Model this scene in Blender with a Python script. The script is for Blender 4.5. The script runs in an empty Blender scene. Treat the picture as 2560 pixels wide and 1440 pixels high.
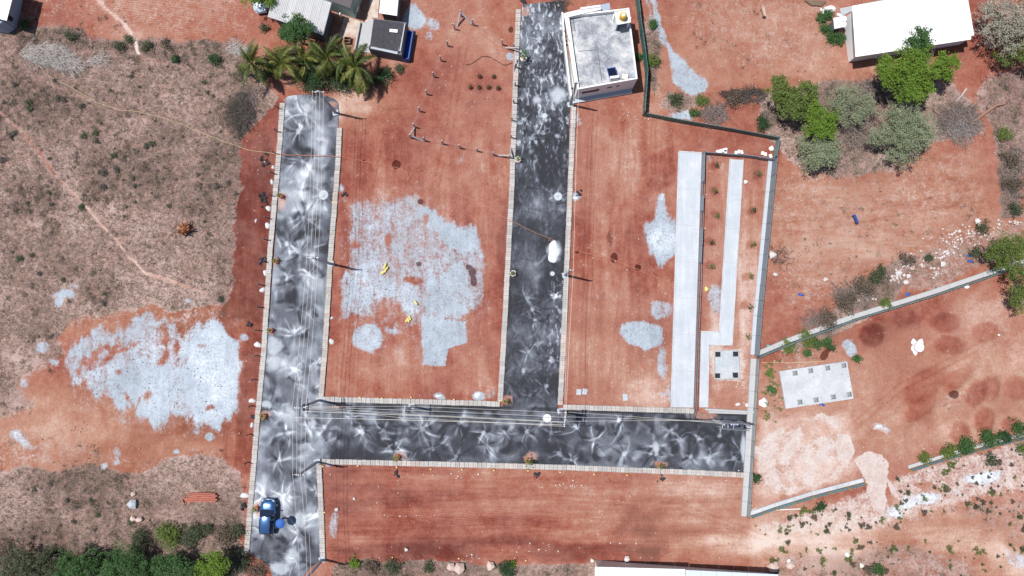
import bpy, math, random
import numpy as np
from mathutils import Vector

# ------------------------------------------------------------------ camera, sky, sun, exposure
SC = bpy.context.scene
COL = SC.collection
CAM_H = 78.0                      # drone height in metres
TILT = math.radians(3.19)         # a little forward of straight down
F_PX = 24.0 / 36.0 * 2560.0
cam_d = bpy.data.cameras.new('camera'); cam = bpy.data.objects.new('camera', cam_d); COL.objects.link(cam)
cam.location = (0, 0, CAM_H); cam.rotation_euler = (TILT, 0, 0)
cam_d.sensor_width = 36.0; cam_d.lens = 24.0; cam_d.clip_end = 3000.0; cam_d.clip_start = 0.5
SC.camera = cam
SUN_ELEV, SUN_AZ_X, SUN_AZ_Y = math.radians(68.0), -0.976, 0.22      # the sun stands towards -x, a little +y
world = bpy.data.worlds.new('World'); SC.world = world; world.use_nodes = True
wn = world.node_tree.nodes; wn.clear()
sky = wn.new('ShaderNodeTexSky'); sky.sky_type = 'NISHITA'; sky.sun_disc = False
sky.sun_elevation = SUN_ELEV; sky.sun_rotation = math.atan2(SUN_AZ_X, SUN_AZ_Y)
bgn = wn.new('ShaderNodeBackground'); bgn.inputs[1].default_value = 0.082
wout = wn.new('ShaderNodeOutputWorld')
world.node_tree.links.new(sky.outputs[0], bgn.inputs[0]); world.node_tree.links.new(bgn.outputs[0], wout.inputs[0])
sun_d = bpy.data.lights.new('sun', 'SUN'); sun_d.energy = 5.0; sun_d.angle = math.radians(0.53); sun_d.color = (1.0, 0.97, 0.93)
sun = bpy.data.objects.new('sun', sun_d); COL.objects.link(sun)
ce = math.cos(SUN_ELEV)
sun_dir = Vector((SUN_AZ_X * ce, SUN_AZ_Y * ce, math.sin(SUN_ELEV))).normalized()
sun.rotation_euler = sun_dir.to_track_quat('Z', 'Y').to_euler(); sun.location = (-40, 10, 120)
SC.view_settings.view_transform = 'Standard'; SC.view_settings.look = 'None'
SC.view_settings.exposure = 0.04; SC.view_settings.gamma = 1.0; SC.view_settings.use_curve_mapping = False
SC.render.engine = 'CYCLES'
SC.cycles.max_bounces = 5; SC.cycles.transparent_max_bounces = 6; SC.cycles.diffuse_bounces = 3

# ------------------------------------------------------------------ survey helpers: plan units (2560 x 1440 survey sheet) <-> metres
CT, ST = math.cos(TILT), math.sin(TILT)
MPP = CAM_H / F_PX
def P(u, v, z=0.0):
    a = (u - 1280.0) / F_PX; b = (720.0 - v) / F_PX
    dx, dy, dz = a, b * CT + ST, b * ST - CT
    t = (z - CAM_H) / dz
    return Vector((dx * t, dy * t, z))
def plan_np(x, y):                 # metres on the ground -> survey units
    yc = y * CT - CAM_H * ST       # camera axes
    zc = y * -ST - CAM_H * CT
    return 1280.0 + F_PX * x / -zc, 720.0 - F_PX * yc / -zc
rnd = random.Random(11)
RNG = np.random.default_rng(7)

# ------------------------------------------------------------------ mesh helpers
def raw_mesh(name, V, F, smooth=False):
    """V (n,3) array, F (m,k) array of equal-sized faces -> mesh"""
    me = bpy.data.meshes.new(name)
    V = np.asarray(V, np.float32); F = np.asarray(F, np.int32); m, k = F.shape
    me.vertices.add(len(V)); me.vertices.foreach_set('co', V.ravel())
    me.loops.add(m * k); me.loops.foreach_set('vertex_index', F.ravel())
    me.polygons.add(m); me.polygons.foreach_set('loop_start', np.arange(0, m * k, k, dtype=np.int32))
    me.polygons.foreach_set('loop_total', np.full(m, k, np.int32))
    if smooth: me.polygons.foreach_set('use_smooth', np.ones(m, bool))
    me.update(calc_edges=True); me.validate(); return me
def link(name, me, mat=None, parent=None):
    o = bpy.data.objects.new(name, me); COL.objects.link(o)
    if mat is not None and me is not None and len(me.materials) == 0: me.materials.append(mat)
    if parent is not None: o.parent = parent
    return o
class MB:
    def __init__(s): s.v = []; s.f = []
    def add(s, vs, fs):
        b = len(s.v); s.v += [tuple(v) for v in vs]; s.f += [tuple(i + b for i in f) for f in fs]; return s
    def box(s, c, size, rz=0.0, rx=0.0):
        sx, sy, sz = size[0] / 2, size[1] / 2, size[2] / 2; cr, sr = math.cos(rz), math.sin(rz); cx, sxn = math.cos(rx), math.sin(rx)
        vs = []
        for z in (-sz, sz):
            for x, y in ((-sx, -sy), (sx, -sy), (sx, sy), (-sx, sy)):
                y2, z2 = y * cx - z * sxn, y * sxn + z * cx
                vs.append((c[0] + x * cr - y2 * sr, c[1] + x * sr + y2 * cr, c[2] + z2))
        return s.add(vs, [(3, 2, 1, 0), (4, 5, 6, 7), (0, 1, 5, 4), (1, 2, 6, 5), (2, 3, 7, 6), (3, 0, 4, 7)])
    def beam(s, p, q, w, h):       # box along p->q, w across, h up
        p, q = Vector(p), Vector(q); d = (q - p); L = d.length; d = d / max(L, 1e-6)
        side = d.cross(Vector((0, 0, 1)))
        if side.length < 1e-4: side = Vector((1, 0, 0))
        side.normalize(); up = side.cross(d).normalized()
        vs = []
        for e in (p, q):
            for a, b in ((-1, -1), (1, -1), (1, 1), (-1, 1)): vs.append(e + side * (a * w / 2) + up * (b * h / 2))
        return s.add(vs, [(0, 1, 2, 3), (7, 6, 5, 4), (0, 4, 5, 1), (1, 5, 6, 2), (2, 6, 7, 3), (3, 7, 4, 0)])
    def prism(s, poly, z0, z1):    # poly: list of xy, counter-clockwise
        n = len(poly); A = sum(poly[i][0] * poly[(i + 1) % n][1] - poly[(i + 1) % n][0] * poly[i][1] for i in range(n))
        if A < 0: poly = list(poly)[::-1]
        zs0 = z0 if isinstance(z0, (list, tuple)) else [z0] * n; zs1 = z1 if isinstance(z1, (list, tuple)) else [z1] * n
        if A < 0: zs0, zs1 = list(zs0)[::-1], list(zs1)[::-1]
        vs = [(p[0], p[1], z) for p, z in zip(poly, zs0)] + [(p[0], p[1], z) for p, z in zip(poly, zs1)]
        fs = [tuple(range(n - 1, -1, -1)), tuple(range(n, 2 * n))] + [(i, (i + 1) % n, n + (i + 1) % n, n + i) for i in range(n)]
        return s.add(vs, fs)
    def tube(s, pts, rs, n=6, cap=True):
        pts = [Vector(p) for p in pts]
        if not isinstance(rs, (list, tuple)): rs = [rs] * len(pts)
        b = len(s.v); prev = None
        for i, p in enumerate(pts):
            d = (pts[min(i + 1, len(pts) - 1)] - pts[max(i - 1, 0)])
            d = d.normalized() if d.length > 1e-7 else Vector((0, 0, 1))
            ref = Vector((0, 0, 1)) if abs(d.z) < 0.9 else Vector((1, 0, 0))
            a = d.cross(ref).normalized(); c = d.cross(a)
            for k in range(n):
                t = 2 * math.pi * k / n; s.v.append(tuple(p + (a * math.cos(t) + c * math.sin(t)) * rs[i]))
        for i in range(len(pts) - 1):
            for k in range(n):
                s.f.append((b + i * n + k, b + i * n + (k + 1) % n, b + (i + 1) * n + (k + 1) % n, b + (i + 1) * n + k))
        if cap:
            s.f.append(tuple(b + k for k in range(n - 1, -1, -1))); e = b + (len(pts) - 1) * n; s.f.append(tuple(e + k for k in range(n)))
        return s
    def lathe(s, c, prof, n=16):   # prof: list of (r,z)
        b = len(s.v)
        for r, z in prof:
            for k in range(n):
                t = 2 * math.pi * k / n; s.v.append((c[0] + r * math.cos(t), c[1] + r * math.sin(t), c[2] + z))
        for i in range(len(prof) - 1):
            for k in range(n): s.f.append((b + i * n + k, b + i * n + (k + 1) % n, b + (i + 1) * n + (k + 1) % n, b + (i + 1) * n + k))
        s.f.append(tuple(b + k for k in range(n - 1, -1, -1))); e = b + (len(prof) - 1) * n; s.f.append(tuple(e + k for k in range(n)))
        return s
    def mesh(s, name, off=(0, 0, 0), smooth=False):
        me = bpy.data.meshes.new(name)
        me.from_pydata([(v[0] - off[0], v[1] - off[1], v[2] - off[2]) for v in s.v], [], s.f)
        if smooth:
            for p in me.polygons: p.use_smooth = True
        me.update(); return me
    def build(s, name, mat, parent=None, smooth=False):
        off = root_loc(parent) if parent is not None else (0, 0, 0)
        return link(name, s.mesh(name, off, smooth), mat, parent)
def root_loc(o):
    L = Vector((0, 0, 0))
    while o is not None: L += o.location; o = o.parent
    return L
LABELS = {}
def tag(o, label, cat, group=None, kind=None):
    o['label'] = label; o['category'] = cat
    if group: o['group'] = group
    if kind: o['kind'] = kind
    return o
def thing(name, label, cat, loc=(0, 0, 0), group=None, rz=0.0):
    o = bpy.data.objects.new(name, None); COL.objects.link(o); o.location = loc; o.rotation_euler = (0, 0, rz); o.empty_display_size = 0.3
    return tag(o, label, cat, group)
def structure(o, label=None):
    o['kind'] = 'structure'
    if label: o['label'] = label
    return o
def copy_tree(o, parent=None):
    c = o.copy(); COL.objects.link(c); c.parent = parent
    for ch in o.children: copy_tree(ch, c)
    return c
def alone(name, mb, mat, label, cat, group=None, smooth=False, base=None):   # a thing that is one mesh, origin at its base
    vs = mb.v
    if base is None:
        base = (sum(v[0] for v in vs) / len(vs), sum(v[1] for v in vs) / len(vs), min(v[2] for v in vs))
    o = link(name, mb.mesh(name, base, smooth), mat); o.location = base
    return tag(o, label, cat, group)

# ------------------------------------------------------------------ numpy noise and plan masks
def vnoise(x, y, seed):
    r = np.random.default_rng(seed); T = r.random((256, 256)).astype(np.float32)
    xi = np.floor(x).astype(np.int64); yi = np.floor(y).astype(np.int64); fx = x - xi; fy = y - yi
    fx = fx * fx * (3 - 2 * fx); fy = fy * fy * (3 - 2 * fy)
    a = T[xi & 255, yi & 255]; b = T[(xi + 1) & 255, yi & 255]; c = T[xi & 255, (yi + 1) & 255]; d = T[(xi + 1) & 255, (yi + 1) & 255]
    return (a * (1 - fx) + b * fx) * (1 - fy) + (c * (1 - fx) + d * fx) * fy
def fbm(x, y, size, octv, seed):
    s = 0.0; amp = 0.5; tot = 0.0; fx, fy = x / size, y / size
    for i in range(octv):
        s = s + amp * vnoise(fx + 17.3 * i, fy + 9.1 * i, seed + i); tot += amp; amp *= 0.5; fx = fx * 2.03; fy = fy * 2.03
    return s / tot
def sstep(a, b, x):
    t = np.clip((x - a) / (b - a), 0, 1); return t * t * (3 - 2 * t)
def psdf(X, Y, poly):              # signed distance, positive inside
    d = np.full(X.shape, 1e9); ins = np.zeros(X.shape, bool); n = len(poly)
    for i in range(n):
        ax, ay = poly[i]; bx, by = poly[(i + 1) % n]; ex, ey = bx - ax, by - ay; L = ex * ex + ey * ey + 1e-9
        t = np.clip(((X - ax) * ex + (Y - ay) * ey) / L, 0, 1)
        d = np.minimum(d, (X - ax - t * ex) ** 2 + (Y - ay - t * ey) ** 2)
        if abs(ey) > 1e-9:
            c = ((ay > Y) != (by > Y)) & (X < ex * (Y - ay) / ey + ax); ins ^= c
    d = np.sqrt(d); return np.where(ins, d, -d)
def lsdf(X, Y, pts):               # distance to polyline
    d = np.full(X.shape, 1e9)
    for i in range(len(pts) - 1):
        ax, ay = pts[i]; bx, by = pts[i + 1]; ex, ey = bx - ax, by - ay; L = ex * ex + ey * ey + 1e-9
        t = np.clip(((X - ax) * ex + (Y - ay) * ey) / L, 0, 1)
        d = np.minimum(d, (X - ax - t * ex) ** 2 + (Y - ay - t * ey) ** 2)
    return np.sqrt(d)
def region(X, Y, pts, mg):
    xs = [p[0] for p in pts]; ys = [p[1] for p in pts]
    return (X > min(xs) - mg) & (X < max(xs) + mg) & (Y > min(ys) - mg) & (Y < max(ys) + mg)
def add_poly(M, X, Y, poly, w, fe, mode='max'):
    k = region(X, Y, poly, fe * 2 + 4)
    if not k.any(): return
    m = sstep(-fe, fe, psdf(X[k], Y[k], poly)) * abs(w); put(M, k, m, w, mode)
def add_ell(M, X, Y, e, w, fe, mode='max'):
    cx, cy, rx, ry = e[:4]; a = math.radians(e[4]) if len(e) > 4 else 0.0; R = max(rx, ry) + fe * 2
    k = (abs(X - cx) < R) & (abs(Y - cy) < R)
    if not k.any(): return
    dx, dy = X[k] - cx, Y[k] - cy; ux = dx * math.cos(a) + dy * math.sin(a); uy = -dx * math.sin(a) + dy * math.cos(a)
    q = np.sqrt((ux / rx) ** 2 + (uy / ry) ** 2); m = sstep(-fe, fe, (1 - q) * min(rx, ry)) * abs(w); put(M, k, m, w, mode)
def add_line(M, X, Y, pts, wd, w, fe, mode='max'):
    k = region(X, Y, pts, wd + fe * 2)
    if not k.any(): return
    m = sstep(-fe, fe, wd - lsdf(X[k], Y[k], pts)) * abs(w); put(M, k, m, w, mode)
def put(M, k, m, w, mode):
    if mode == 'max': M[k] = np.maximum(M[k], m)
    elif mode == 'add': M[k] = M[k] + m * (1 if w > 0 else -1)
    elif mode == 'cut': M[k] = M[k] * (1 - m)
def set_attr(me, name, arr):
    a = me.attributes.new(name, 'FLOAT', 'POINT'); a.data.foreach_set('value', np.asarray(arr, np.float32).ravel())

# ------------------------------------------------------------------ node helpers
class NT:
    def __init__(s, name):
        s.m = bpy.data.materials.new(name); s.m.use_nodes = True; s.t = s.m.node_tree; s.t.nodes.clear()
        s.out = s.t.nodes.new('ShaderNodeOutputMaterial'); s._co = None
    def n(s, kind, **kw):
        nd = s.t.nodes.new(kind)
        for k, v in kw.items(): setattr(nd, k, v)
        return nd
    def l(s, a, b): s.t.links.new(a, b)
    def put(s, sock, v):
        if v is None: return
        if isinstance(v, (int, float)): sock.default_value = v
        elif isinstance(v, tuple): sock.default_value = v if len(v) == 4 or sock.type == 'VECTOR' else (*v, 1.0)
        else: s.l(v, sock)
    def math(s, op, a, b=None, c=None, clamp=False):
        nd = s.n('ShaderNodeMath', operation=op, use_clamp=clamp); s.put(nd.inputs[0], a); s.put(nd.inputs[1], b)
        if c is not None: s.put(nd.inputs[2], c)
        return nd.outputs[0]
    def attr(s, name): return s.n('ShaderNodeAttribute', attribute_name=name).outputs['Fac']
    def pos(s):
        if s._co is None: s._co = s.n('ShaderNodeNewGeometry')
        return s._co.outputs['Position']
    def island(s):
        s.pos(); return s._co.outputs['Random Per Island']
    def obj(s): return s.n('ShaderNodeTexCoord').outputs['Object']
    def orand(s): return s.n('ShaderNodeObjectInfo').outputs['Random']
    def mapv(s, v, sc=(1, 1, 1), rot=(0, 0, 0), loc=(0, 0, 0)):
        nd = s.n('ShaderNodeMapping'); s.l(v, nd.inputs[0]); nd.inputs['Scale'].default_value = sc; nd.inputs['Rotation'].default_value = rot; nd.inputs['Location'].default_value = loc
        return nd.outputs[0]
    def noise(s, scale, detail=4, rough=0.55, vec=None, dist=0.0):
        nd = s.n('ShaderNodeTexNoise'); s.l(vec if vec is not None else s.pos(), nd.inputs['Vector'])
        nd.inputs['Scale'].default_value = scale; nd.inputs['Detail'].default_value = detail; nd.inputs['Roughness'].default_value = rough; nd.inputs['Distortion'].default_value = dist
        return nd.outputs[0]
    def voro(s, scale, vec=None, feature='F1', rnd_=1.0):
        nd = s.n('ShaderNodeTexVoronoi', feature=feature); s.l(vec if vec is not None else s.pos(), nd.inputs['Vector']); nd.inputs['Scale'].default_value = scale; nd.inputs['Randomness'].default_value = rnd_
        return nd.outputs[0]
    def ramp(s, fac, stops):
        nd = s.n('ShaderNodeValToRGB'); s.put(nd.inputs[0], fac); cr = nd.color_ramp
        while len(cr.elements) < len(stops): cr.elements.new(0.5)
        for e, (p, c) in zip(cr.elements, stops): e.position = p; e.color = (*c, 1.0) if len(c) == 3 else c
        return nd.outputs[0]
    def step(s, lo, hi, v):
        nd = s.n('ShaderNodeMapRange', interpolation_type='SMOOTHSTEP'); s.put(nd.inputs[0], v); nd.inputs[1].default_value = lo; nd.inputs[2].default_value = hi
        nd.inputs[3].default_value = 0.0; nd.inputs[4].default_value = 1.0; return nd.outputs[0]
    def mix(s, f, a, b, bt='MIX'):
        nd = s.n('ShaderNodeMix', data_type='RGBA', blend_type=bt); s.put(nd.inputs[0], f); s.put(nd.inputs[6], a); s.put(nd.inputs[7], b); return nd.outputs[2]
    def bump(s, h, strength, dist=0.05):
        nd = s.n('ShaderNodeBump'); s.put(nd.inputs['Height'], h); nd.inputs['Strength'].default_value = strength; nd.inputs['Distance'].default_value = dist; return nd.outputs[0]
    def surf(s, col, rough=0.9, metal=0.0, bump=None, spec=0.3, coat=0.0):
        nd = s.n('ShaderNodeBsdfPrincipled'); s.put(nd.inputs['Base Color'], col); s.put(nd.inputs['Roughness'], rough); s.put(nd.inputs['Metallic'], metal)
        s.put(nd.inputs['Specular IOR Level'], spec); s.put(nd.inputs['Coat Weight'], coat)
        if bump is not None: s.l(bump, nd.inputs['Normal'])
        s.l(nd.outputs[0], s.out.inputs[0]); return s.m
def plain(name, col, rough=0.8, metal=0.0, vary=0.12, scale=3.0, bump=0.15, spec=0.3, coat=0.0, perobj=0.0):
    t = NT(name); v = t.obj(); n = t.noise(scale, 5, 0.6, v)
    k = t.math('MULTIPLY_ADD', n, 2 * vary, 1 - vary)
    if perobj: k = t.math('ADD', k, t.math('MULTIPLY_ADD', t.orand(), 2 * perobj, -perobj))
    c = t.mix(1.0, col, (1, 1, 1), 'MULTIPLY'); nd = t.n('ShaderNodeVectorMath', operation='SCALE'); t.l(c, nd.inputs[0]); t.l(k, nd.inputs['Scale'])
    return t.surf(nd.outputs[0], rough, metal, t.bump(t.noise(scale * 6, 3, 0.6, v), bump, 0.02) if bump else None, spec, coat)
# ------------------------------------------------------------------ THE GROUND: one sheet, its soils told apart by surveyed outlines
def spaced(lo, hi, step, far):
    core = np.arange(lo, hi + step / 2, step); a = []; d = step; p = core[-1]
    while p < far: d = d * 1.35; p += d; a.append(p)
    b = []; d = step; p = core[0]
    while p > -far: d = d * 1.35; p -= d; b.append(p)
    return np.concatenate([np.array(b[::-1]), core, np.array(a)])
GX = spaced(-65, 65, 0.17, 900); GY = spaced(-31.5, 41.5, 0.17, 900)
gx, gy = np.meshgrid(GX, GY, indexing='ij')
U, W = plan_np(gx, np.clip(gy, -300, 600)); U = np.clip(U, -900, 3500); W = np.clip(W, -900, 2400)
w1 = fbm(gx, gy, 3.2, 4, 1) - 0.5; w2 = fbm(gx, gy, 3.2, 4, 21) - 0.5; w3 = fbm(gx, gy, 0.9, 3, 41) - 0.5; w4 = fbm(gx, gy, 0.9, 3, 61) - 0.5
X = U + 34 * w1 + 12 * w3; Y = W + 34 * w2 + 12 * w4            # ragged outlines
Xs = U + 10 * w1 + 9 * w3; Ys = W + 10 * w2 + 9 * w4            # tighter outlines
Z0 = lambda: np.zeros(gx.shape)
tone, grass, gdark, dust, lime, sand, wet, stv, sth, burnt, furrow, orange, wash = (Z0() for _ in range(13))
# --- dry grass
G = [([(-900, 100), (40, 110), (200, 128), (330, 140), (470, 165), (570, 195), (612, 250), (622, 330), (600, 380), (605, 470), (585, 560), (580, 690), (556, 762), (470, 775), (380, 768), (280, 785), (180, 800), (150, 850), (60, 862), (-900, 850)], 1.0, 18),
     ([(-900, 1165), (100, 1172), (220, 1162), (300, 1192), (380, 1172), (440, 1140), (560, 1145), (600, 1185), (612, 1260), (604, 1440), (560, 2200), (-900, 2200)], 1.0, 24),
     ([(-900, 790), (150, 830), (170, 900), (60, 960), (90, 1020), (0, 1060), (-900, 1060)], 0.7, 36), ([(140, 780), (420, 770), (560, 765), (600, 800), (520, 812), (330, 800), (180, 830)], .46, 24), ([(-900, 1040), (120, 1060), (300, 1140), (560, 1110), (600, 1180), (-900, 1180)], .40, 30),
     ([(-900, 85), (120, 60), (240, 92), (420, 96), (600, 100), (640, 180), (600, 220), (450, 165), (200, 128), (-900, 110)], 0.8, 14),
     ([(560, 190), (640, 200), (690, 240), (660, 290), (625, 330), (600, 300)], 0.9, 12), ([(600, -200), (640, 60), (600, 110), (560, 70), (540, -200)], 0.35, 14),
     ([(1612, 40), (1650, 30), (1668, 90), (1650, 160), (1640, 240), (1612, 190)], 0.75, 10), ([(1660, 225), (1760, 235), (1760, 270), (1690, 280), (1650, 270)], 0.8, 9),
     ([(1890, 240), (2050, 200), (2200, 190), (2380, 200), (2440, 260), (2460, 330), (2330, 360), (2230, 430), (2060, 440), (1960, 400), (1900, 300)], 0.85, 16),
     ([(2440, 190), (2560, 170), (3400, 150), (3400, 420), (2560, 420), (2490, 330), (2430, 260)], 0.6, 20), ([(2480, 270), (2560, 250), (2560, 540), (2500, 540), (2490, 400)], 0.85, 12),
     ([(1950, 880), (2060, 800), (2130, 730), (2240, 650), (2300, 640), (2250, 720), (2220, 770), (2100, 830), (1990, 880)], 0.95, 8), ([(2250, 640), (2560, 540), (3400, 500), (3400, 640), (2480, 660), (2350, 720), (2260, 730)], 0.5, 14),
     ([(830, 1402), (1100, 1408), (1300, 1412), (1480, 1408), (1490, 1500), (1490, 2400), (820, 2400)], 1.0, 7), ([(1930, 1385), (2100, 1370), (2300, 1345), (2420, 1390), (2500, 1500), (2300, 2400), (1930, 2400)], 0.5, 30),
     ([(2290, 1260), (2560, 1220), (3400, 1200), (3400, 1420), (2560, 1400), (2400, 1300)], 0.42, 36), ([(1690, -900), (1900, -900), (1900, 120), (1760, 140), (1690, 60)], 0.22, 30)]
for p, w, fe in G: add_poly(grass, X, Y, p, w, fe)
add_poly(grass, X, Y, [(1920, 420), (2460, 360), (2480, 640), (2100, 760), (1960, 800), (1915, 700)], 0.37, 30); add_poly(grass, X, Y, [(1890, -900), (2060, -900), (2110, 180), (1900, 200), (1700, 120), (1700, -900)], 0.36, 40)
add_poly(grass, X, Y, [(-900, -900), (560, -900), (590, 90), (-900, 70)], 0.36, 20)
for e in [(2385, 1000, 60, 25, -20), (2000, 900, 60, 40), (1940, 1000, 30, 60)]: add_ell(grass, X, Y, e, 0.4, 12)
# darker, greener parts of the dry field
for e, w in [((330, 430, 130, 80), .9), ((430, 350, 90, 60), .6), ((250, 300, 80, 40), .45), ((120, 260, 60, 50), .45), ((560, 420, 60, 70), .8), ((480, 480, 120, 60), .8), ((90, 480, 70, 40), .4), ((600, 300, 35, 60), 1.0),
             ((60, 820, 90, 40), .8), ((200, 1200, 160, 40), .8), ((430, 1200, 60, 30), .5), ((250, 1250, 150, 30), .6), ((100, 1340, 150, 30), .7), ((420, 1350, 170, 40), .9), ((520, 1300, 80, 40), .5), ((300, 115, 300, 22, 6), .75), ((200, 1410, 340, 40), 1.0),
             ((2130, 280, 160, 90), .8), ((2170, 720, 90, 50, -35), .9), ((2040, 820, 70, 40, -35), .8), ((2525, 450, 40, 90), .8), ((1640, 150, 30, 80), .8), ((1150, 1430, 330, 20), .7), ((2530, 250, 90, 60), .6), ((1800, 240, 90, 30), .6)]:
    add_ell(gdark, X, Y, e, w, 26)
gdark += (fbm(gx, gy, 8.0, 4, 111) - .5) * 1.9 + (fbm(gx, gy, 2.2, 3, 121) - .5) * 1.5
# footpaths worn through the field
for pts, wd, w in [([(-40, 240), (20, 300), (60, 335), (100, 385), (130, 430), (170, 470), (205, 505), (250, 560), (290, 600), (320, 640), (365, 685), (420, 700), (520, 735)], 4.5, .85), ([(-30, 130), (40, 160), (100, 200), (140, 220), (230, 250)], 4, .6),
                   ([(0, 545), (60, 558), (100, 570)], 3, .5), ([(20, 300), (30, 380), (60, 400)], 2.5, .4), ([(270, 190), (230, 260), (190, 300)], 3, .35), ([(210, -40), (260, 20), (300, 50), (335, 95), (345, 130)], 5, .9), ([(345, 130), (360, 145), (420, 158)], 4, .5), ([(500, 440), (430, 520), (330, 590)], 2, .35), ([(60, 620), (140, 640), (230, 690)], 2.5, .35), ([(200, 505), (290, 480), (400, 500)], 2, .3), ([(60, 500), (70, 560)], 2, .4), ([(150, 480), (150, 540)], 2, .4), ([(150, 720), (220, 690), (300, 692), (400, 710)], 3, .5), ([(540, 610), (560, 660), (545, 710)], 3, .35), ([(0, 1345), (200, 1320), (350, 1312), (450, 1290)], 3, .45), ([(420, 440), (520, 500)], 2, .3)]:
    k = lsdf(Xs * .6 + U * .4, Ys * .6 + W * .4, pts); m = sstep(wd + 2.5, wd - 3, k + 5 * w3) * w * .95; grass *= (1 - m * .85); tone += m * .34
# --- red earth: darker (-) and paler (+) ground
T = [([(600, 250), (700, 250), (700, 800), (545, 800), (570, 700), (588, 560), (605, 450), (600, 380), (625, 300)], -.32, 10), ([(620, 800), (655, 800), (640, 1180), (600, 1200), (590, 1080), (605, 900)], -.18, 10),
     ([(850, 200), (1290, 100), (1285, 480), (860, 480)], -.06, 20), ([(820, 1360), (1300, 1345), (1640, 1360), (1640, 1405), (820, 1402)], -.26, 12), ([(900, 1300), (1300, 1280), (1420, 1310), (1300, 1350), (900, 1340)], -.18, 22), ([(1560, 1270), (1660, 1280), (1650, 1330), (1520, 1345)], -.22, 14), ([(1220, 950), (1252, 500), (1275, 480), (1262, 990)], -.14, 12), ([(820, 800), (1250, 900), (1240, 1000), (810, 990)], .02, 20),
     ([(1680, 1190), (1860, 1200), (1870, 1300), (1960, 1340), (2100, 1340), (1900, 1420), (1600, 1420), (1700, 1330)], .13, 40), ([(1440, 840), (1680, 860), (1675, 1015), (1420, 1015)], .13, 30), ([(1560, 940), (1680, 940), (1680, 1015), (1560, 1015)], .16, 20), ([(1540, 330), (1600, 300), (1620, 460), (1560, 560), (1540, 700), (1620, 760), (1600, 800), (1520, 760), (1500, 560)], .14, 24), ([(1600, 400), (1680, 370), (1690, 450), (1640, 480), (1605, 470)], -.22, 10),
     ([(1760, 790), (1895, 640), (1885, 1030), (1768, 1030)], .20, 22), ([(1765, 400), (1930, 405), (1890, 880), (1770, 880)], .12, 20), ([(1900, 900), (2180, 860), (2560, 700), (3400, 600), (3400, 1080), (2560, 1080), (2240, 1150), (2120, 1190), (1890, 1280)], .16, 26), ([(1900, 1040), (2120, 1040), (2140, 1200), (1890, 1260)], .2, 18),
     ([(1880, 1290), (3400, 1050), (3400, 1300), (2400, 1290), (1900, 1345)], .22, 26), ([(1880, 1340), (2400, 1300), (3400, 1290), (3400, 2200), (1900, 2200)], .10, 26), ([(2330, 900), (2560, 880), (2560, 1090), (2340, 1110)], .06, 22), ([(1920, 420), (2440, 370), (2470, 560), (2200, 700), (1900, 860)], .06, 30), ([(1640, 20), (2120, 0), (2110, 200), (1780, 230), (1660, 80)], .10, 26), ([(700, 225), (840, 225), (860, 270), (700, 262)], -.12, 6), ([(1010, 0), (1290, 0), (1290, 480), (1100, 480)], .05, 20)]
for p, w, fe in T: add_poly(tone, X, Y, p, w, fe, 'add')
for e, w in [((345, 115, 14, 18), .3), ((150, 1090, 120, 40), .10), ((250, 1050, 130, 60), .1), ((450, 1130, 90, 40), .12), ((880, 260, 60, 30), .2), ((930, 1010, 40, 10), .2), ((1010, 950, 60, 60), .14), ((1200, 940, 30, 60), .14), ((1060, 560, 60, 60), .1), ((1260, 640, 20, 90), -.12), ((1640, 1290, 60, 30), .10), ((1500, 1240, 90, 25), .12), ((1080, 1215, 150, 25), .06), ((2070, 1180, 90, 40), .14), ((2390, 1085, 100, 30, -15), .12), ((2000, 1370, 300, 18, 2), .18), ((2430, 1350, 80, 20, 30), .05), ((840, 290, 30, 30), .25), ((1240, 130, 26, 30), .2), ((1140, 260, 30, 90, 15), .12), ((1290, 900, 20, 50), -.1), ((1750, 1290, 40, 25), .12), ((1175, 110, 60, 60), .05), ((1860, 640, 30, 80), .02), ((1330, 250, 10, 60), 0.0)]:
    add_ell(tone, X, Y, e, w, 16, 'add')
MOUNDS = [(2178, 837, 33, 28, 0), (2258, 798, 30, 22, -10), (2362, 806, 36, 26, 0), (2372, 862, 38, 22, 5), (2462, 832, 36, 26, 0), (2312, 962, 62, 34, -40), (2395, 945, 50, 22, -40), (2438, 985, 24, 34, 20), (2474, 972, 24, 32, 10), (2534, 970, 30, 32, 0), (2460, 1050, 26, 34, 10), (2398, 1081, 26, 26, 0), (2524, 1062, 22, 20, 0), (2300, 1020, 50, 22, -40)]
zz = Z0()
for i, e in enumerate(MOUNDS):
    add_ell(tone, Xs, Ys, e, -.23 if i not in (1, 5, 6, 13, 9) else -.11, 5, 'add'); add_ell(zz, U, W, (e[0], e[1], e[2] * 1.0, e[3] * 1.0, e[4]), .30, min(e[2], e[3]) * .7, 'max')
TAN_ = lambda m: m
tone += (fbm(gx, gy, 9.0, 5, 81) - .5) * .56 + (fbm(gx, gy, 1.7, 4, 91) - .5) * .26
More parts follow.
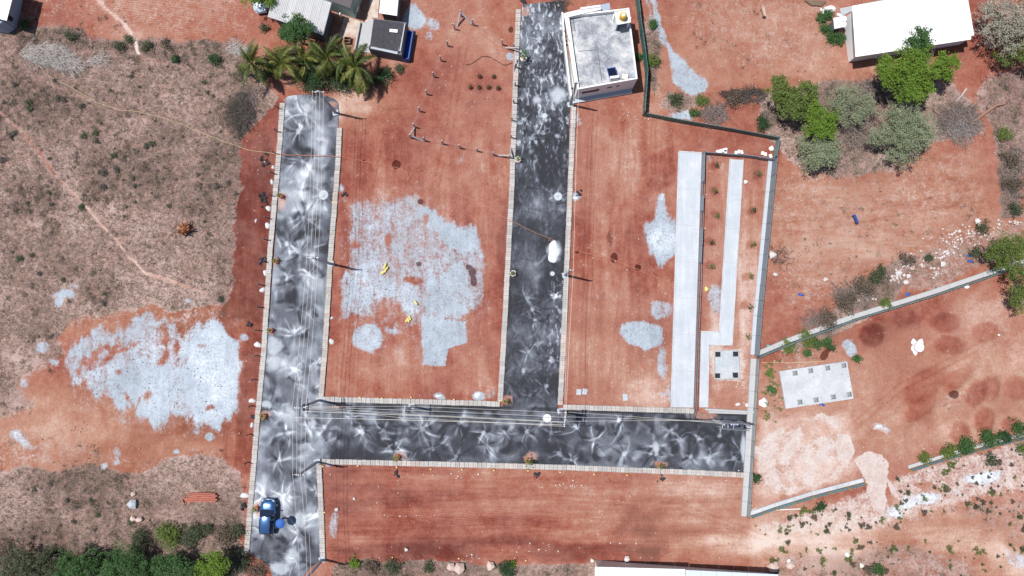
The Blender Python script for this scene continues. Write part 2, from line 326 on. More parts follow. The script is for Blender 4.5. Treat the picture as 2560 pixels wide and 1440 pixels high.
# --- grey stone dust and gravel spreads
D = [([(345, 785), (395, 792), (432, 788), (455, 840), (470, 808), (545, 812), (598, 850), (603, 930), (592, 1020), (545, 1070), (480, 1058), (440, 1052), (385, 1066), (330, 1032), (262, 992), (195, 1010), (215, 960), (172, 952), (160, 895), (190, 845), (250, 818), (300, 828)], .66, 16),
     ([(450, 850), (545, 812), (598, 850), (603, 930), (592, 1020), (545, 1060), (480, 1040), (440, 960)], .95, 14), ([(262, 935), (330, 905), (420, 880), (450, 960), (430, 1040), (385, 1062), (330, 1028), (268, 985)], .86, 14), ([(165, 885), (190, 860), (225, 865), (240, 885), (200, 905)], .7, 8),
     ([(872, 508), (935, 502), (1000, 494), (1040, 480), (1080, 515), (1130, 540), (1200, 580), (1212, 640), (1208, 735), (1192, 775), (1150, 800), (1050, 815), (975, 830), (940, 800), (846, 800), (850, 740), (872, 660), (874, 600)], .60, 14),
     ([(1040, 500), (1130, 545), (1195, 590), (1205, 650), (1150, 640), (1100, 590), (1050, 560)], .85, 12), ([(850, 680), (930, 660), (1000, 690), (1060, 740), (1040, 800), (980, 810), (930, 760), (850, 780)], .72, 12), ([(1060, 680), (1170, 650), (1180, 790), (1060, 800)], .76, 14), ([(1053, 790), (1168, 800), (1170, 855), (1122, 872), (1116, 916), (1054, 917)], .86, 5),
     ([(1642, 482), (1658, 470), (1664, 520), (1690, 548), (1692, 632), (1660, 656), (1620, 642), (1603, 602), (1608, 572), (1632, 548)], .80, 9), ([(1672, 120), (1705, 142), (1770, 205), (1766, 230), (1730, 240), (1702, 226), (1682, 205), (1675, 160)], .78, 8), ([(1735, 195), (1768, 205), (1768, 230), (1738, 235)], .95, 5), ([(1670, 282), (1725, 275), (1732, 298), (1690, 302)], .85, 6)]
Yv = Y + 46 * (fbm(gx + gy * .05, gy * .10, .55, 3, 151) - .5); Xv = U + 14 * w1 + 8 * w3
for p, w, fe in D: add_poly(dust, Xv if fe > 8 else Xs, Yv if fe > 8 else Ys, p, w, fe)
for e, w in [((915, 852, 40, 32), .78), ((975, 828, 22, 14), .7), ((1608, 833, 48, 37), .86), ((1655, 772, 28, 26), .62), ((1655, 905, 14, 45), .66), ((1673, 980, 6, 24), .7), ((1038, 40, 26, 28), .92), ((1078, 55, 22, 18), .6), ((1072, 90, 14, 14), .55), ((160, 742, 26, 14, -25), .95), ((145, 760, 9, 13, 20), .95), ((185, 715, 25, 10), .5), ((474, 755, 12, 4, 30), 1.0), ((1100, 993, 17, 8, 25), .9), ((1196, 990, 14, 14), .95), ((1228, 985, 14, 12), .5), ((105, 870, 20, 16), .62), ((135, 905, 14, 12), .6), ((60, 960, 14, 12), .6), ((45, 1098, 28, 16, 20), .7), ((70, 1115, 30, 14), .45), ((525, 1090, 14, 10), .8), ((488, 1078, 10, 6), .7), ((438, 1128, 8, 7), .85), ((260, 1168, 9, 10), .75), ((292, 1135, 10, 20), .6), ((290, 1158, 9, 9), .7), ((480, 1124, 12, 4), .6), ((2125, 870, 16, 22, -25), .8), ((1640, 700, 4, 4), 0),
             ((1790, 750, 20, 40), .62), ((1660, 985, 9, 6), .7), ((1830, 505, 9, 60), .45), ((1500, 742, 6, 8), .5), ((1276, 140, 12, 10), .75), ((1446, 300, 8, 20), .55), ((850, 470, 12, 12), .6), ((860, 500, 8, 8), .4), ((640, 560, 3, 5), 0), ((1780, 395, 22, 8), .5), ((1735, 385, 8, 7), .7), ((1440, 492, 14, 8), .9), ((1860, 640, 8, 70), .3), ((820, 1165, 12, 8), .6), ((1150, 400, 8, 20, 30), .4), ((1020, 250, 8, 5), .4), ((865, 1215, 8, 8), 0), ((835, 1310, 14, 38), .5), ((600, 850, 30, 30), .0), ((610, 845, 10, 10), .75)]:
    if w > 0: add_ell(dust, X if e[2] > 20 else Xs, Y if e[2] > 20 else Ys, e, w, 9 if e[2] > 20 else 5)
add_line(dust, Xs, Ys, [(1622, -60), (1640, 40), (1660, 100), (1685, 140), (1710, 180)], 8, .72, 4); add_line(dust, Xs, Ys, [(1612, -40), (1628, 50), (1645, 90)], 4, .55, 4)
for p in [[(180, 915), (240, 880), (300, 852), (312, 872), (240, 905), (190, 930)], [(930, 728), (985, 738), (1040, 830), (975, 812), (930, 800)], [(385, 820), (405, 805), (430, 840), (418, 870), (395, 850)]]: add_poly(dust, X, Yv, p, .5, 8, 'cut')
for e in [(405, 890, 12, 24, 30), (318, 990, 22, 4, 55), (370, 985, 8, 16), (1030, 695, 20, 12), (500, 870, 12, 7), (530, 1010, 10, 8), (1065, 545, 9, 12), (970, 600, 8, 16), (895, 610, 8, 8), (345, 1000, 26, 4, 125), (300, 930, 8, 4), (290, 885, 50, 5, 150), (225, 985, 14, 16), (460, 905, 14, 4, 120), (440, 860, 6, 18)]: add_ell(dust, X, Y, e, .6, 5, 'cut')
for p, w in [([(330, 770), (610, 790), (625, 1040), (540, 1110), (380, 1095), (180, 1030), (140, 880), (230, 800)], .30), ([(850, 480), (1040, 450), (1225, 560), (1235, 760), (1180, 880), (1060, 940), (860, 900), (835, 700)], .26), ([(1580, 760), (1680, 730), (1680, 1010), (1620, 960), (1560, 880)], .24), ([(1600, 440), (1690, 440), (1692, 690), (1590, 670)], .22)]: add_poly(dust, X, Y, p, w, 34)
# very pale crushed stone on parts of the spreads
for e, w in [((480, 930, 140, 130), .35), ((520, 900, 60, 70), .6), ((560, 960, 40, 60), .6), ((250, 930, 50, 20, -20), .5), ((925, 700, 40, 50), .35), ((1020, 770, 30, 25), .5), ((980, 720, 40, 20), .3), ((1650, 600, 35, 40), .6), ((1060, 40, 20, 20), .3), ((915, 855, 34, 24), .4), ((45, 1095, 25, 12), .7)]: add_ell(lime, X, Y, e, w, 14)
# --- pale sand and lime on the right-hand parcels
S = [([(1885, 1310), (1960, 1292), (2160, 1222), (2210, 1200), (2300, 1166), (2560, 1098), (3400, 900), (3400, 1130), (2560, 1230), (2400, 1262), (2250, 1310), (2100, 1338), (1960, 1342), (1900, 1335)], .55, 18),
     ([(2135, 1150), (2170, 1132), (2205, 1135), (2222, 1165), (2220, 1195), (2245, 1230), (2240, 1238), (2222, 1225), (2215, 1260), (2210, 1285), (2185, 1270), (2165, 1215), (2155, 1185)], .95, 4), ([(2090, 1085), (2120, 1090), (2142, 1130), (2120, 1160), (2092, 1150)], .85, 6),
     ([(1768, 860), (1790, 865), (1850, 868), (1868, 900), (1860, 960), (1790, 960), (1770, 930)], .62, 12), ([(1840, 860), (1890, 800), (1885, 1010), (1850, 1010)], .35, 14)]
for p, w, fe in S: add_poly(sand, Xs, Ys, p, w, fe)
sw = Z0(); add_poly(sw, X, Y, [(1893, 1120), (1925, 1075), (1985, 1050), (2060, 1028), (2105, 1045), (2112, 1100), (2125, 1170), (2090, 1205), (1995, 1230), (1930, 1245), (1893, 1210)], 1.0, 10)
rr_ = np.hypot((Xs - 2018) * .95, (Ys - 1132) * 1.05); th_ = np.arctan2(Ys - 1132, Xs - 2018); ring = .47 + .17 * np.sin(rr_ * .135 + 1.2 * np.sin(th_ * 2 + .6) + 6 * w1) + .9 * w1 + .5 * w3 - .55 * sstep(46, 20, np.hypot(Xs - 2040, (Ys - 1080) * 1.7)) - .45 * sstep(34, 12, np.hypot(Xs - 2062, (Ys - 1172) * 1.3)) + .06 * np.sin(rr_ * .5 + th_ * 3 + 8 * w2)
sand = np.maximum(sand, sw * np.clip(ring, 0, 1))
for e, w in [((1650, 985, 40, 30), .4), ((1560, 775, 50, 60), .25), ((2205, 1075, 35, 14, 20), .55), ((1720, 1290, 80, 30), .20), ((2050, 1330, 150, 14), .45), ((2540, 1330, 60, 20), .3), ((1750, 940, 6, 50), 0.1), ((1480, 640, 18, 40), .2), ((1505, 480, 14, 60), .16), ((1920, 1340, 60, 14), .3), ((1480, 720, 14, 24), .2), ((1900, 60, 60, 80), .16), ((1560, 940, 60, 60), .3)]: add_ell(sand, X, Y, e, w, 14)
for e, w in [((2460, 1195, 52, 17, -12), .8), ((2290, 1258, 80, 14, -14), .75), ((2238, 1285, 24, 14, 20), .85), ((2260, 1298, 70, 6), .55), ((2400, 1230, 90, 8, -20), .45), ((2320, 1246, 40, 14), .75), ((2268, 1246, 8, 9), .8), ((2540, 1400, 34, 20, 30), .6), ((2208, 1070, 22, 9, 25), .75), ((2190, 1072, 6, 8), .7), ((2360, 1330, 6, 8, 30), .5), ((2080, 1110, 16, 24), .3), ((1945, 1215, 40, 12), .35)]: add_ell(lime, Xs, Ys, e, w, 8); add_ell(dust, Xs, Ys, e, w * .85, 8)
add_poly(sand, Xs, Ys, [(2105, 1205), (2150, 1180), (2155, 1215), (2130, 1240)], .4, 10, 'cut'); add_poly(sand, Xs, Ys, [(2218, 1205), (2232, 1240), (2262, 1262), (2255, 1272), (2222, 1268), (2215, 1230)], .9, 3, 'cut'); add_poly(sand, Xs, Ys, [(2280, 1215), (2330, 1208), (2380, 1245), (2340, 1240)], .85, 5, 'cut')
# --- damp patches, burnt ground, sweeping directions
for e, w in [((991, 412, 11, 12), 1), ((1180, 680, 9, 12), 1), ((1183, 700, 8, 16), 1), ((1172, 668, 8, 7), 1), ((1535, 645, 8.5, 14), 1), ((1595, 668, 8, 8), 1), ((1443, 629, 6, 5), .9), ((1526, 597, 11, 24), .5), ((2062, 888, 14, 9, -60), 1), ((2075, 870, 8, 12), .9), ((2383, 986, 14, 11), .8), ((1052, 505, 8, 7), .8), ((975, 1225, 6, 8), .4), ((1046, 660, 8, 7), .7), ((1463, 636, 3, 2), .7), ((910, 400, 5, 4), .7), ((1278, 75, 8, 10), .6)]: add_ell(wet, Xs * .5 + U * .5, Ys * .5 + W * .5, e, w, 2.2)
for (a, b) in [(1200, 192), (1235, 192), (1177, 219), (1199, 219), (1222, 219), (1246, 221)]: add_ell(wet, U, W, (a, b, 8, 8), .65, 4); add_ell(tone, U, W, (a, b, 14, 14), -.1, 6, 'add')
for (a, b) in [(1786, 415), (1783, 478), (1787, 538), (1774, 606), (1776, 665), (1893, 437), (1880, 525), (1875, 610), (1868, 690), (1862, 765)]: add_ell(tone, Xs, Ys, (a, b, 12, 11), -.3, 5, 'add')
for e, w in [((1830, 240, 34, 16), .9), ((1880, 235, 34, 14), .8), ((1850, 262, 30, 10), .6), ((1930, 290, 30, 30), .6), ((660, 410, 6, 8), .8), ((655, 490, 10, 8), .8), ((1500, 480, 1, 1), 0)]:
    if w: add_ell(burnt, X, Y, e, w, 8)
stv_p = [[(600, 250), (700, 250), (640, 1180), (560, 1180), (545, 800)], [(860, 330), (1280, 330), (1250, 1000), (815, 995)], [(1430, 300), (1690, 300), (1675, 1010), (1410, 1010)], [(1760, 400), (1930, 400), (1890, 880), (1768, 1020)]]
for p in stv_p: add_poly(stv, X, Y, p, 1.0, 20)
add_poly(sth, X, Y, [(815, 1165), (1860, 1200), (1870, 1320), (1900, 1400), (815, 1400)], 1.0, 20); add_poly(tone, X, Y, [(815, 1165), (1600, 1195), (1660, 1260), (1640, 1405), (815, 1400)], -.07, 24, 'add'); add_poly(sth, X, Y, [(1920, 430), (2460, 380), (2480, 600), (2000, 800), (1900, 850)], .6, 30); add_poly(sth, X, Y, [(1900, 1330), (2560, 1290), (2560, 1440), (1900, 1440)], .6, 20)
add_poly(furrow, X, Y, [(180, 0), (600, -50), (620, 100), (420, 98), (300, 60)], .8, 20); add_poly(furrow, X, Y, [(560, -40), (600, 0), (600, 100), (545, 100)], .7, 10); add_poly(furrow, X, Y, [(1000, 1275), (1300, 1270), (1400, 1300), (1300, 1330), (1000, 1320)], .7, 14)
for e, w in [((250, 1080, 330, 140), 1), ((300, 800, 300, 60), .9), ((2450, 1000, 160, 130), .9), ((1880, 120, 260, 150), .6), ((2200, 980, 300, 160), .55), ((1800, 1310, 260, 100), .5), ((1550, 900, 160, 140), .35), ((900, 260, 90, 60), .5), ((345, 115, 20, 20), 1), ((2050, 1400, 240, 60), .8), ((2400, 1370, 240, 90, 10), .9), ((2200, 560, 330, 200), .75), ((1640, 210, 40, 90), .7), ((2050, 180, 160, 30), .6)]: add_ell(orange, X, Y, e, w, 40)
tone += stv * (fbm(gx + gy * .06, gy * .10, 1.1, 4, 131) - .5) * .40 + sth * (fbm(gx * .10, gy, 1.0, 4, 141) - .5) * .40
for e, w in [((1550, 880, 170, 180), 1), ((1100, 900, 160, 90), .7), ((1180, 250, 110, 190), .6), ((1100, 560, 220, 120), .6), ((1750, 1290, 220, 110), 1), ((2250, 1000, 380, 200), .8), ((2250, 1370, 420, 70), 1), ((1830, 700, 80, 330), .9), ((2200, 520, 330, 200), .4), ((1200, 1240, 330, 40), .35), ((300, 1090, 260, 60), .5), ((1520, 420, 100, 140), .6), ((860, 300, 60, 60), .6), ((1900, 100, 260, 130), .5)]: add_ell(wash, X, Y, e, w, 40)
for e in MOUNDS: add_ell(wash, U, W, e, 2.6, 10, 'add') if False else add_ell(wash, U, W, e, 1.0, 8, 'cut'); add_ell(orange, U, W, e, .8, 10, 'cut')
add_line(tone, X, Y, [(1690, 1375), (1900, 1345), (2120, 1326), (2330, 1330), (2470, 1368), (2590, 1440)], 24, .16, 14, 'add'); add_line(grass, X, Y, [(1690, 1375), (1900, 1345), (2120, 1326), (2330, 1330), (2470, 1368), (2590, 1440)], 26, .9, 12, 'cut'); add_line(orange, X, Y, [(1690, 1375), (1900, 1345), (2120, 1326), (2330, 1330), (2470, 1368), (2590, 1440)], 26, .8, 12); add_line(sand, X, Y, [(1880, 1352), (2120, 1318), (2250, 1316)], 10, .48, 10)
for pts in ([(1470, 320), (1462, 600), (1450, 990)], [(1482, 320), (1474, 600), (1462, 990)], [(960, 330), (930, 480)], [(1560, 300), (1545, 460), (1560, 620), (1520, 980)], [(900, 1250), (1300, 1230), (1700, 1260), (1950, 1350)], [(900, 1262), (1300, 1243), (1700, 1274), (1940, 1362)], [(1150, 120), (1120, 300), (1080, 470)], [(1166, 120), (1136, 300), (1096, 470)], [(2130, 1060), (2250, 960), (2440, 860)], [(2142, 1072), (2262, 972), (2450, 872)], [(1960, 560), (2200, 520), (2450, 470)], [(1960, 590), (2210, 545), (2460, 500)]): add_line(tone, Xs * .35 + U * .65, Ys * .35 + W * .65, pts, 2.2, -.12, 2.5, 'add')
ROADMASK = Z0()
add_poly(ROADMASK, U, W, [(700, 235), (850, 250), (800, 1000), (1250, 1010), (1290, 0), (1440, 0), (1400, 1015), (1870, 1030), (1870, 1195), (800, 1150), (815, 1440), (620, 1440), (610, 1385)], 1.0, 8)
TONE_ = tone
gz = (fbm(gx, gy, 2.4, 4, 5) - .5) * .16 + (fbm(gx, gy, .55, 3, 15) - .5) * .05 - .05 + dust * .02
gz = np.where(ROADMASK > .02, np.minimum(gz, -.035), gz) + zz * .9
gz = np.where((abs(gx) > 66) | (gy > 42) | (gy < -32), -.06, gz)
nx, ny = gx.shape
idx = np.arange(nx * ny).reshape(nx, ny)
quads = np.stack([idx[:-1, :-1], idx[1:, :-1], idx[1:, 1:], idx[:-1, 1:]], -1).reshape(-1, 4)
gme = raw_mesh('ground', np.stack([gx, gy, gz], -1).reshape(-1, 3), quads, True)
for nm, arr in (('tone', tone), ('grass', grass), ('gdark', gdark), ('dust', dust), ('lime', lime), ('sand', sand), ('wet', wet), ('stv', stv), ('sth', sth), ('burnt', burnt), ('furrow', furrow), ('orange', orange), ('wash', wash)): set_attr(gme, nm, arr)

def ground_material():
    t = NT('red_earth_and_dry_grass')
    n_mid = t.noise(0.9, 4, 0.66); n_f = t.noise(3.2, 3, 0.68); n_ff = t.noise(11.0, 1, 0.6)
    sv = t.noise(1.0, 3, 0.7, t.mapv(t.pos(), (1.7, .13, 1), (0, 0, math.radians(-3.5))), .8); sh = t.noise(1.0, 3, 0.7, t.mapv(t.pos(), (.13, 1.8, 1), (0, 0, math.radians(2))), .8)
    C = lambda x, k: t.math('MULTIPLY', t.math('SUBTRACT', x, 0.5), k)
    A = lambda *xs: __import__('functools').reduce(lambda a, b: t.math('ADD', a, b), xs)
    tn = A(0.435, t.attr('tone'), C(n_mid, .40), C(n_f, .34), C(n_ff, .22), t.math('MULTIPLY', t.attr('stv'), C(sv, .42)), t.math('MULTIPLY', t.attr('sth'), C(sh, .50)))
    wav = t.n('ShaderNodeTexWave', wave_type='BANDS', bands_direction='DIAGONAL'); t.l(t.mapv(t.pos(), (.25, 2.6, 1), (0, 0, .12)), wav.inputs[0]); wav.inputs['Scale'].default_value = 1.0; wav.inputs['Distortion'].default_value = 3.5; wav.inputs['Detail'].default_value = 3
    tn = A(tn, t.math('MULTIPLY', t.attr('furrow'), C(wav.outputs[1], .16)))
    red = t.ramp(tn, [(0.0, (.115, .028, .021)), (.26, (.215, .060, .042)), (.44, (.288, .105, .071)), (.60, (.335, .160, .115)), (.80, (.46, .31, .26)), (1.0, (.60, .50, .46))])
    orr = t.ramp(tn, [(0.0, (.14, .045, .022)), (.26, (.225, .078, .043)), (.44, (.295, .125, .080)), (.60, (.355, .185, .128)), (.80, (.49, .33, .26)), (1.0, (.60, .49, .43))]); red = t.mix(t.attr('orange'), red, orr)
    wash = t.math('MULTIPLY', t.step(.36, .72, A(t.noise(.16, 5, .68, None, .6), C(n_mid, .35), t.math('MULTIPLY', t.attr('wash'), .22))), .30); red = t.mix(wash, red, t.mix(.55, red, (.44, .29, .24)))
    # scattered pale grit and darker crumbs on the earth
    vo = t.voro(1.5); grit = t.math('MULTIPLY', t.step(.20, .10, vo), t.step(.52, .66, n_mid)); red = t.mix(t.math('MULTIPLY', grit, .5), red, (.50, .37, .33))
    vo2 = t.voro(2.3, t.mapv(t.pos(), (1, 1, 1), (0, 0, .7), (4, 9, 0))); crumb = t.math('MULTIPLY', t.step(.22, .10, vo2), t.step(.5, .64, t.noise(.5, 4, .6))); red = t.mix(t.math('MULTIPLY', crumb, .6), red, (.09, .030, .020))
    # sand
    sd = t.step(.32, .70, A(t.attr('sand'), C(n_f, .55), C(n_mid, .50), C(n_ff, .3)))
    col = t.mix(t.math('MULTIPLY', sd, .92), red, t.ramp(A(t.math('MULTIPLY', n_f, .5), t.math('MULTIPLY', n_mid, .5), C(n_ff, .4)), [(.25, (.42, .315, .28)), (.5, (.52, .44, .41)), (.72, (.60, .55, .53))]))
    # dry grass
    gr = t.step(.34, .60, A(t.attr('grass'), C(n_f, .62), C(n_mid, .50), C(n_ff, .25)))
    gt = A(.61, t.math('MULTIPLY', t.attr('gdark'), -.26), C(n_mid, .66), C(n_f, .66), C(n_ff, .42))
    gcol = t.ramp(gt, [(0.0, (.055, .041, .038)), (.24, (.122, .089, .080)), (.44, (.212, .150, .134)), (.60, (.298, .212, .190)), (.80, (.405, .305, .276)), (1, (.50, .41, .375))])
    gcol = t.mix(t.math('MULTIPLY', t.step(.48, .72, t.noise(.45, 4, .65)), .42), gcol, t.mix(.5, red, (.33, .23, .20)))
    col = t.mix(t.math('MULTIPLY', gr, .9), col, gcol)
    # stone dust
    dst0 = t.noise(1.0, 3, .7, t.mapv(t.pos(), (1.9, .45, 1), (0, 0, -.10)))
    du = t.step(.26, .80, A(t.attr('dust'), C(n_f, .50), C(n_mid, .60), C(n_ff, .30), C(dst0, .75)))
    dst = t.noise(1.0, 3, .7, t.mapv(t.pos(), (2.6, .35, 1), (0, 0, -.15)))
    dcol = t.ramp(A(.40, C(n_f, .45), C(n_ff, .35), C(n_mid, .6), C(dst, .5), C(t.noise(.28, 3, .6), .7), t.math('MULTIPLY', t.attr('lime'), .5)), [(0, (.20, .22, .25)), (.30, (.300, .345, .395)), (.62, (.40, .455, .52)), (1, (.58, .625, .67))])
    col = t.mix(t.math('MULTIPLY', du, t.step(.0, .5, A(.50, C(n_ff, .7), C(n_f, .6)))), col, dcol)
    lm = t.step(.55, .85, A(t.attr('lime'), C(n_f, .5), C(n_mid, .3))); col = t.mix(t.math('MULTIPLY', lm, t.math('MULTIPLY', du, .8)), col, (.60, .64, .68))
    bl = t.step(.35, .75, A(t.attr('burnt'), C(n_f, .7), C(n_ff, .4))); col = t.mix(t.math('MULTIPLY', bl, .85), col, (.022, .019, .020))
    w = t.step(.40, .58, A(t.attr('wet'), C(n_ff, .2), C(n_f, .2))); col = t.mix(w, col, t.mix(1.0, col, (.34, .25, .25), 'MULTIPLY'))
    h = t.noise(4.5, 3, .65)
    return t.surf(col, 0.95, 0, t.bump(h, .55, .16), .12)
ground = structure(link('ground', gme, ground_material()), 'bare red earth with dry grass and grey stone dust spreads')

# ------------------------------------------------------------------ ROADS: fresh asphalt swept with stone dust
ROSE = [(765, 285, 26), (757, 405, 24), (745, 330, 18), (808, 487, 22), (760, 545, 28), (718, 610, 18), (748, 632, 20), (770, 685, 18), (718, 694, 16), (745, 772, 26), (735, 832, 20), (735, 925, 18), (790, 905, 10), (676, 1014, 18), (718, 1083, 20), (770, 1072, 14), (812, 1068, 22), (700, 1150, 20), (790, 1225, 16), (710, 1240, 22), (660, 1240, 18), (745, 1330, 26), (655, 1330, 18), (790, 1290, 16), (740, 1400, 22),
        (1362, 290, 18), (1405, 297, 24), (1345, 330, 22), (1310, 300, 16), (1395, 340, 20), (1330, 345, 16), (1395, 490, 16), (1385, 625, 20), (1318, 745, 26), (1330, 772, 26), (1338, 800, 24), (1322, 880, 22), (1310, 928, 24), (1366, 966, 26), (1325, 990, 16), (1380, 900, 20), (1385, 740, 16), (1345, 860, 18), (1375, 190, 18), (1330, 180, 14), (1350, 100, 16),
        (880, 1040, 16), (905, 1080, 18), (960, 1075, 18), (990, 1108, 24), (977, 1128, 16), (1055, 1073, 26), (1078, 1122, 28), (1208, 1083, 16), (1215, 1115, 20), (1263, 1083, 18), (1318, 1080, 18), (1378, 1083, 20), (1400, 1135, 20), (1440, 1068, 20), (1485, 1097, 20), (1430, 1150, 18), (1550, 1052, 20), (1560, 1135, 18), (1635, 1113, 18), (1640, 1136, 22), (1676, 1078, 12), (1746, 1097, 14), (1726, 1142, 16), (1775, 1141, 14), (1835, 1148, 16), (1800, 1090, 22), (1855, 1130, 24), (1700, 1100, 16), (1140, 1140, 22), (1020, 1150, 18), (1150, 1060, 18)]
WHITE = [(687, 868, 24, 30), (690, 905, 34, 26), (1390, 240, 24, 24), (1385, 630, 18, 28), (1365, 300, 5, 5), (705, 510, 12, 14), (690, 700, 10, 8), (660, 1010, 16, 12), (1345, 250, 14, 12), (1160, 1100, 1, 1), (1640, 1120, 10, 16), (1858, 1120, 7, 40), (765, 270, 16, 14), (680, 850, 14, 16), (800, 1220, 8, 14), (755, 1300, 20, 22), (730, 1390, 24, 30), (700, 1420, 30, 20)]
SROW = random.Random(5); STROKES = []                          # broom strokes: u, v, angle, length, width, bend, weight
for i, (cx, cy, r) in enumerate(ROSE):
    onB = cx > 1230 and cy < 1010; a0 = SROW.uniform(0, 6.28); n_ = SROW.randint(7, 12) if onB else SROW.randint(7, 12)
    for k in range(n_):
        a_ = a0 + 6.283 * k / n_ + SROW.gauss(0, .22); L_ = r * SROW.uniform(.9, 2.3) * (.9 if onB else 1.15); STROKES.append((cx + 3 * math.cos(a_), cy + 3 * math.sin(a_), a_, L_, (SROW.uniform(1.8, 4.0) if onB else SROW.uniform(3.2, 9.5)), SROW.gauss(0, .012), (SROW.uniform(.22, .55) if onB else SROW.uniform(.20, .55)) if SROW.random() < .66 else -SROW.uniform(.15, .40)))
for k in range(760):
    w_ = SROW.random()
    if w_ < .44: v_ = SROW.uniform(245, 1430); u_ = SROW.uniform(705 - (v_ - 258) * .078, 845 - (v_ - 258) * .045)
    elif w_ < .62: v_ = SROW.uniform(20, 1010); u_ = SROW.uniform(1300 - v_ * .045, 1432 - v_ * .036)
    else: u_ = SROW.uniform(770, 1865); v_ = SROW.uniform(1012, 1170)
    onB = .44 <= w_ < .62; STROKES.append((u_, v_, SROW.uniform(0, 6.28), SROW.uniform(22, 60), (SROW.uniform(2, 7) if onB else SROW.uniform(7, 20)), SROW.gauss(0, .012), (SROW.uniform(.12, .42) if SROW.random() < .52 else -SROW.uniform(.12, .42)) * (.7 if onB else 1)))
def road_dust(u, w, x, y):
    cl = fbm(x + 2.2 * fbm(x, y, 2.4, 3, 201), y + 2.2 * fbm(x, y, 2.4, 3, 221), 3.0, 5, 240)
    isA = sstep(835, 800, u); isB = sstep(1225, 1255, u) * sstep(1435, 1425, u) * sstep(1030, 985, w)
    lvl = .27 + .24 * isA - .17 * isB * sstep(330, 460, w) + .05 * isB
    d = lvl + (cl - .5) * (.92 + .1 * isA + .35 * isB) + .34 * (fbm(x * 3, y * .8, 1.2, 3, 261) - .5) * isB + .55 * (fbm(x * 2.2 + 1.5 * fbm(x, y, 1.5, 2, 263), y * .9, .8, 4, 265) - .5) * isB * sstep(620, 300, w) + .16 * (fbm(x, y, .6, 3, 271) - .5) + .14 * isA * sstep(.40, .66, cl)
    wx, wy = u + 30 * (fbm(x, y, 2.0, 3, 701) - .5), w + 30 * (fbm(x, y, 2.0, 3, 711) - .5); fine = 1 - np.abs(2 * fbm(wx, wy, 12, 3, 731) - 1) * 3.0; d += .17 * isB * np.clip(fine - .35, 0, 1) * (.3 + .7 * fbm(x, y, 5, 2, 741) * 1.6 * sstep(560, 300, w) + .25)
    fk = fbm(x * 2.0 + 1.2 * fbm(x, y, 1.0, 2, 267), y * .75, .42, 3, 269); d += isB * (.55 * sstep(.56, .72, fk) * (sstep(560, 280, w) * .9 + .22) + .5 * sstep(.54, .70, fk) * sstep(1362, 1390, u + (w - 800) * .036) * sstep(660, 720, w) * sstep(960, 900, w))
    uw, ww = u + 9 * (fbm(x, y, 1.3, 2, 281) - .5), w + 9 * (fbm(x, y, 1.3, 2, 291) - .5)
    T1 = np.random.default_rng(77).random(512)
    for i, (cx, cy, a_, L_, wd, bend, wt) in enumerate(STROKES):
        k = (np.abs(uw - cx) < L_ + 8) & (np.abs(ww - cy) < L_ + 8)
        if not k.any(): continue
        dx, dy = uw[k] - cx, ww[k] - cy; t = dx * math.cos(a_) + dy * math.sin(a_); n = -dx * math.sin(a_) + dy * math.cos(a_) - bend * t * t
        f = t / L_; al = sstep(0, .22, f) * sstep(1.0, .35, f); we = wd * (.35 + .75 * np.clip(f, 0, 1)); sd = 1 if i % 2 else -1
        ac = np.where(n * sd > 0, np.exp(-(n / we) ** 2), np.exp(-(n / (we * .5)) ** 2)); q = (n * .75 + 40 * (i % 11)); q0 = np.floor(q).astype(int); br = T1[q0 & 511] * (1 - (q - q0)) + T1[(q0 + 1) & 511] * (q - q0)
        d[k] = d[k] + wt * al * ac * (.50 + 1.0 * br)
    for i, (cx, cy, r) in enumerate(ROSE):
        k = (np.abs(u - cx) < 20) & (np.abs(w - cy) < 20)
        if not k.any(): continue
        rr = np.hypot(u[k] - cx, w[k] - cy); lob = .56 * sstep(9.0, 2.5, rr + 10 * (fbm(x[k], y[k], .4, 3, 400) - .5)) * (.7 + .5 * (i % 3) / 2); d[k] = d[k] + lob
    for (cx, cy, rx, ry) in WHITE:
        q = np.sqrt(((u - cx) / rx) ** 2 + ((w - cy) / ry) ** 2) + 1.0 * (fbm(x, y, 1.1, 4, 431) - .5); d = np.maximum(d, (1.0 + .2 * (fbm(x, y, .6, 3, 441) - .5)) * sstep(1.35, .45, q))
    for (cx, cy, r0, r1) in [(808, 487, 12, 9), (1362, 289, 6, 4), (1395, 491, 10, 6), (1381, 684, 5.5, 4)]:
        rr = np.sqrt((u - cx) ** 2 + (w - cy) ** 2); d = np.maximum(d, 1.15 * sstep(r0 + 1.5, r0 - .5, rr) * sstep(r1 - 5.5, r1 - 2.5, rr))
    # streaks along the road and clean dark margins beside the kerbs
    d += .22 * (fbm(u, w * .12, 6.0, 3, 500) - .5) * isA
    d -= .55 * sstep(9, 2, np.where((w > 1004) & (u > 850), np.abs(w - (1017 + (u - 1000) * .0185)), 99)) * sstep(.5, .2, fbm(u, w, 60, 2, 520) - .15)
    return np.clip(d, 0, 1.5)
REDROAD = [(704, 505, 16, 26), (692, 655, 12, 10), (680, 828, 12, 9), (665, 1035, 16, 10), (644, 1270, 14, 16), (1268, 1000, 14, 14), (1000, 1140, 20, 12), (1327, 1143, 20, 14), (1650, 1160, 26, 9), (830, 260, 18, 10), (1760, 1040, 40, 12), (650, 1285, 10, 12), (690, 1310, 8, 20), (1312, 30, 14, 14), (730, 1400, 1, 1), (850, 1015, 26, 8)]
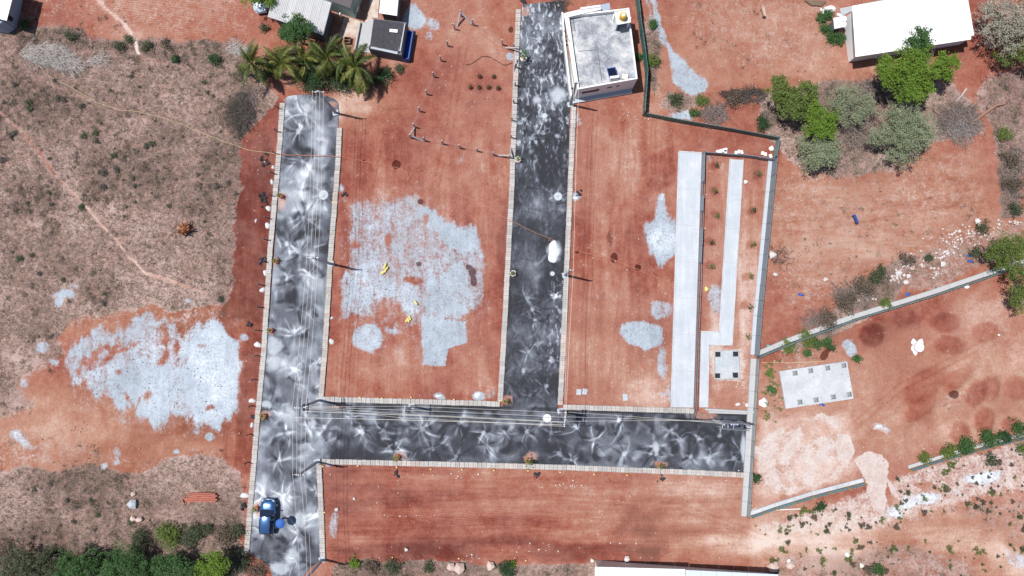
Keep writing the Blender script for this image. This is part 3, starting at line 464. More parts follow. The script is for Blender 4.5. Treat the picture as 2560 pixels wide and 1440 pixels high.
def road(name, edges, na, nl, z, label):
    """edges: rows of (uL,vL,uR,vR) down the road"""
    E = np.array(edges, float); tt = np.concatenate([[0], np.cumsum(np.hypot(np.diff(E[:, 0]), np.diff(E[:, 1])) + np.hypot(np.diff(E[:, 2]), np.diff(E[:, 3])))]); tt /= tt[-1]
    t = np.linspace(0, 1, nl); s = np.linspace(0, 1, na); R = np.stack([np.interp(t, tt, E[:, i]) for i in range(4)], -1)
    u = R[:, None, 0] * (1 - s) + R[:, None, 2] * s; w = R[:, None, 1] * (1 - s) + R[:, None, 3] * s
    a = (u - 1280) / F_PX; b = (720 - w) / F_PX; dz = b * ST - CT; k = (z - CAM_H) / dz; x = a * k; y = (b * CT + ST) * k
    zz_ = np.full(x.shape, z) + (fbm(x, y, 1.5, 3, 601) - .5) * .012
    ii = np.arange(x.size).reshape(x.shape); q = np.stack([ii[1:, :-1], ii[1:, 1:], ii[:-1, 1:], ii[:-1, :-1]], -1).reshape(-1, 4)
    p0 = np.array([x[1, 0] - x[0, 0], y[1, 0] - y[0, 0]]); p1 = np.array([x[0, 1] - x[0, 0], y[0, 1] - y[0, 0]])
    if p0[0] * p1[1] - p0[1] * p1[0] < 0: q = q
    me = raw_mesh(name, np.stack([x, y, zz_], -1).reshape(-1, 3), q, True)
    set_attr(me, 'swept', road_dust(u, w, x, y))
    rr = np.zeros(u.shape)
    for e in REDROAD: add_ell(rr, u + 12 * (fbm(x, y, 1., 3, 610) - .5), w + 12 * (fbm(x, y, 1., 3, 620) - .5), e, .66, 7)
    set_attr(me, 'earth', rr)
    return structure(link(name, me, MAT_ROAD), label)
def road_material():
    t = NT('dusty_asphalt'); n1 = t.noise(2.2, 4, .65, None, .6); n2 = t.noise(9.0, 2, .6)
    A = lambda a, b: t.math('ADD', a, b); C = lambda x, k: t.math('MULTIPLY', t.math('SUBTRACT', x, .5), k)
    d = A(A(t.attr('swept'), C(n1, .18)), C(n2, .26))
    col = t.ramp(t.math('MULTIPLY', d, .72), [(0.0, (.026, .027, .033)), (.15, (.048, .051, .064)), (.33, (.108, .118, .143)), (.53, (.215, .235, .275)), (.72, (.36, .39, .435)), (.92, (.55, .58, .615)), (1, (.61, .635, .66))])
    e = t.step(.3, .75, A(A(t.attr('earth'), C(n1, .5)), C(n2, .4))); col = t.mix(t.math('MULTIPLY', e, .7), col, (.44, .24, .19))
    return t.surf(col, .82, 0, t.bump(t.noise(8.0, 2, .6), .25, .04), .25)
MAT_ROAD = road_material()
road('road', [(757, 236.5, 792, 236), (734, 238, 816, 239.5), (719, 241, 834, 246), (714.5, 246, 842, 252), (713, 251, 846, 259), (711.5, 264, 847, 276), (703, 400, 842, 400), (667, 880, 806, 880), (652, 1040, 796, 1020), (631, 1298, 803, 1300), (624, 1380, 802, 1392), (630, 1388, 800, 1398), (644, 1396, 790, 1408), (660, 1404, 778, 1418), (672, 1416, 766, 1430), (680, 1432, 756, 1445), (686, 1460, 748, 1470), (692, 1500, 745, 1500), (700, 1700, 740, 1700)], 92, 760, .030, 'dust-streaked asphalt road running from the palms down past the blue car')
road('road', [(1306, 12, 1408, 0), (1303, 40, 1412, 30), (1302, 60, 1415, 60), (1293, 300, 1425, 262), (1286, 480, 1418, 480), (1267, 820, 1406, 820), (1257, 1016, 1394, 1026), (1254, 1090, 1390, 1090)], 90, 640, .034, 'dark asphalt road between the wire-fenced plot and the white house')
road('road', [(776, 1003, 770, 1152), (810, 1003, 800, 1149), (1200, 1013, 1200, 1157), (1252, 1016, 1252, 1158), (1408, 1023, 1420, 1163), (1740, 1032, 1740, 1175), (1868, 1036, 1864, 1184)], 96, 700, .038, 'dusty asphalt cross road ending at the concrete boundary wall')
# ------------------------------------------------------------------ MATERIALS
def slab_material():
    t = NT('kerb_slab_concrete'); v = t.obj(); n = t.noise(7, 3, .6, v)
    vo = t.n('ShaderNodeTexVoronoi', feature='F1'); t.l(t.mapv(v, (4.2, 4.2, 0.001)), vo.inputs[0]); vo.inputs['Randomness'].default_value = 0.0; vo.inputs['Scale'].default_value = 1.0
    dot = t.step(.26, .16, vo.outputs[0])
    k = t.math('ADD', t.math('MULTIPLY_ADD', n, .26, .80), t.math('MULTIPLY_ADD', t.orand(), .26, -.13)); pn = t.noise(.22, 3, .6)
    col = t.mix(t.step(.5, .68, pn), (.45, .43, .41), (.49, .42, .38)); nd = t.n('ShaderNodeVectorMath', operation='SCALE'); t.l(col, nd.inputs[0]); t.l(k, nd.inputs['Scale'])
    col = t.mix(t.math('MULTIPLY', t.step(.52, .70, t.noise(1.3, 4, .7)), .55), nd.outputs[0], (.33, .20, .16)); col = t.mix(t.math('MULTIPLY', dot, .5), col, (.14, .13, .13))
    return t.surf(col, .9, 0, None, .2)
M_SLAB = slab_material()
M_CONC = plain('concrete_pale', (.42, .455, .50), .88, 0, .10, 1.2, .12)
def mottled(name, lo, mid, hi, sc=.5, soil=.25):
    t = NT(name); n = t.noise(sc, 5, .65, None, .5); n2 = t.noise(sc * 6, 3, .65); n3 = t.noise(sc * 2.3, 4, .7); f = t.math('ADD', t.math('MULTIPLY', n, .6), t.math('ADD', t.math('MULTIPLY', n2, .2), t.math('MULTIPLY', n3, .2)))
    c = t.ramp(f, [(.36, lo), (.5, mid), (.62, hi)]); c = t.mix(t.math('MULTIPLY', t.step(.58, .76, n3), soil), c, (.42, .27, .22)); sp = t.step(.16, .07, t.voro(sc * 3)); c = t.mix(t.math('MULTIPLY', sp, .5), c, (.12, .11, .11))
    return t.surf(c, .88, 0, t.bump(n2, .15, .02), .2)
M_CONCW = mottled('concrete_white', (.38, .395, .42), (.47, .485, .51), (.55, .56, .575))
M_CONCRAFT = mottled('concrete_raft_grey', (.34, .375, .41), (.42, .455, .49), (.50, .52, .535), .6, .4)
M_CONCG = plain('concrete_grey', (.40, .42, .44), .9, 0, .2, 1.5, .15)
M_PLINTH = plain('plinth_mortar', (.42, .42, .43), .9, 0, .14, 2.0, .2)
M_PIT = plain('pit_shade_concrete', (.24, .245, .26), .9, 0, .2, 2, .1)
M_WHITE = plain('white_paint', (.74, .74, .74), .6, 0, .06, 1.5, .06)
M_CREAM = plain('cream_paint', (.70, .66, .58), .7, 0, .06, 2, .06)
M_TEAL = plain('pale_green_paint', (.42, .55, .50), .7, 0, .08, 1.2, .06)
M_BLUEWALL = plain('blue_grey_paint', (.32, .37, .46), .75, 0, .12, 1.0, .08)
M_DARKWALL = plain('dark_grey_render', (.12, .125, .14), .85, 0, .15, 1.5, .1)
M_ROOFWHITE = plain('white_roof_sheet', (.80, .81, .82), .45, 0, .03, .7, 0)
M_ROOFGREY = plain('weathered_cement_sheet', (.52, .52, .53), .8, 0, .2, 1.1, .05, perobj=.06)
M_ROOFDARK = plain('old_dark_cement_sheet', (.105, .10, .115), .85, 0, .35, 2.2, .08, perobj=.05)
M_ROOFRED = plain('dark_roof_boards', (.11, .095, .10), .8, 0, .25, 2.0, .08, perobj=.03)
M_ROOFBLUE = plain('pale_blue_roof_sheet', (.52, .60, .72), .5, 0, .05, .8, 0)
M_STEEL = plain('grey_steel', (.20, .215, .24), .5, .6, .12, 4, 0)
M_SHEETG = plain('green_fence_sheet', (.055, .150, .135), .55, 0, .14, 1.6, .05, perobj=.015)
M_SHEETB = plain('grey_fence_sheet', (.20, .235, .265), .5, .1, .14, 1.6, .05, perobj=.03)
M_SHEETT = plain('teal_fence_sheet', (.155, .24, .24), .55, 0, .15, 1.6, .05, perobj=.03)
M_PALEPANEL = plain('pale_precast_panel', (.30, .33, .33), .85, 0, .16, 1.6, .1, perobj=.07)
M_ORANGE = plain('orange_post_paint', (.62, .33, .035), .6, 0, .1, 4, 0)
M_POLE = plain('cast_concrete_pole', (.36, .38, .42), .85, 0, .1, 3, .1)
M_STONE = plain('granite_post', (.40, .37, .37), .85, 0, .14, 4, .15)
M_WIRE = plain('aluminium_wire', (.80, .77, .70), .45, .0, .04, 2, 0)
M_BLACK = plain('black_iron', (.022, .024, .030), .5, .2, .1, 4, 0)
M_DARK = plain('dark_blue_steel', (.045, .055, .085), .6, 0, .1, 4, 0)  # steel in one even dark blue-grey
M_PORC = plain('white_insulator', (.72, .72, .70), .3, 0, .04, 4, 0)
M_BLUE = plain('blue_plastic', (.035, .10, .36), .45, 0, .1, 3, 0)
M_BLUEGREY = plain('faded_blue_enamel', (.05, .09, .20), .5, 0, .15, 3, 0)
M_TERRA = plain('terracotta', (.42, .17, .12), .9, 0, .12, 4, .1)
M_BRICK = plain('fired_brick', (.40, .135, .10), .9, 0, .15, 6, .2, perobj=.12)
M_PIPE = plain('old_timber', (.20, .14, .10), .9, 0, .2, 6, .2)
M_YELLOW = plain('yellow_sack', (.68, .58, .20), .8, 0, .1, 6, .2)
M_STONEW = plain('pale_quarry_stone', (.56, .52, .50), .92, 0, .12, 5, .3, perobj=.08)
M_STONEP = plain('pinkish_quarry_stone', (.52, .40, .35), .92, 0, .14, 5, .3, perobj=.08)
M_LIMEHEAP = plain('lime_powder', (.60, .63, .65), .95, 0, .08, 7, .4)
M_DUSTHEAP = plain('stone_dust_heap', (.39, .455, .545), .95, 0, .16, 5, .4)

# ------------------------------------------------------------------ KERBS made of single slabs
def lerp2(pts, d):                 # point at distance d along a polyline of Vectors
    for a, b in zip(pts[:-1], pts[1:]):
        L = (b - a).length
        if d <= L or b is pts[-1]: return a + (b - a) * (d / L), (b - a).normalized()
        d -= L
SLAB_MESH = {}
def slab_mesh(L, Wd):
    key = (round(L, 2), round(Wd, 2))
    if key not in SLAB_MESH:
        m = MB(); b = .018; H = .15; l, w = L / 2 - .014, Wd / 2
        vs = [(-l, -w, 0), (l, -w, 0), (l, w, 0), (-l, w, 0), (-l, -w, H - b), (l, -w, H - b), (l, w, H - b), (-l, w, H - b), (-l + b, -w + b, H), (l - b, -w + b, H), (l - b, w - b, H), (-l + b, w - b, H)]
        fs = [(0, 1, 5, 4), (1, 2, 6, 5), (2, 3, 7, 6), (3, 0, 4, 7), (4, 5, 9, 8), (5, 6, 10, 9), (6, 7, 11, 10), (7, 4, 8, 11), (8, 9, 10, 11)]
        SLAB_MESH[key] = m.add(vs, fs).mesh('slab')
    return SLAB_MESH[key]
def kerb(pts, label, wd=.60, step=.50):
    P3 = [P(u, v) for u, v in pts]; tot = sum((b - a).length for a, b in zip(P3[:-1], P3[1:])); n = round(tot / step); L = tot / n
    root = thing('kerb', label, 'kerb', P3[0]); root['kind'] = 'structure'
    core = MB()                                            # mortar bed just under the slabs
    for a, b in zip(P3[:-1], P3[1:]): core.beam(a + Vector((0, 0, .03)), b + Vector((0, 0, .03)), wd - .05, .10)
    core.build('mortar_bed', M_CONCG, root)
    me = slab_mesh(L, wd)
    for i in range(n):
        p, d = lerp2(P3, (i + .5) * L); o = link('slab', me, M_SLAB, root)
        o.location = p - root.location + Vector((rnd.uniform(-.02, .02), rnd.uniform(-.02, .02), rnd.uniform(-.02, .02)))
        o.rotation_euler = (rnd.uniform(-.03, .03), rnd.uniform(-.03, .03), math.atan2(d.y, d.x) + rnd.uniform(-.03, .03))
    return root
kerb([(707, 258), (697, 400), (676, 625), (660, 880), (645, 1040), (624, 1298), (617, 1382)], 'pale concrete slab kerb between the road with the car and the dry field')
kerb([(849.5, 320), (846, 400), (826, 655), (812.5, 880), (803, 993)], 'slab kerb between the palm-end road and the plot with the large grey dust spread')
kerb([(804, 997.5), (1000, 1003), (1200, 1008), (1250, 1010)], 'slab kerb along the bottom of the plot with the grey dust spread')
kerb([(1296, 24), (1291, 140), (1279, 480), (1261, 820), (1250.5, 1003)], 'slab kerb on the wire-fenced plot side of the dark road')
kerb([(1434, 268), (1425, 480), (1410, 820), (1400.5, 1012)], 'slab kerb below the white house on the far side of the dark road')
kerb([(1408, 1017.5), (1560, 1022), (1735, 1027)], 'short slab kerb running up to the white concrete drive')
kerb([(805, 1153.5), (1100, 1160), (1420, 1168.5), (1740, 1181), (1862, 1187.5)], 'long slab kerb along the top of the big red bottom plot')
kerb([(798, 1162), (803, 1270), (807.5, 1392)], 'slab kerb right of the blue car beside the red bottom plot')

# ------------------------------------------------------------------ CONCRETE DRIVES AND RAFTS
def flat(name, poly, z0, z1, mat): return structure(MB().prism([P(*p)[:2] for p in poly], z0, z1).build(name, mat))
def drive_material():
    t = NT('fresh_concrete_drive'); n = t.noise(.55, 4, .6); n2 = t.noise(4, 3, .6); n3 = t.noise(1.0, 3, .6, t.mapv(t.pos(), (1.6, .12, 1), (0, 0, -.04)))
    f = t.math('ADD', t.math('MULTIPLY', n, .35), t.math('ADD', t.math('MULTIPLY', n2, .2), t.math('MULTIPLY', n3, .45)))
    return t.surf(t.mix(t.math('MULTIPLY', t.step(.60, .78, t.noise(1.6, 5, .7)), .35), t.ramp(f, [(.3, (.37, .405, .45)), (.5, (.455, .49, .535)), (.68, (.57, .595, .63))]), (.45, .33, .29)), .85, 0, t.bump(n2, .1, .02), .25)
M_DRIVE = drive_material()
def drive(poly, kerb_lines, label, joints=()):
    d = thing('concrete_drive', label, 'driveway', P(*poly[0])); MB().prism([P(*p)[:2] for p in poly], -.06, .055).build('surface', M_DRIVE, d)
    for (a, b) in joints: MB().beam(P(*a, .056), P(*b, .056), .05, .006).build('joint', M_CONCG, d)
    for pts in kerb_lines:
        for a, b in zip(pts[:-1], pts[1:]):
            MB().beam(P(*a, .04), P(*b, .04), .13, .14).build('edging', M_CONCW, d)
    return d
drive([(1698, 380), (1754, 383), (1733, 1019), (1679, 1018)], [[(1697, 379), (1677.5, 1018)], [(1697, 379), (1754, 382)]], 'long wide pale concrete drive on the right plot', [((1698 - k * 20 / 7 + 1, 380 + k * 91), (1754 - k * 3 - 1, 383 + k * 91)) for k in range(1, 7)])
drive([(1827, 398), (1856, 400), (1828, 861), (1773, 861), (1769, 1018), (1748, 1018), (1752, 831), (1799, 831)], [[(1825, 397), (1798, 830), (1752, 829)], [(1857.5, 399), (1829.5, 862), (1772, 862), (1769, 1019)]], 'narrow L-shaped pale concrete drive beside the seedling beds', [((1826 - k * 5.4, 398 + k * 86), (1855 - k * 5.4, 400 + k * 86)) for k in range(1, 5)] + [((1800, 832), (1800, 860)), ((1750, 925), (1770, 925))])
def pit_mesh(m, c, a, b, wd, z):   # raised collar round a square column pit
    pass
def raft(corners, pits, ps, z, label, mat, base_col, pit_mat=None):
    C3 = [P(u, v, z) for u, v in corners]; ctr = sum(C3, Vector()) / len(C3)
    r = thing('concrete_raft', label, 'foundation', (ctr.x, ctr.y, 0))
    ax = (C3[1] - C3[0]).normalized(); ay = (C3[3] - C3[0]).normalized(); W_ = (C3[1] - C3[0]).length; H_ = (C3[3] - C3[0]).length
    loc = [((P(u, v, z) - C3[0]).dot(ax), (P(u, v, z) - C3[0]).dot(ay)) for u, v in pits]; h = ps / 2
    xs = sorted({0.0, W_} | {max(0.12, min(W_ - .12, x + s)) for x, y in loc for s in (-h, h)}); ys = sorted({0.0, H_} | {max(.12, min(H_ - .12, y + s)) for x, y in loc for s in (-h, h)})
    m = MB(); pt = lambda x, y, zz: tuple(C3[0] + ax * x + ay * y + Vector((0, 0, zz - z)))
    for i in range(len(xs) - 1):
        for j in range(len(ys) - 1):
            cx, cy = (xs[i] + xs[i + 1]) / 2, (ys[j] + ys[j + 1]) / 2
            if any(abs(cx - x) < h and abs(cy - y) < h for x, y in loc): continue
            q = [pt(xs[i], ys[j], z), pt(xs[i + 1], ys[j], z), pt(xs[i + 1], ys[j + 1], z), pt(xs[i], ys[j + 1], z)]; m.add(q[::-1], [(0, 1, 2, 3)])
    for a, b in ((0, 1), (1, 2), (2, 3), (3, 0)):
        p, q = C3[a], C3[b]; m.add([p, q, (q.x, q.y, -.1), (p.x, p.y, -.1)], [(0, 1, 2, 3)])
    m.build('slab', mat, r)
    for x, y in loc:
        w = MB(); q = [(x - h, y - h), (x + h, y - h), (x + h, y + h), (x - h, y + h)]; dp = .03
        for a in range(4):
            p0, p1 = q[a], q[(a + 1) % 4]; w.add([pt(*p0, z), pt(*p1, z), pt(*p1, dp), pt(*p0, dp)], [(0, 1, 2, 3)])
        w.add([pt(*p_, dp) for p_ in q], [(0, 1, 2, 3)]); pit = w.build('column_pit', pit_mat or M_PIT, r)
        e = MB()                                            # a raised lip
        for a in range(4):
            p0, p1 = q[a], q[(a + 1) % 4]; o = lambda t_: (t_[0] + (.04 if t_[0] > x else -.04), t_[1] + (.04 if t_[1] > y else -.04))
            e.beam(pt(*o(p0), z + .02), pt(*o(p1), z + .02), .08, .06)
        e.build('lip', M_CONCG, pit)
    return r
RQ = lambda x, y: (1840 + x / 2.667, 840 + y / 2.667)
raft([RQ(290, 235), RQ(740, 168), RQ(785, 410), RQ(333, 485)], [RQ(393, 247), RQ(497, 230), RQ(610, 212), RQ(718, 195), RQ(426, 440), RQ(533, 425), RQ(648, 405), RQ(754, 388)], .48, .28, 'large white concrete raft with eight square column pits', M_CONCW, None)
raft([(1787.5, 877), (1848, 876), (1848.5, 948), (1788.5, 948)], [(1794.5, 885.5), (1839, 885.5), (1794.5, 940), (1839.5, 939)], .60, .22, 'small grey concrete raft with four corner pits beside the drive', M_CONCRAFT, None, M_BLACK)  # black pits: the shade of a deep recess put into the colour
# the broken sheets and small slabs lying about
def lying_slab(u, v, w, h, rz, label, mat=None, z=.0, t=.06):
    c = P(u, v); return alone('concrete_slab', MB().box((c.x, c.y, z + t / 2), (w, h, t), rz), mat or M_CONC, label, 'slab')
lying_slab(1447, 980, .55, .65, -.1, 'pale square slab lying by the kerb, first of a pair', M_CONC, .0); lying_slab(1462, 979, .55, .65, -.2, 'pale square slab lying by the kerb, second of a pair', M_CONC, .0); lying_slab(1563, 993, .55, .75, .1, 'single pale slab lying on the pinkish earth by the kerb', M_CONC, .0)
lying_slab(1655, 493, .45, .85, -.25, 'small slotted slab on the lime above the grey dust patch', M_CONC, .0)

# ------------------------------------------------------------------ SHEET FENCES AND WALLS
def sheet_fence(name, pts, height, label, cat, sheet_mat, post_mat, bay=1.9, plinth=None, post_w=.08, rail=True, open_bays=(), thick=.045, top_mat=None, post_over=.12, lean=0.0, skip=()):
    P3 = [P(u, v) for u, v in pts]; root = thing(name, label, cat, P3[0]); k = 0
    corr = (sheet_mat is not M_PALEPANEL)
    for a, b in zip(P3[:-1], P3[1:]):
        L = (b - a).length; n = max(1, round(L / bay)); d = (b - a) / L; s = Vector((d.y, -d.x, 0)); z0 = .0
        if plinth:
            off, pw, ph, pm = plinth
            for i in range(n):
                q0, q1 = a + d * (L * i / n), a + d * (L * (i + 1) / n)
                MB().beam(q0 + s * off + Vector((0, 0, ph / 2 - .05)), q1 - d * .02 + s * off + Vector((0, 0, ph / 2 - .05 + rnd.uniform(-.015, .015))), pw * rnd.uniform(.94, 1.05), ph + .1).build('plinth_block', pm, root)
        for i in range(n):
            q0, q1 = a + d * (L * i / n), a + d * (L * (i + 1) / n); jit = s * rnd.uniform(-.03, .03); tp = Vector((0, 0, height * rnd.uniform(.985, 1.015))) + s * (lean + rnd.uniform(-.02, .02))
            if k not in open_bays and k not in skip:
                m = MB(); nc = 9 if corr else 1                  # ribbed sheet: a folded strip with thickness
                for side in (1, -1):
                    vs = []; fs = []
                    for j in range(nc + 1):
                        f = j / nc; w = ((.018 if j % 2 else -.018) if corr else 0) + side * thick / 2; e = q0 + (q1 - q0) * (f * .97 + .015) + s * w + jit
                        vs += [e + Vector((0, 0, .05)), e + tp]
                    for j in range(nc): fs.append((2 * j, 2 * j + 2, 2 * j + 3, 2 * j + 1) if side == 1 else (2 * j, 2 * j + 1, 2 * j + 3, 2 * j + 2))
                    m.add(vs, fs)
                nv = 2 * (nc + 1)
                m.f += [(2 * j + 1, 2 * j + 3, nv + 2 * j + 3, nv + 2 * j + 1) for j in range(nc)]
                m.f += [(0, 1, nv + 1, nv), (nv - 2, 2 * nv - 2, 2 * nv - 1, nv - 1)]
                m.build('sheet', sheet_mat, root)
            if rail and k not in skip:
                r = MB()
                for zf in ((.97, .52) if k in open_bays else (.97,)): r.beam(q0 + tp * zf, q1 + tp * zf, .055, .05)
                if k in open_bays: r.beam(q0 + Vector((0, 0, .12)), q1 + Vector((0, 0, .12)), .05, .05)
                r.build('rail', top_mat or post_mat, root)
            MB().beam(q0, q0 + tp + Vector((0, 0, post_over)), post_w, post_w).build('post', post_mat, root); k += 1
        if b is P3[-1]: MB().beam(b, b + tp + Vector((0, 0, post_over)), post_w, post_w).build('post', post_mat, root)
    return root
sheet_fence('sheet_fence', [(1585, -60), (1588, 0), (1600, 90), (1613, 188), (1606, 289)], 1.75, 'dark green sheet fence right of the white house', 'fence', M_SHEETG, M_STEEL, 2.1)
sheet_fence('sheet_fence', [(1606, 289), (1700, 307), (1820, 327), (1940, 350)], 1.15, 'dark green sheet fence slanting across the top of the right plot', 'fence', M_SHEETG, M_STEEL, 2.3)
sheet_fence('sheet_fence', [(1940, 351), (1932, 397)], 1.3, 'short grey green sheet fence closing the plot corner', 'fence', M_SHEETT, M_STEEL, 2.1)
sheet_fence('sheet_fence', [(1757, 385), (1845, 391), (1930, 402)], .95, 'grey sheet fence across the top of the seedling beds', 'fence', M_SHEETB, M_STEEL, 2.3)
sheet_fence('sheet_fence', [(1931, 402), (1912, 600), (1893, 790), (1886, 888)], 1.5, 'grey sheet fence with a pale footing right of the seedling beds', 'fence', M_SHEETB, M_STEEL, 1.95, (-.0 + .26, .42, .10, M_CONC))
sheet_fence('steel_railing', [(1755, 385), (1751, 530), (1745, 700), (1738, 900), (1734, 1022), (1727, 1045)], 1.2, 'grey steel railing between the two concrete drives, sheeted at its upper end', 'railing', M_SHEETB, M_STEEL, 1.85, None, .06, True, tuple([2, 4] + list(range(7, 40))))
sheet_fence('sheet_fence', [(1890, 893), (1980, 855), (2130, 800), (2330, 738), (2500, 680), (2600, 645), (2760, 590)], 1.15, 'teal sheet fence on a pale footing slanting across the right parcels', 'fence', M_SHEETT, M_STEEL, 2.0, (-.34, .52, .20, M_PLINTH))
sheet_fence('boundary_wall', [(1890, 897), (1880, 1060), (1873, 1180), (1866, 1290)], 1.05, 'pale precast boundary wall with a wide footing at the road end', 'wall', M_PALEPANEL, M_STEEL, 1.9, (.36, .62, .26, M_PLINTH))
sheet_fence('post_fence', [(1876, 1290), (1940, 1268), (2030, 1240), (2160, 1206)], .55, 'low sagging blue-green fence with orange posts, left piece before the sandy gap', 'fence', M_SHEETT, M_ORANGE, 1.75, (-.30, .42, .10, M_CONCW), .07, True, (), .04, M_STEEL, .35, .12)
sheet_fence('post_fence', [(2272, 1174), (2360, 1146), (2480, 1112), (2580, 1088), (2700, 1050)], .55, 'low blue-green fence with orange posts, right piece beside the green scrub', 'fence', M_SHEETT, M_ORANGE, 2.0, (-.30, .36, .10, M_PLINTH), .07, True, (), .04, M_STEEL, .35, .10)
c = P(2000, 1272); alone('fallen_pipe', MB().tube([P(1938, 1275, .08), P(2000, 1272, .08)], .07, 8), M_PORC, 'white pipe lying below the orange-post fence', 'pipe')
structure(MB().beam(P(1762, 1023, .14), P(1885, 1030, .14), .22, .34).build('low_wall', M_CONCG), 'low grey concrete wall behind the transformer'); 
MB_ = MB().prism([P(1772, 1027)[:2], P(1882, 1033)[:2], P(1878, 1046)[:2], P(1770, 1038)[:2]], -.05, .03).build('apron', M_PLINTH); structure(MB_, 'pale earth apron below the transformer')

# ------------------------------------------------------------------ WIRE FENCE OF GRANITE POSTS (middle plot)
wf = thing('wire_fence', 'wire fence of granite posts round the upper middle plot', 'fence', P(1028, 345))
WP = [(1153, 40), (1137, 73), (1120, 115), (1103, 152), (1085, 192), (1068, 236), (1050, 278), (1037, 318), (1028, 345), (1062, 352), (1107, 360), (1150, 370), (1193, 378), (1234, 388), (1275, 395), (1278, 345), (1280, 302), (1284, 258), (1288, 215), (1291, 170), (1285, 122), (1256, 112), (1183, 62)]
HP = 1.45
for u, v in WP:
    b = P(u, v); m = MB(); w = .085; m.add([(b.x + x * s_, b.y + y * s_, z) for z, s_ in ((-.1, 1), (HP, .8)) for x, y in ((-w, -w), (w, -w), (w, w), (-w, w))], [(3, 2, 1, 0), (4, 5, 6, 7), (0, 1, 5, 4), (1, 2, 6, 5), (2, 3, 7, 6), (3, 0, 4, 7)]); m.build('post', M_STONE, wf)
for (a, b) in [((1028, 345), (1037, 318)), ((1028, 345), (1058, 353)), ((1153, 40), (1143, 66)), ((1153, 40), (1178, 60)), ((1275, 395), (1243, 389)), ((1276, 392), (1277, 368)), ((1290, 130), (1264, 120)), ((1286, 150), (1284, 182))]:
    MB().beam(P(*a) + Vector((0, 0, 1.15)), P(*b), .15, .15).build('strut', M_STONE, wf)
seq = [WP[i] for i in list(range(0, 15))]; 
for zz_ in (.5, 1.2):
    for a, b in zip(seq[:-1], seq[1:]): MB().tube([P(*a) + Vector((0, 0, zz_)), P(*b) + Vector((0, 0, zz_))], .007, 3, False).build('wire', M_STONE, wf)
    MB().tube([P(1256, 112) + Vector((0, 0, zz_)), P(1183, 62) + Vector((0, 0, zz_)), P(1153, 40) + Vector((0, 0, zz_))], .007, 3, False).build('wire', M_STONE, wf)
# thin posts along the field side of the road
ff = thing('post_and_wire_fence', 'row of thin dark posts along the field edge of the left road', 'fence', P(700, 275))
FP = [(697, 272), (694, 330), (689, 384), (684, 434), (679, 490), (672, 546), (668, 600), (661, 654), (656, 713), (651, 768), (647, 826), (643, 889), (638, 948), (631, 1014), (625, 1085), (620, 1155)]
for u, v in FP: MB().beam(P(u, v), P(u, v) + Vector((rnd.uniform(-.05, .05), rnd.uniform(-.05, .05), 1.35)), .10, .10).build('post', M_DARKWALL, ff)

# ------------------------------------------------------------------ POWER LINE
def pole(u, v, h, label, arm_dir, arms, group='concrete power poles', lean=(0, 0)):
    b = P(u, v); r = thing('power_pole', label, 'power pole', b, group); top = b + Vector((lean[0], lean[1], h))
    m = MB(); m.add([(b.x + x, b.y + y, -.2) for x, y in ((-.16, -.12), (.16, -.12), (.16, .12), (-.16, .12))] + [(top.x + x, top.y + y, h) for x, y in ((-.09, -.08), (.09, -.08), (.09, .08), (-.09, .08))], [(3, 2, 1, 0), (4, 5, 6, 7), (0, 1, 5, 4), (1, 2, 6, 5), (2, 3, 7, 6), (3, 0, 4, 7)]); m.build('shaft', M_POLE, r)
    MB().box((b.x, b.y, .06), (.7, .6, .24), .2).build('footing', M_CONC, r)
    ins = []
    for dz, wd in arms:
        d = Vector((math.cos(arm_dir), math.sin(arm_dir), 0)); c = top + Vector((0, 0, dz)); am = MB().beam(c - d * wd / 2, c + d * wd / 2, .09, .09).build('cross_arm', M_STEEL, r); n = 4 if wd > 1.1 else 2
        for i in range(n):
            q = c + d * wd * ((i / (n - 1)) - .5) * .94; MB().lathe(q, [(.03, .04), (.07, .07), (.05, .13), (.075, .16), (.04, .24)], 8).build('insulator', M_PORC, am); ins.append(q + Vector((0, 0, .25)))
    return r, ins
def wire(a, b, label, sag=.35, r=.0125, n=12):
    pts = [a + (b - a) * (i / n) - Vector((0, 0, sag * 4 * (i / n) * (1 - i / n))) for i in range(n + 1)]
    return alone('power_line', MB().tube(pts, r, 4), M_WIRE, label, 'cable', 'overhead wires', base=tuple(a))
_, iA = pole(840, 283, 7.5, 'power pole at the palm end of the left road', 0.0, [(-.35, 1.25)])
_, iI = pole(828, 660, 7.5, 'power pole halfway down the left road kerb', 0.0, [(-.35, 1.25)])
pC, iC = pole(799, 1000, 7.6, 'power pole with crowded cross arms at the road junction', 0.05, [(-.3, 1.5), (-1.0, 1.4)])
_, iD = pole(794, 1154, 7.0, 'power pole at the corner opposite the road junction', 0.0, [(-.3, 1.25)])
_, iH = pole(806, 1398, 6.4, 'power pole at the bottom end of the left road', 0.15, [(-.3, 1.3)])
_, iM = pole(1030, 1015, 5.6, 'short power pole on the cross road kerb', 1.5, [(-.3, 1.3)])
pF, iF = pole(1401, 1027, 7.4, 'power pole with frames where the dark road meets the cross road', 1.45, [(-.3, 1.5), (-1.1, 1.4)])
_, iE = pole(1426, 262, 7.4, 'tall power pole at the corner of the white house', 0.0, [(-.3, .55)])
_, iG = pole(1413, 688, 7.2, 'power pole halfway down the dark road kerb', 0.0, [(-.3, .6)])
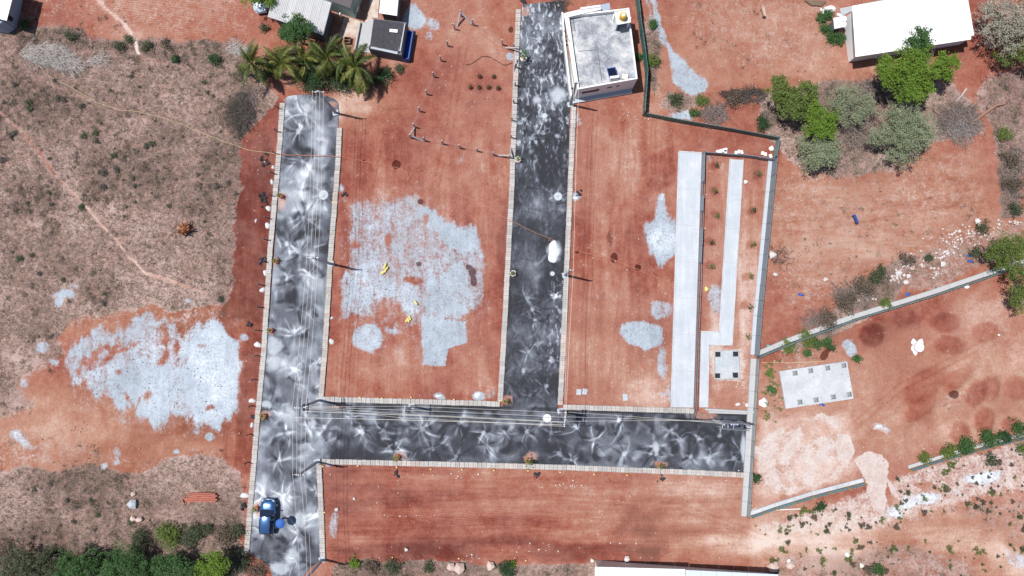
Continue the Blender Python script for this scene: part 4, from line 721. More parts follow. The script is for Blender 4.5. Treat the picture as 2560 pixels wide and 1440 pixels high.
# long arms on the junction pole
d = MB(); t_ = iC[0]; 
cc = P(799, 1000); MB().beam(cc + Vector((-.1, -.9, 6.9)), cc + Vector((-.1, .9, 6.9)), .10, .10).build('cross_arm', M_DARK, pC); MB().beam(cc + Vector((.5, -.8, 6.2)), cc + Vector((.5, .8, 6.2)), .09, .09).build('cross_arm', M_DARK, pC); MB().box((cc.x + .25, cc.y - .1, 6.0), (.5, .7, .6), .1).build('junction_box', M_DARK, pC)
cf = P(1401, 1027); MB().beam(cf + Vector((-.5, -1.3, 6.2)), cf + Vector((-.5, .5, 6.2)), .10, .10).build('cross_arm', M_DARK, pF); MB().beam(cf + Vector((.5, -1.2, 6.2)), cf + Vector((1.1, -1.0, 6.2)), .10, .10).build('cross_arm', M_DARK, pF); MB().box((cf.x - .1, cf.y - .3, 5.6), (.5, .5, .7), .1).build('junction_box', M_DARK, pF)
ORD = ('leftmost', 'second from the left', 'third from the left', 'rightmost'); ROW = ('lowest', 'second lowest', 'second highest', 'highest')
for k in range(4):
    wire(iA[k], iI[k], ORD[k] + ' overhead wire above the upper half of the left road'); wire(iI[k], iC[k], ORD[k] + ' overhead wire above the middle of the left road')
    wire(iC[k], iD[k], ORD[k] + ' overhead wire between the two junction corner poles', .12)
    if k != 1: wire(iD[k], iH[k], ('leftmost', '', 'middle', 'rightmost')[k] + ' overhead wire above the road beside the blue car')
    wire(iC[k + 4] + Vector((.2, 0, 0)), iM[k], ROW[k] + ' thin wire above the cross road from the junction to the short pole', .2, .011); wire(iM[k], iF[k], ROW[k] + ' thin wire above the cross road from the short pole to the dark road', .3, .011)
for k in (0, 2): wire(iC[4 + k] + Vector((0, -1.0 + .3 * k, .3)), iF[4 + k] + Vector((-.2, -.3 * k, 0)), ('lower' if k == 0 else 'upper') + ' heavy overhead wire along the top of the cross road', .5, .019)
for k in range(2):
    wire(iE[k], iG[k], ('left' if k == 0 else 'right') + ' overhead wire above the upper dark road kerb', .3); wire(iG[k], iF[k * 2], ('left' if k == 0 else 'right') + ' overhead wire above the lower dark road kerb', .3)
for k in range(3): wire(iF[k + 1] + Vector((.2, 0, -.4)), P(1800 + k * 10, 1052 + k * 4, 3.4), ('upper', 'middle', 'lower')[k] + ' thin overhead wire from the framed pole to the transformer', .4, .012)

# ------------------------------------------------------------------ TRANSFORMER
tr = thing('transformer', 'blue transformer on a steel frame at the road end', 'transformer', P(1812, 1058))
for (u, v) in [(1782, 1048), (1845, 1052)]: MB().beam(P(u, v), P(u, v) + Vector((0, 0, 4.2)), .2, .2).build('frame_post', M_POLE, tr)
a_, b_ = P(1782, 1048), P(1845, 1052)
for z in (1.6, 2.7, 3.6): MB().beam(a_ + Vector((0, .12, z)), b_ + Vector((0, .12, z)), .1, .12).build('frame_beam', M_STEEL, tr); MB().beam(a_ + Vector((0, -.55, z)), b_ + Vector((0, -.55, z)), .1, .12).build('frame_beam', M_STEEL, tr)
MB().beam(a_ + Vector((0, 0, 3.6)), P(1815, 1062, 1.7), .09, .09).build('brace', M_POLE, tr); MB().beam(b_ + Vector((0, 0, 3.6)), P(1860, 1058, 1.0), .09, .09).build('brace', M_DARK, tr)
cb = (a_ + b_) / 2; tank = MB().box((cb.x + .1, cb.y - .1, 2.2), (.75, .5, .9)).build('tank', M_BLUEGREY, tr)
for i in range(7): MB().box((cb.x - .20 + i * .10, cb.y - .52, 2.15), (.035, .16, .7)).build('cooling_fin', M_BLUEGREY, tank)
for i in range(3): MB().lathe((cb.x - .2 + i * .32, cb.y - .1, 2.67), [(.05, 0), (.09, .05), (.05, .12), (.09, .18), (.04, .32)], 8).build('bushing', M_PORC, tank); MB().beam(P(1806 + i * 14, 1062, 3.7), P(1806 + i * 14, 1072, 3.1), .06, .06).build('switch_arm', M_PORC, tr)
MB().beam(P(1800, 1064, 3.4), P(1850, 1068, 3.4), .1, .1).build('switch_bar', M_DARK, tr); MB().box((cb.x + 1.3, cb.y - .5, 1.2), (.5, .4, .8)).build('meter_box', M_DARK, tr)
# ------------------------------------------------------------------ BUILDINGS
def inset(c4, d):
    ctr = sum(c4, Vector()) / len(c4); out = []
    for p in c4: v = p - ctr; out.append(ctr + v * (1 - d / max(v.length, .1)))
    return out
def ribbed_roof(parent, e0, e1, r1, r0, n, ribs, mat, name='roof_sheet', h=.035, thick=.03):
    """sheets side by side from edge e0-e1 up to edge r0-r1; ribs run up the slope"""
    up = (e1 - e0).cross(r0 - e0).normalized(); up = up if up.z > 0 else -up; first = None
    for i in range(n):
        vs = []; m = MB(); lift = rnd.uniform(0, .02)
        for j in range(ribs + 1):
            f = (i + j / ribs * .985 + .008) / n; o = up * ((h if j % 2 else 0) + lift); a, b = e0 + (e1 - e0) * f, r0 + (r1 - r0) * f
            vs += [a + o, b + o]
        nv = len(vs); m.add(vs + [v - up * thick for v in vs], [])
        for j in range(ribs):
            m.f.append((2 * j, 2 * j + 1, 2 * j + 3, 2 * j + 2)); m.f.append((nv + 2 * j, nv + 2 * j + 2, nv + 2 * j + 3, nv + 2 * j + 1)); m.f.append((2 * j, 2 * j + 2, nv + 2 * j + 2, nv + 2 * j)); m.f.append((2 * j + 1, nv + 2 * j + 1, nv + 2 * j + 3, 2 * j + 3))
        m.f += [(0, nv, nv + 1, 1), (nv - 2, nv - 1, 2 * nv - 1, 2 * nv - 2)]
        m.build(name, mat, parent)
def quadz(uv, z): return [P(u, v, z) for u, v in uv]
# --- white flat-roofed house
def roof_floor_material():
    t = NT('stained_roof_screed'); n = t.noise(.55, 5, .70, None, .8); n2 = t.noise(4.5, 4, .7); n3 = t.noise(.22, 3, .6)
    f = t.math('ADD', t.math('MULTIPLY', n, .55), t.math('ADD', t.math('MULTIPLY', n2, .25), t.math('MULTIPLY', n3, .2)))
    return t.surf(t.ramp(f, [(.36, (.13, .135, .155)), (.46, (.26, .275, .305)), (.53, (.40, .41, .43)), (.64, (.62, .61, .595))]), .9, 0, t.bump(n2, .15, .03), .2)
M_SCREED = roof_floor_material()
HZ = 3.35
hc = quadz([(1444, 223.6), (1594, 196.8), (1571.5, 20), (1418, 37)], HZ)      # sw se ne nw
HF = Vector(((hc[0].x + hc[1].x + hc[2].x + hc[3].x) / 4, (hc[0].y + hc[1].y + hc[2].y + hc[3].y) / 4, 0))
ho = thing('white_house', 'white flat-roofed house with a yellow water tank on its roof', 'house', HF)
MB().prism([p[:2] for p in hc], 0, 2.75).build('wall', M_WHITE, ho)
rin = inset(hc, .2); MB().prism([p[:2] for p in rin], 2.752, 2.80).build('roof_floor', M_SCREED, ho)
for i in range(4):
    a, b = hc[i], hc[(i + 1) % 4]; d = (b - a).normalized(); s = Vector((-d.y, d.x, 0)); q = MB().beam(Vector((a.x, a.y, 3.05)) + s * .085 + d * (.17 if i % 2 else 0), Vector((b.x, b.y, 3.05)) + s * .085 - d * (.17 if i % 2 else 0), .17, .60); q.build('parapet', M_WHITE, ho)
HQ = lambda x, y, z: P(1380 + x / 5.143, y / 5.143, z)
for z0, pts in ((2.80, [(335, 660), (590, 640)]), (2.80, [(590, 660), (640, 1040)])):
    MB().beam(HQ(*pts[0], 2.802), HQ(*pts[1], 2.802), .07, .012).build('screed_joint', M_DARKWALL, ho)
# stair head with tank platform
pc = [HQ(838, 318, 4.5), HQ(1008, 288, 4.5), HQ(985, 108, 4.5), HQ(806, 150, 4.5)]
MB().prism([p[:2] for p in pc], 4.38, 4.5).build('tank_platform', M_CREAM, ho)
pi_ = inset(pc, .12)
for i in (1, 2, 3):
    a, b = pi_[i], pi_[(i + 1) % 4]; MB().beam(Vector((a.x, a.y, 3.58)), Vector((b.x, b.y, 3.58)), .12, 1.56).build('stair_wall', M_WHITE, ho)
for i in range(4):
    a, b = pc[i], pc[(i + 1) % 4]; MB().beam(Vector((a.x, a.y, 4.56)), Vector((b.x, b.y, 4.56)), .09, .12).build('platform_rim', M_WHITE, ho)
MB().beam(HQ(960, 185, 4.56), HQ(1018, 235, 4.5), .09, .09).build('pipe', M_WHITE, ho); MB().beam(HQ(800, 175, 3.9), HQ(780, 250, 3.6), .12, .5).build('stair_wall', M_WHITE, ho)
tk = HQ(905, 232, 4.5); wt = thing('water_tank', 'yellow plastic water tank with a white lid on the house roof', 'water tank', tk)
MB().lathe(tk, [(.34, 0), (.37, .05), (.37, .2), (.35, .23), (.37, .26), (.37, .50), (.35, .53), (.37, .56), (.37, .68), (.28, .80), (.18, .84)], 20).build('body', plain('yellow_plastic', (.62, .38, .045), .45, 0, .08, 3, 0), wt, True); MB().lathe(tk + Vector((0, 0, .82)), [(.18, 0), (.19, .05), (.10, .09)], 16).build('lid', M_WHITE, wt)
so = thing('solar_heater', 'blue-framed solar water heater lying on the house roof', 'solar heater', HQ(780, 960, 2.8))
sc_ = [HQ(735, 1000, 2.98), HQ(848, 985, 2.98), HQ(815, 862, 3.5), HQ(703, 880, 3.5)]
def slab4(c4, t): 
    n = (c4[1] - c4[0]).cross(c4[3] - c4[0]).normalized(); n = n if n.z > 0 else -n
    return MB().add([p - n * t for p in c4] + list(c4), [(3, 2, 1, 0), (4, 5, 6, 7), (0, 1, 5, 4), (1, 2, 6, 5), (2, 3, 7, 6), (3, 0, 4, 7)])
slab4(sc_, .06).build('frame', M_BLUE, so); si = inset(sc_, .10); slab4([p + Vector((0, 0, .02)) for p in si], .02).build('collector', plain('dark_glass', (.012, .014, .035), .15, 0, .05, 2, 0, .5), so)
MB().tube([HQ(745, 1000, 3.15), HQ(860, 985, 3.15)], .17, 12).build('drum', M_WHITE, so)
MB().box(HQ(800, 1030, 2.9), (.9, .12, .2), .15).build('stand', M_STEEL, so)
alone('roof_box', MB().box(HQ(937, 990, 2.98), (.62, .52, .32), -.1), M_CREAM, 'cream box beside the solar heater on the house roof', 'box')
alone('satellite_dish', MB().lathe(HQ(1055, 968, 3.0), [(.02, .0), (.12, .02), (.22, .07), (.27, .13)], 16), M_BLUEWALL, 'round blue-grey dish in the corner of the house roof', 'dish')
# south face: black window bar carries the sunshade's shadow as colour; vents
def on_face(a, b, f, z, w, h, t, name, mat):
    p = a + (b - a) * f; d = (b - a).normalized(); n = Vector((d.y, -d.x, 0)); c = Vector((p.x, p.y, z)) + n * t / 2
    return MB().beam(c - d * w / 2, c + d * w / 2, t, h).build(name, mat, ho)
on_face(hc[0], hc[1], .24, 1.9, 2.0, .55, .03, 'window', M_BLACK); on_face(hc[0], hc[1], .35, 2.0, .16, .8, .05, 'window_frame', M_DARKWALL)
on_face(hc[0], hc[1], .56, 2.1, .6, .3, .03, 'vent', M_DARKWALL); on_face(hc[0], hc[1], .70, 2.1, .35, .35, .03, 'vent', M_DARKWALL); on_face(hc[0], hc[1], .45, .12, 7.2, .26, .5, 'plinth', M_CONC)
on_face(hc[1], hc[2], .3, 1.6, 1.2, 1.1, .03, 'window', M_BLACK); on_face(hc[1], hc[2], .7, 1.6, 1.2, 1.1, .03, 'window', M_BLACK)
# west side: canopy slab, front wall
cw = [HQ(205, 520, 2.6), HQ(300, 1110, 2.6), HQ(345, 1100, 2.6), HQ(240, 500, 2.6)]; MB().prism([p[:2] for p in cw], 2.45, 2.6).build('canopy', M_CREAM, ho)
cw2 = [HQ(165, 200, 2.9), HQ(205, 410, 2.9), HQ(240, 480, 2.9), HQ(215, 480, 2.9), HQ(150, 215, 2.9)]; MB().beam(HQ(172, 175, 3.0), HQ(240, 520, 3.0), .42, .34).build('balcony_beam', M_WHITE, ho); MB().beam(HQ(240, 520, 2.95), HQ(330, 1120, 2.95), .26, .32).build('balcony_beam', M_WHITE, ho)
for i, (x, y) in enumerate([(160, 400), (170, 450), (178, 505), (188, 555), (215, 580)]): MB().box(HQ(x, y, 2.2), (.16, .16, .12)).build('brown_tile', M_TERRA, ho)
MB().beam(HQ(215, 610, 1.9), HQ(250, 800, 1.9), .22, .05).build('brown_panel', M_TERRA, ho)
MB().beam(HQ(195, 200, 3.3), HQ(622, 100, 3.3), .55, .36).build('balcony_beam', M_WHITE, ho); MB().beam(HQ(365, 120, 3.4), HQ(620, 85, 3.4), .22, .45).build('balcony_beam', M_WHITE, ho)
MB().prism([HQ(625, 60, 2.6)[:2], HQ(740, 35, 2.6)[:2], HQ(752, 120, 2.6)[:2], HQ(628, 145, 2.6)[:2]], 2.5, 2.6).build('rear_canopy', M_BLUEWALL, ho)
la = thing('ladder', 'thin dark ladder lying on the house roof beside the parapet', 'ladder', HQ(260, 300, 2.8))
for a, b in (((225, 240), (240, 400)), ((268, 232), (295, 395))): MB().beam(HQ(*a, 2.95), HQ(*b, 2.95), .045, .05).build('rail', M_STEEL, la)
for k in range(5): MB().beam(HQ(227 + k * 3.2, 255 + k * 33, 2.95), HQ(271 + k * 5, 250 + k * 33, 2.95), .035, .035).build('rung', M_STEEL, la)
fw = thing('front_wall', 'low white compound wall and gate strip along the dark road', 'wall', P(1412, 130))
for a, b in (((1404, 42), (1410, 118)), ((1410, 118), (1422, 222)), ((1422, 222), (1427, 252))): MB().beam(P(*a) + Vector((0, 0, .6)), P(*b) + Vector((0, 0, .6)), .18, 1.2).build('wall_run', M_WHITE, fw)
MB().prism([P(1411, 118)[:2], P(1424, 116)[:2], P(1436, 220)[:2], P(1423, 220)[:2]], -.05, .22).build('front_step', M_WHITE, fw); MB().prism([P(1425, 224)[:2], P(1437, 222)[:2], P(1441, 250)[:2], P(1428, 252)[:2]], -.05, .12).build('side_step', M_CREAM, fw)
# --- corrugated house beside the palms
b1 = quadz([(669, 42), (808, 88), (831, 10), (692, -36)], 2.9); h1 = thing('sheet_roofed_house', 'house with a pale corrugated sheet roof behind the neem bush', 'house', inset(b1, 2)[0] * 0 + sum(b1, Vector()) / 4 * 1)
h1.location = (h1.location.x, h1.location.y, 0); w1_ = inset(b1, .55); MB().prism([p[:2] for p in w1_], 0, [2.45, 2.45, 2.75, 2.75]).build('wall', M_DARKWALL, h1)
ribbed_roof(h1, b1[0], b1[1], b1[2] + Vector((0, 0, .3)), b1[3] + Vector((0, 0, .3)), 7, 10, M_ROOFGREY, 'roof_sheet', .06)
# --- pale green house
b2 = [P(890, 47), P(906, 0), P(922, -47), P(845, -72), P(795, 15)]; h2 = thing('green_house', 'pale green walled house with dark roof boards at the top edge', 'house', P(860, -10)); 
MB().prism([p[:2] for p in b2], 0, 2.6).build('wall', M_TEAL, h2)
r2 = quadz([(792, -10), (876, 21), (898, -45), (815, -75)], 2.75); ribbed_roof(h2, r2[0], r2[1], r2[2] + Vector((0, 0, .3)), r2[3] + Vector((0, 0, .3)), 6, 4, M_ROOFRED, 'roof_board', .03); 
MB().beam(P(846, 34, 1.4) + Vector((.05, -.08, 0)), P(851, 35.5, 1.4) + Vector((.05, -.08, 0)), .25, .6).build('air_conditioner', M_WHITE, h2)
MB().box(P(897, 27, 1.3), (.10, .7, .9), -.3).build('window', M_DARKWALL, h2)
# --- white shed and dark shed by the green house
b3 = quadz([(947.6, 33), (992.7, 40), (999, -30), (955, -36)], 2.3); h3 = thing('white_shed', 'small white ribbed-roof shed above the dark-roofed shed', 'shed', P(975, 5)); MB().prism([p[:2] for p in inset(b3, .3)], 0, 2.1).build('wall', M_DARKWALL, h3); ribbed_roof(h3, b3[0], b3[1], b3[2], b3[3], 3, 8, M_ROOFWHITE, 'roof_sheet', .05)
b4 = quadz([(921, 121), (1003, 137), (1016, 55), (930, 45)], 2.1); h4 = thing('dark_shed', 'square shed with an old dark corrugated roof and grey walls', 'shed', P(968, 100)); MB().prism([p[:2] for p in b4], 0, 1.98).build('wall', M_DARKWALL, h4)
b4i = inset(b4, .35); ribbed_roof(h4, b4i[0] + Vector((0, 0, .02)), b4i[1] + Vector((0, 0, .02)), b4i[2] + Vector((0, 0, .2)), b4i[3] + Vector((0, 0, .2)), 5, 10, M_ROOFDARK, 'roof_sheet', .085)
MB().beam(b4[0] + Vector((.3, .15, .0)), b4[1] + Vector((-.4, .2, .0)), .3, .1).build('eave_slab', M_CONC, h4); MB().beam(b4[1] + Vector((-.2, .4, .02)), b4[2] + Vector((-.25, -.2, .02)), .3, .1).build('eave_slab', M_CONCG, h4); MB().beam(b4[0] + Vector((.1, .3, .0)), b4[3] + Vector((.1, -.1, .0)), .2, .1).build('eave_slab', M_CONCG, h4)
MB().box(P(984, 77, 2.42), (.9, .35, .06), -.1).build('patch_sheet', M_ROOFWHITE, h4)
tu = thing('blue_trough', 'long dark blue trough standing against the dark shed', 'trough', P(1021, 118))
for dx in (-.34, .34): MB().beam(P(1026, 82, .5) + Vector((dx, 0, 0)), P(1015, 150, .5) + Vector((dx, 0, 0)), .12, .9).build('side', M_BLUE, tu)
MB().beam(P(1026, 82, .12), P(1015, 150, .12), .60, .12).build('floor', M_BLUE, tu)
for q, w in (((1026, 82), .8), ((1015, 150), .8)): MB().beam(P(*q, .5) + Vector((-.4, 0, 0)), P(*q, .5) + Vector((.4, 0, 0)), .10, .9).build('end', M_BLUE, tu)
def yard_mat():
    t = NT('worn_yard_concrete'); n = t.noise(1.2, 4, .65); return t.surf(t.ramp(n, [(.35, (.40, .27, .21)), (.5, (.50, .40, .34)), (.65, (.55, .48, .43))]), .9)
M_YARD = yard_mat()
structure(MB().prism([P(*q)[:2] for q in [(846, 95), (862, 40), (890, 50), (912, 58), (930, -20), (950, -20), (945, 45), (930, 45), (925, 130), (884, 132), (890, 96)]], -.08, .03).build('yard_paving', M_YARD), 'worn pinkish concrete yard between the sheds')
structure(MB().prism([P(*q)[:2] for q in [(902, 60), (930, 50), (926, 132), (888, 131)]], -.06, .045).build('yard_paving', M_PLINTH), 'pale concrete strip left of the dark shed')
alone('yard_wall', MB().beam(P(901, 56, .2), P(887, 130, .2), .14, .45), M_PLINTH, 'knee-high wall across the concrete yard', 'wall')
cr = thing('wooden_crate', 'small open dark wooden crate beside the palms', 'crate', P(870, 104)); cc_ = P(870, 104)
for dx in (-.34, .34): MB().box((cc_.x + dx, cc_.y, .25), (.06, .75, .5), -.1).build('side', M_PIPE, cr)
for dy in (-.34, 0, .34): MB().box((cc_.x, cc_.y + dy, .25), (.62, .06, .5), -.1).build('divider', M_PIPE, cr)
# --- house in the top left corner
h5 = thing('blue_house', 'blue-grey walled house with a white roof in the top left corner', 'house', P(0, 20)); f5 = [P(42, 71), P(60, -10), P(70, -60), P(-120, -90), P(-130, 40)]
MB().prism([p[:2] for p in f5], 0, 2.7).build('wall', M_BLUEWALL, h5); r5 = quadz([(-150, 10), (17, 52), (38, -30), (-130, -75)], 2.9); ribbed_roof(h5, r5[0], r5[1], r5[2], r5[3], 6, 8, M_ROOFWHITE)
MB().prism([P(22, 84)[:2], P(40, 72)[:2], P(-20, 55)[:2], P(-40, 75)[:2]], 0, 2.0).build('porch', M_BLUEWALL, h5); MB().box(P(26, 46, 1.5), (.12, .5, .6), -.2).build('window', M_BLACK, h5)
# --- long white shed, top right
b6 = quadz([(2138.7, 142.5), (2428, 98.5), (2411, -26), (2125, 20)], 2.9); h6 = thing('white_shed', 'long shed with a dazzling white ribbed roof by the trees', 'shed', P(2270, 60)); w6 = inset(b6, .9)
MB().prism([P(2121, 156)[:2], P(2398, 112)[:2], P(2380, 5)[:2], P(2107, 50)[:2]], 0, 2.6).build('wall', M_WHITE, h6); ribbed_roof(h6, b6[0], b6[1], b6[2] + Vector((0, 0, .5)), b6[3] + Vector((0, 0, .5)), 14, 8, M_ROOFWHITE, 'roof_sheet', .05)
MB().prism([P(2099, 22)[:2], P(2260, -10)[:2], P(2262, 6)[:2], P(2125, 30)[:2], P(2102, 42)[:2]], -.05, .12).build('paving', M_CONCG, h6)
ts = thing('tank_slab', 'white slab carrying three round tank covers beside the long shed', 'slab', P(2100, 60)); tq = quadz([(2087, 72), (2115, 66), (2112, 39), (2084, 45)], 1.5); MB().prism([p[:2] for p in tq], 1.35, 1.5).build('top', M_WHITE, ts); MB().prism([p[:2] for p in inset(tq, .15)], 0, 1.349).build('base', M_DARKWALL, ts)
for u, v in ((2094, 52), (2108, 47.5), (2107.5, 61.5)): MB().lathe(P(u, v, 1.5), [(.36, 0), (.36, .10), (.30, .10), (.29, .05), (.05, .06)], 20).build('cover', M_WHITE, ts)
# --- shed at the bottom edge
b7 = quadz([(1487, 1417), (1713, 1423), (1713, 1560), (1487, 1560)], 2.8); h7 = thing('white_shed', 'white and pale blue roofed shed at the bottom edge', 'shed', P(1700, 1500)); b8 = quadz([(1714, 1425), (1946, 1436), (1946, 1560), (1714, 1560)], 2.7)
MB().prism([p[:2] for p in [inset(b7, .4)[0], P(1920, 1432), P(1920, 1545), inset(b7, .4)[3]]], 0, 2.5).build('wall', M_CREAM, h7); ribbed_roof(h7, b7[0], b7[1], b7[2], b7[3], 6, 4, M_ROOFWHITE, 'roof_sheet', .012); ribbed_roof(h7, b8[0], b8[1], b8[2], b8[3], 6, 4, M_ROOFBLUE, 'roof_sheet', .012)

# ------------------------------------------------------------------ CAR, UMBRELLA, PERSON
M_CARBLUE = plain('blue_car_paint', (.045, .12, .29), .20, .5, .03, 1, 0, .6, .6)
M_CARWHITE = plain('white_car_paint', (.55, .66, .78), .25, .1, .03, 1, 0, .6, .6)
M_GLASS = plain('car_glass', (.012, .02, .04), .06, 0, .03, 1, 0, .8)
M_TYRE = plain('tyre_rubber', (.015, .015, .017), .8, 0, .1, 6, 0)
M_CHROME = plain('bright_trim', (.75, .76, .78), .2, .6, .02, 2, 0)
def loft(rows):                    # rows of equal length rings (open lines) -> faces between
    m = MB(); n = len(rows[0]); m.v = [tuple(p) for r in rows for p in r]
    for i in range(len(rows) - 1):
        for k in range(n - 1): m.f.append((i * n + k, i * n + k + 1, (i + 1) * n + k + 1, (i + 1) * n + k))
    return m
def car(loc, rz, paint, label, open_door=True):
    r = thing('car', label, 'car', loc); r.rotation_euler = (0, 0, rz)
    def lk(name, m, mat, par=None, smooth=True): o = link(name, m.mesh(name, (0, 0, 0), smooth), mat, par or r); return o
    st = [(-1.93, .60, .62, .40), (-1.88, .74, .90, .32), (-1.6, .81, .97, .28), (-.9, .85, .99, .26), (.0, .855, .99, .26), (.78, .85, .985, .26), (1.25, .83, .945, .28), (1.62, .77, .88, .30), (1.84, .66, .76, .34), (1.93, .50, .60, .42)]
    rows = []
    for y, hw, zt, zb in st: rows.append([(-hw * .9, y, zb), (-hw, y, (zb + zt) / 2), (-hw * .985, y, zt - .10), (-hw * .90, y, zt - .015), (-hw * .45, y, zt + .025), (0, y, zt + .035), (hw * .45, y, zt + .025), (hw * .90, y, zt - .015), (hw * .985, y, zt - .10), (hw, y, (zb + zt) / 2), (hw * .9, y, zb)])
    b = loft(rows); n = 11; b.f.append(tuple(range(n))); e = (len(st) - 1) * n; b.f.append(tuple(e + k for k in range(n - 1, -1, -1))); body = lk('body', b, paint)
    roof = [[(-x * h, y, z) for x in (1, .85, .4)] + [(0, y, z + .03)] + [(x * h, y, z) for x in (.4, .85, 1)] for y, h, z in ((-1.62, .52, 1.40), (-1.45, .57, 1.46), (-.8, .60, 1.49), (-.2, .60, 1.48), (.14, .56, 1.42))]
    for rw in roof: rw[0] = (rw[0][0] * 1.03, rw[0][1], rw[0][2] - .05); rw[-1] = (rw[-1][0] * 1.03, rw[-1][1], rw[-1][2] - .05)
    lk('roof', loft(roof), paint); 
    for s in (-1, 1): MB_r = MB().tube([(s * .56, -1.4, 1.50), (s * .58, -.8, 1.53), (s * .56, -.1, 1.49)], .022, 6); lk('roof_rail', MB_r, M_BLACK)
    lk('windscreen', loft([[(-.575, .12, 1.39), (0, .15, 1.43), (.575, .12, 1.39)], [(-.74, .80, .985), (0, .88, 1.015), (.74, .80, .985)]]), M_GLASS)
    lk('rear_window', loft([[(-.70, -1.86, .96), (0, -1.90, .98), (.70, -1.86, .96)], [(-.53, -1.62, 1.37), (0, -1.66, 1.41), (.53, -1.62, 1.37)]]), M_GLASS)
    for s in (-1, 1):
        lk('side_window', MB().add([(s * .60, .08, 1.36), (s * .61, -1.5, 1.36), (s * .79, -1.78, .96), (s * .80, .74, .96)], [(0, 1, 2, 3) if s > 0 else (3, 2, 1, 0)]), M_GLASS)
        lk('mirror', MB().box((s * .95, .62, 1.0), (.20, .12, .14)), paint)
        lk('headlight', MB().beam((s * .46, 1.86, .74), (s * .70, 1.70, .80), .14, .12), M_CHROME); lk('tail_light', MB().box((s * .66, -1.88, .82), (.14, .10, .24)), M_TERRA)
        for y in (1.18, -1.22):
            w = MB().tube([(s * .66, y, .31), (s * .87, y, .31)], .31, 18); wh = lk('wheel', w, M_TYRE); q = MB().tube([(s * .80, y, .31), (s * .88, y, .31)], .19, 12); lk('rim', q, M_CHROME, wh)
    lk('grille', MB().box((0, 1.90, .66), (.80, .06, .12)), M_CHROME); lk('bumper', MB().beam((-.62, 1.90, .46), (.62, 1.90, .46), .14, .20), paint); lk('wiper', MB().beam((-.5, .88, 1.02), (.1, .84, 1.035), .03, .03), M_BLACK)
    lk('rear_bumper', MB().beam((-.66, -1.92, .46), (.66, -1.92, .46), .14, .20), paint)
    if open_door: d = MB().beam((.86, -.38, .66), (1.30, -.80, .66), .07, .70); dd = lk('door', d, paint, None, False); lk('door_window', MB().beam((.84, -.40, 1.18), (1.22, -.78, 1.18), .03, .34), M_GLASS, dd)
    return r
car(P(674.5, 1287, 0) + Vector((0, 0, .04)), math.radians(-2.5), M_CARBLUE, 'blue hatchback parked on the dusty road with a rear door open')
car(P(655, -4), math.radians(184), M_CARWHITE, 'pale blue and white car half under a tree at the top edge', False)
uc = P(699.5, 1310, 1.92); pb = Vector((uc.x + .05, uc.y + .10, .04))
um = thing('umbrella', 'round blue umbrella held up beside the car', 'umbrella', (uc.x, uc.y, 1.0))
for k in range(8):
    a0, a1 = k * math.pi / 4 + .2, (k + 1) * math.pi / 4 + .2; m = MB(); rows = []
    for rr, zz_ in ((.02, 2.0), (.22, 1.965), (.42, 1.88), (.54, 1.78)):
        am = (a0 + a1) / 2; rows.append([(uc.x + rr * math.cos(a0), uc.y + rr * math.sin(a0), zz_), (uc.x + rr * .95 * math.cos(am), uc.y + rr * .95 * math.sin(am), zz_ - .008), (uc.x + rr * math.cos(a1), uc.y + rr * math.sin(a1), zz_)])
    loft(rows).build('canopy_panel', M_BLUEUMB if 'M_BLUEUMB' in globals() else plain('blue_umbrella_cloth', (.035, .12, .40), .6, 0, .06, 4, 0), um)
    MB().tube([(uc.x, uc.y, 1.99), (uc.x + .54 * math.cos(a0), uc.y + .54 * math.sin(a0), 1.775)], .008, 4).build('rib', M_CHROME, um)
MB().tube([(uc.x, uc.y, 1.02), (uc.x, uc.y, 2.07)], .014, 6).build('shaft', M_STEEL, um); MB().lathe((uc.x, uc.y, 2.0), [(.035, 0), (.03, .04), (.01, .08)], 8).build('cap', M_CHROME, um)
def person_material():
    t = NT('person_clothes'); z = t.n('ShaderNodeSeparateXYZ'); t.l(t.obj(), z.inputs[0]); f = t.math('DIVIDE', z.outputs[2], 1.8)
    cr_ = t.n('ShaderNodeValToRGB'); t.l(f, cr_.inputs[0]); e = cr_.color_ramp; e.interpolation = 'CONSTANT'; e.elements[0].color = (.02, .02, .02, 1); e.elements[1].position = .05; e.elements[1].color = (.03, .035, .06, 1)
    for p_, c_ in ((.53, (.06, .08, .14, 1)), (.80, (.20, .10, .065, 1))): q = e.elements.new(p_); q.color = c_
    return t.surf(cr_.outputs[0], .8)
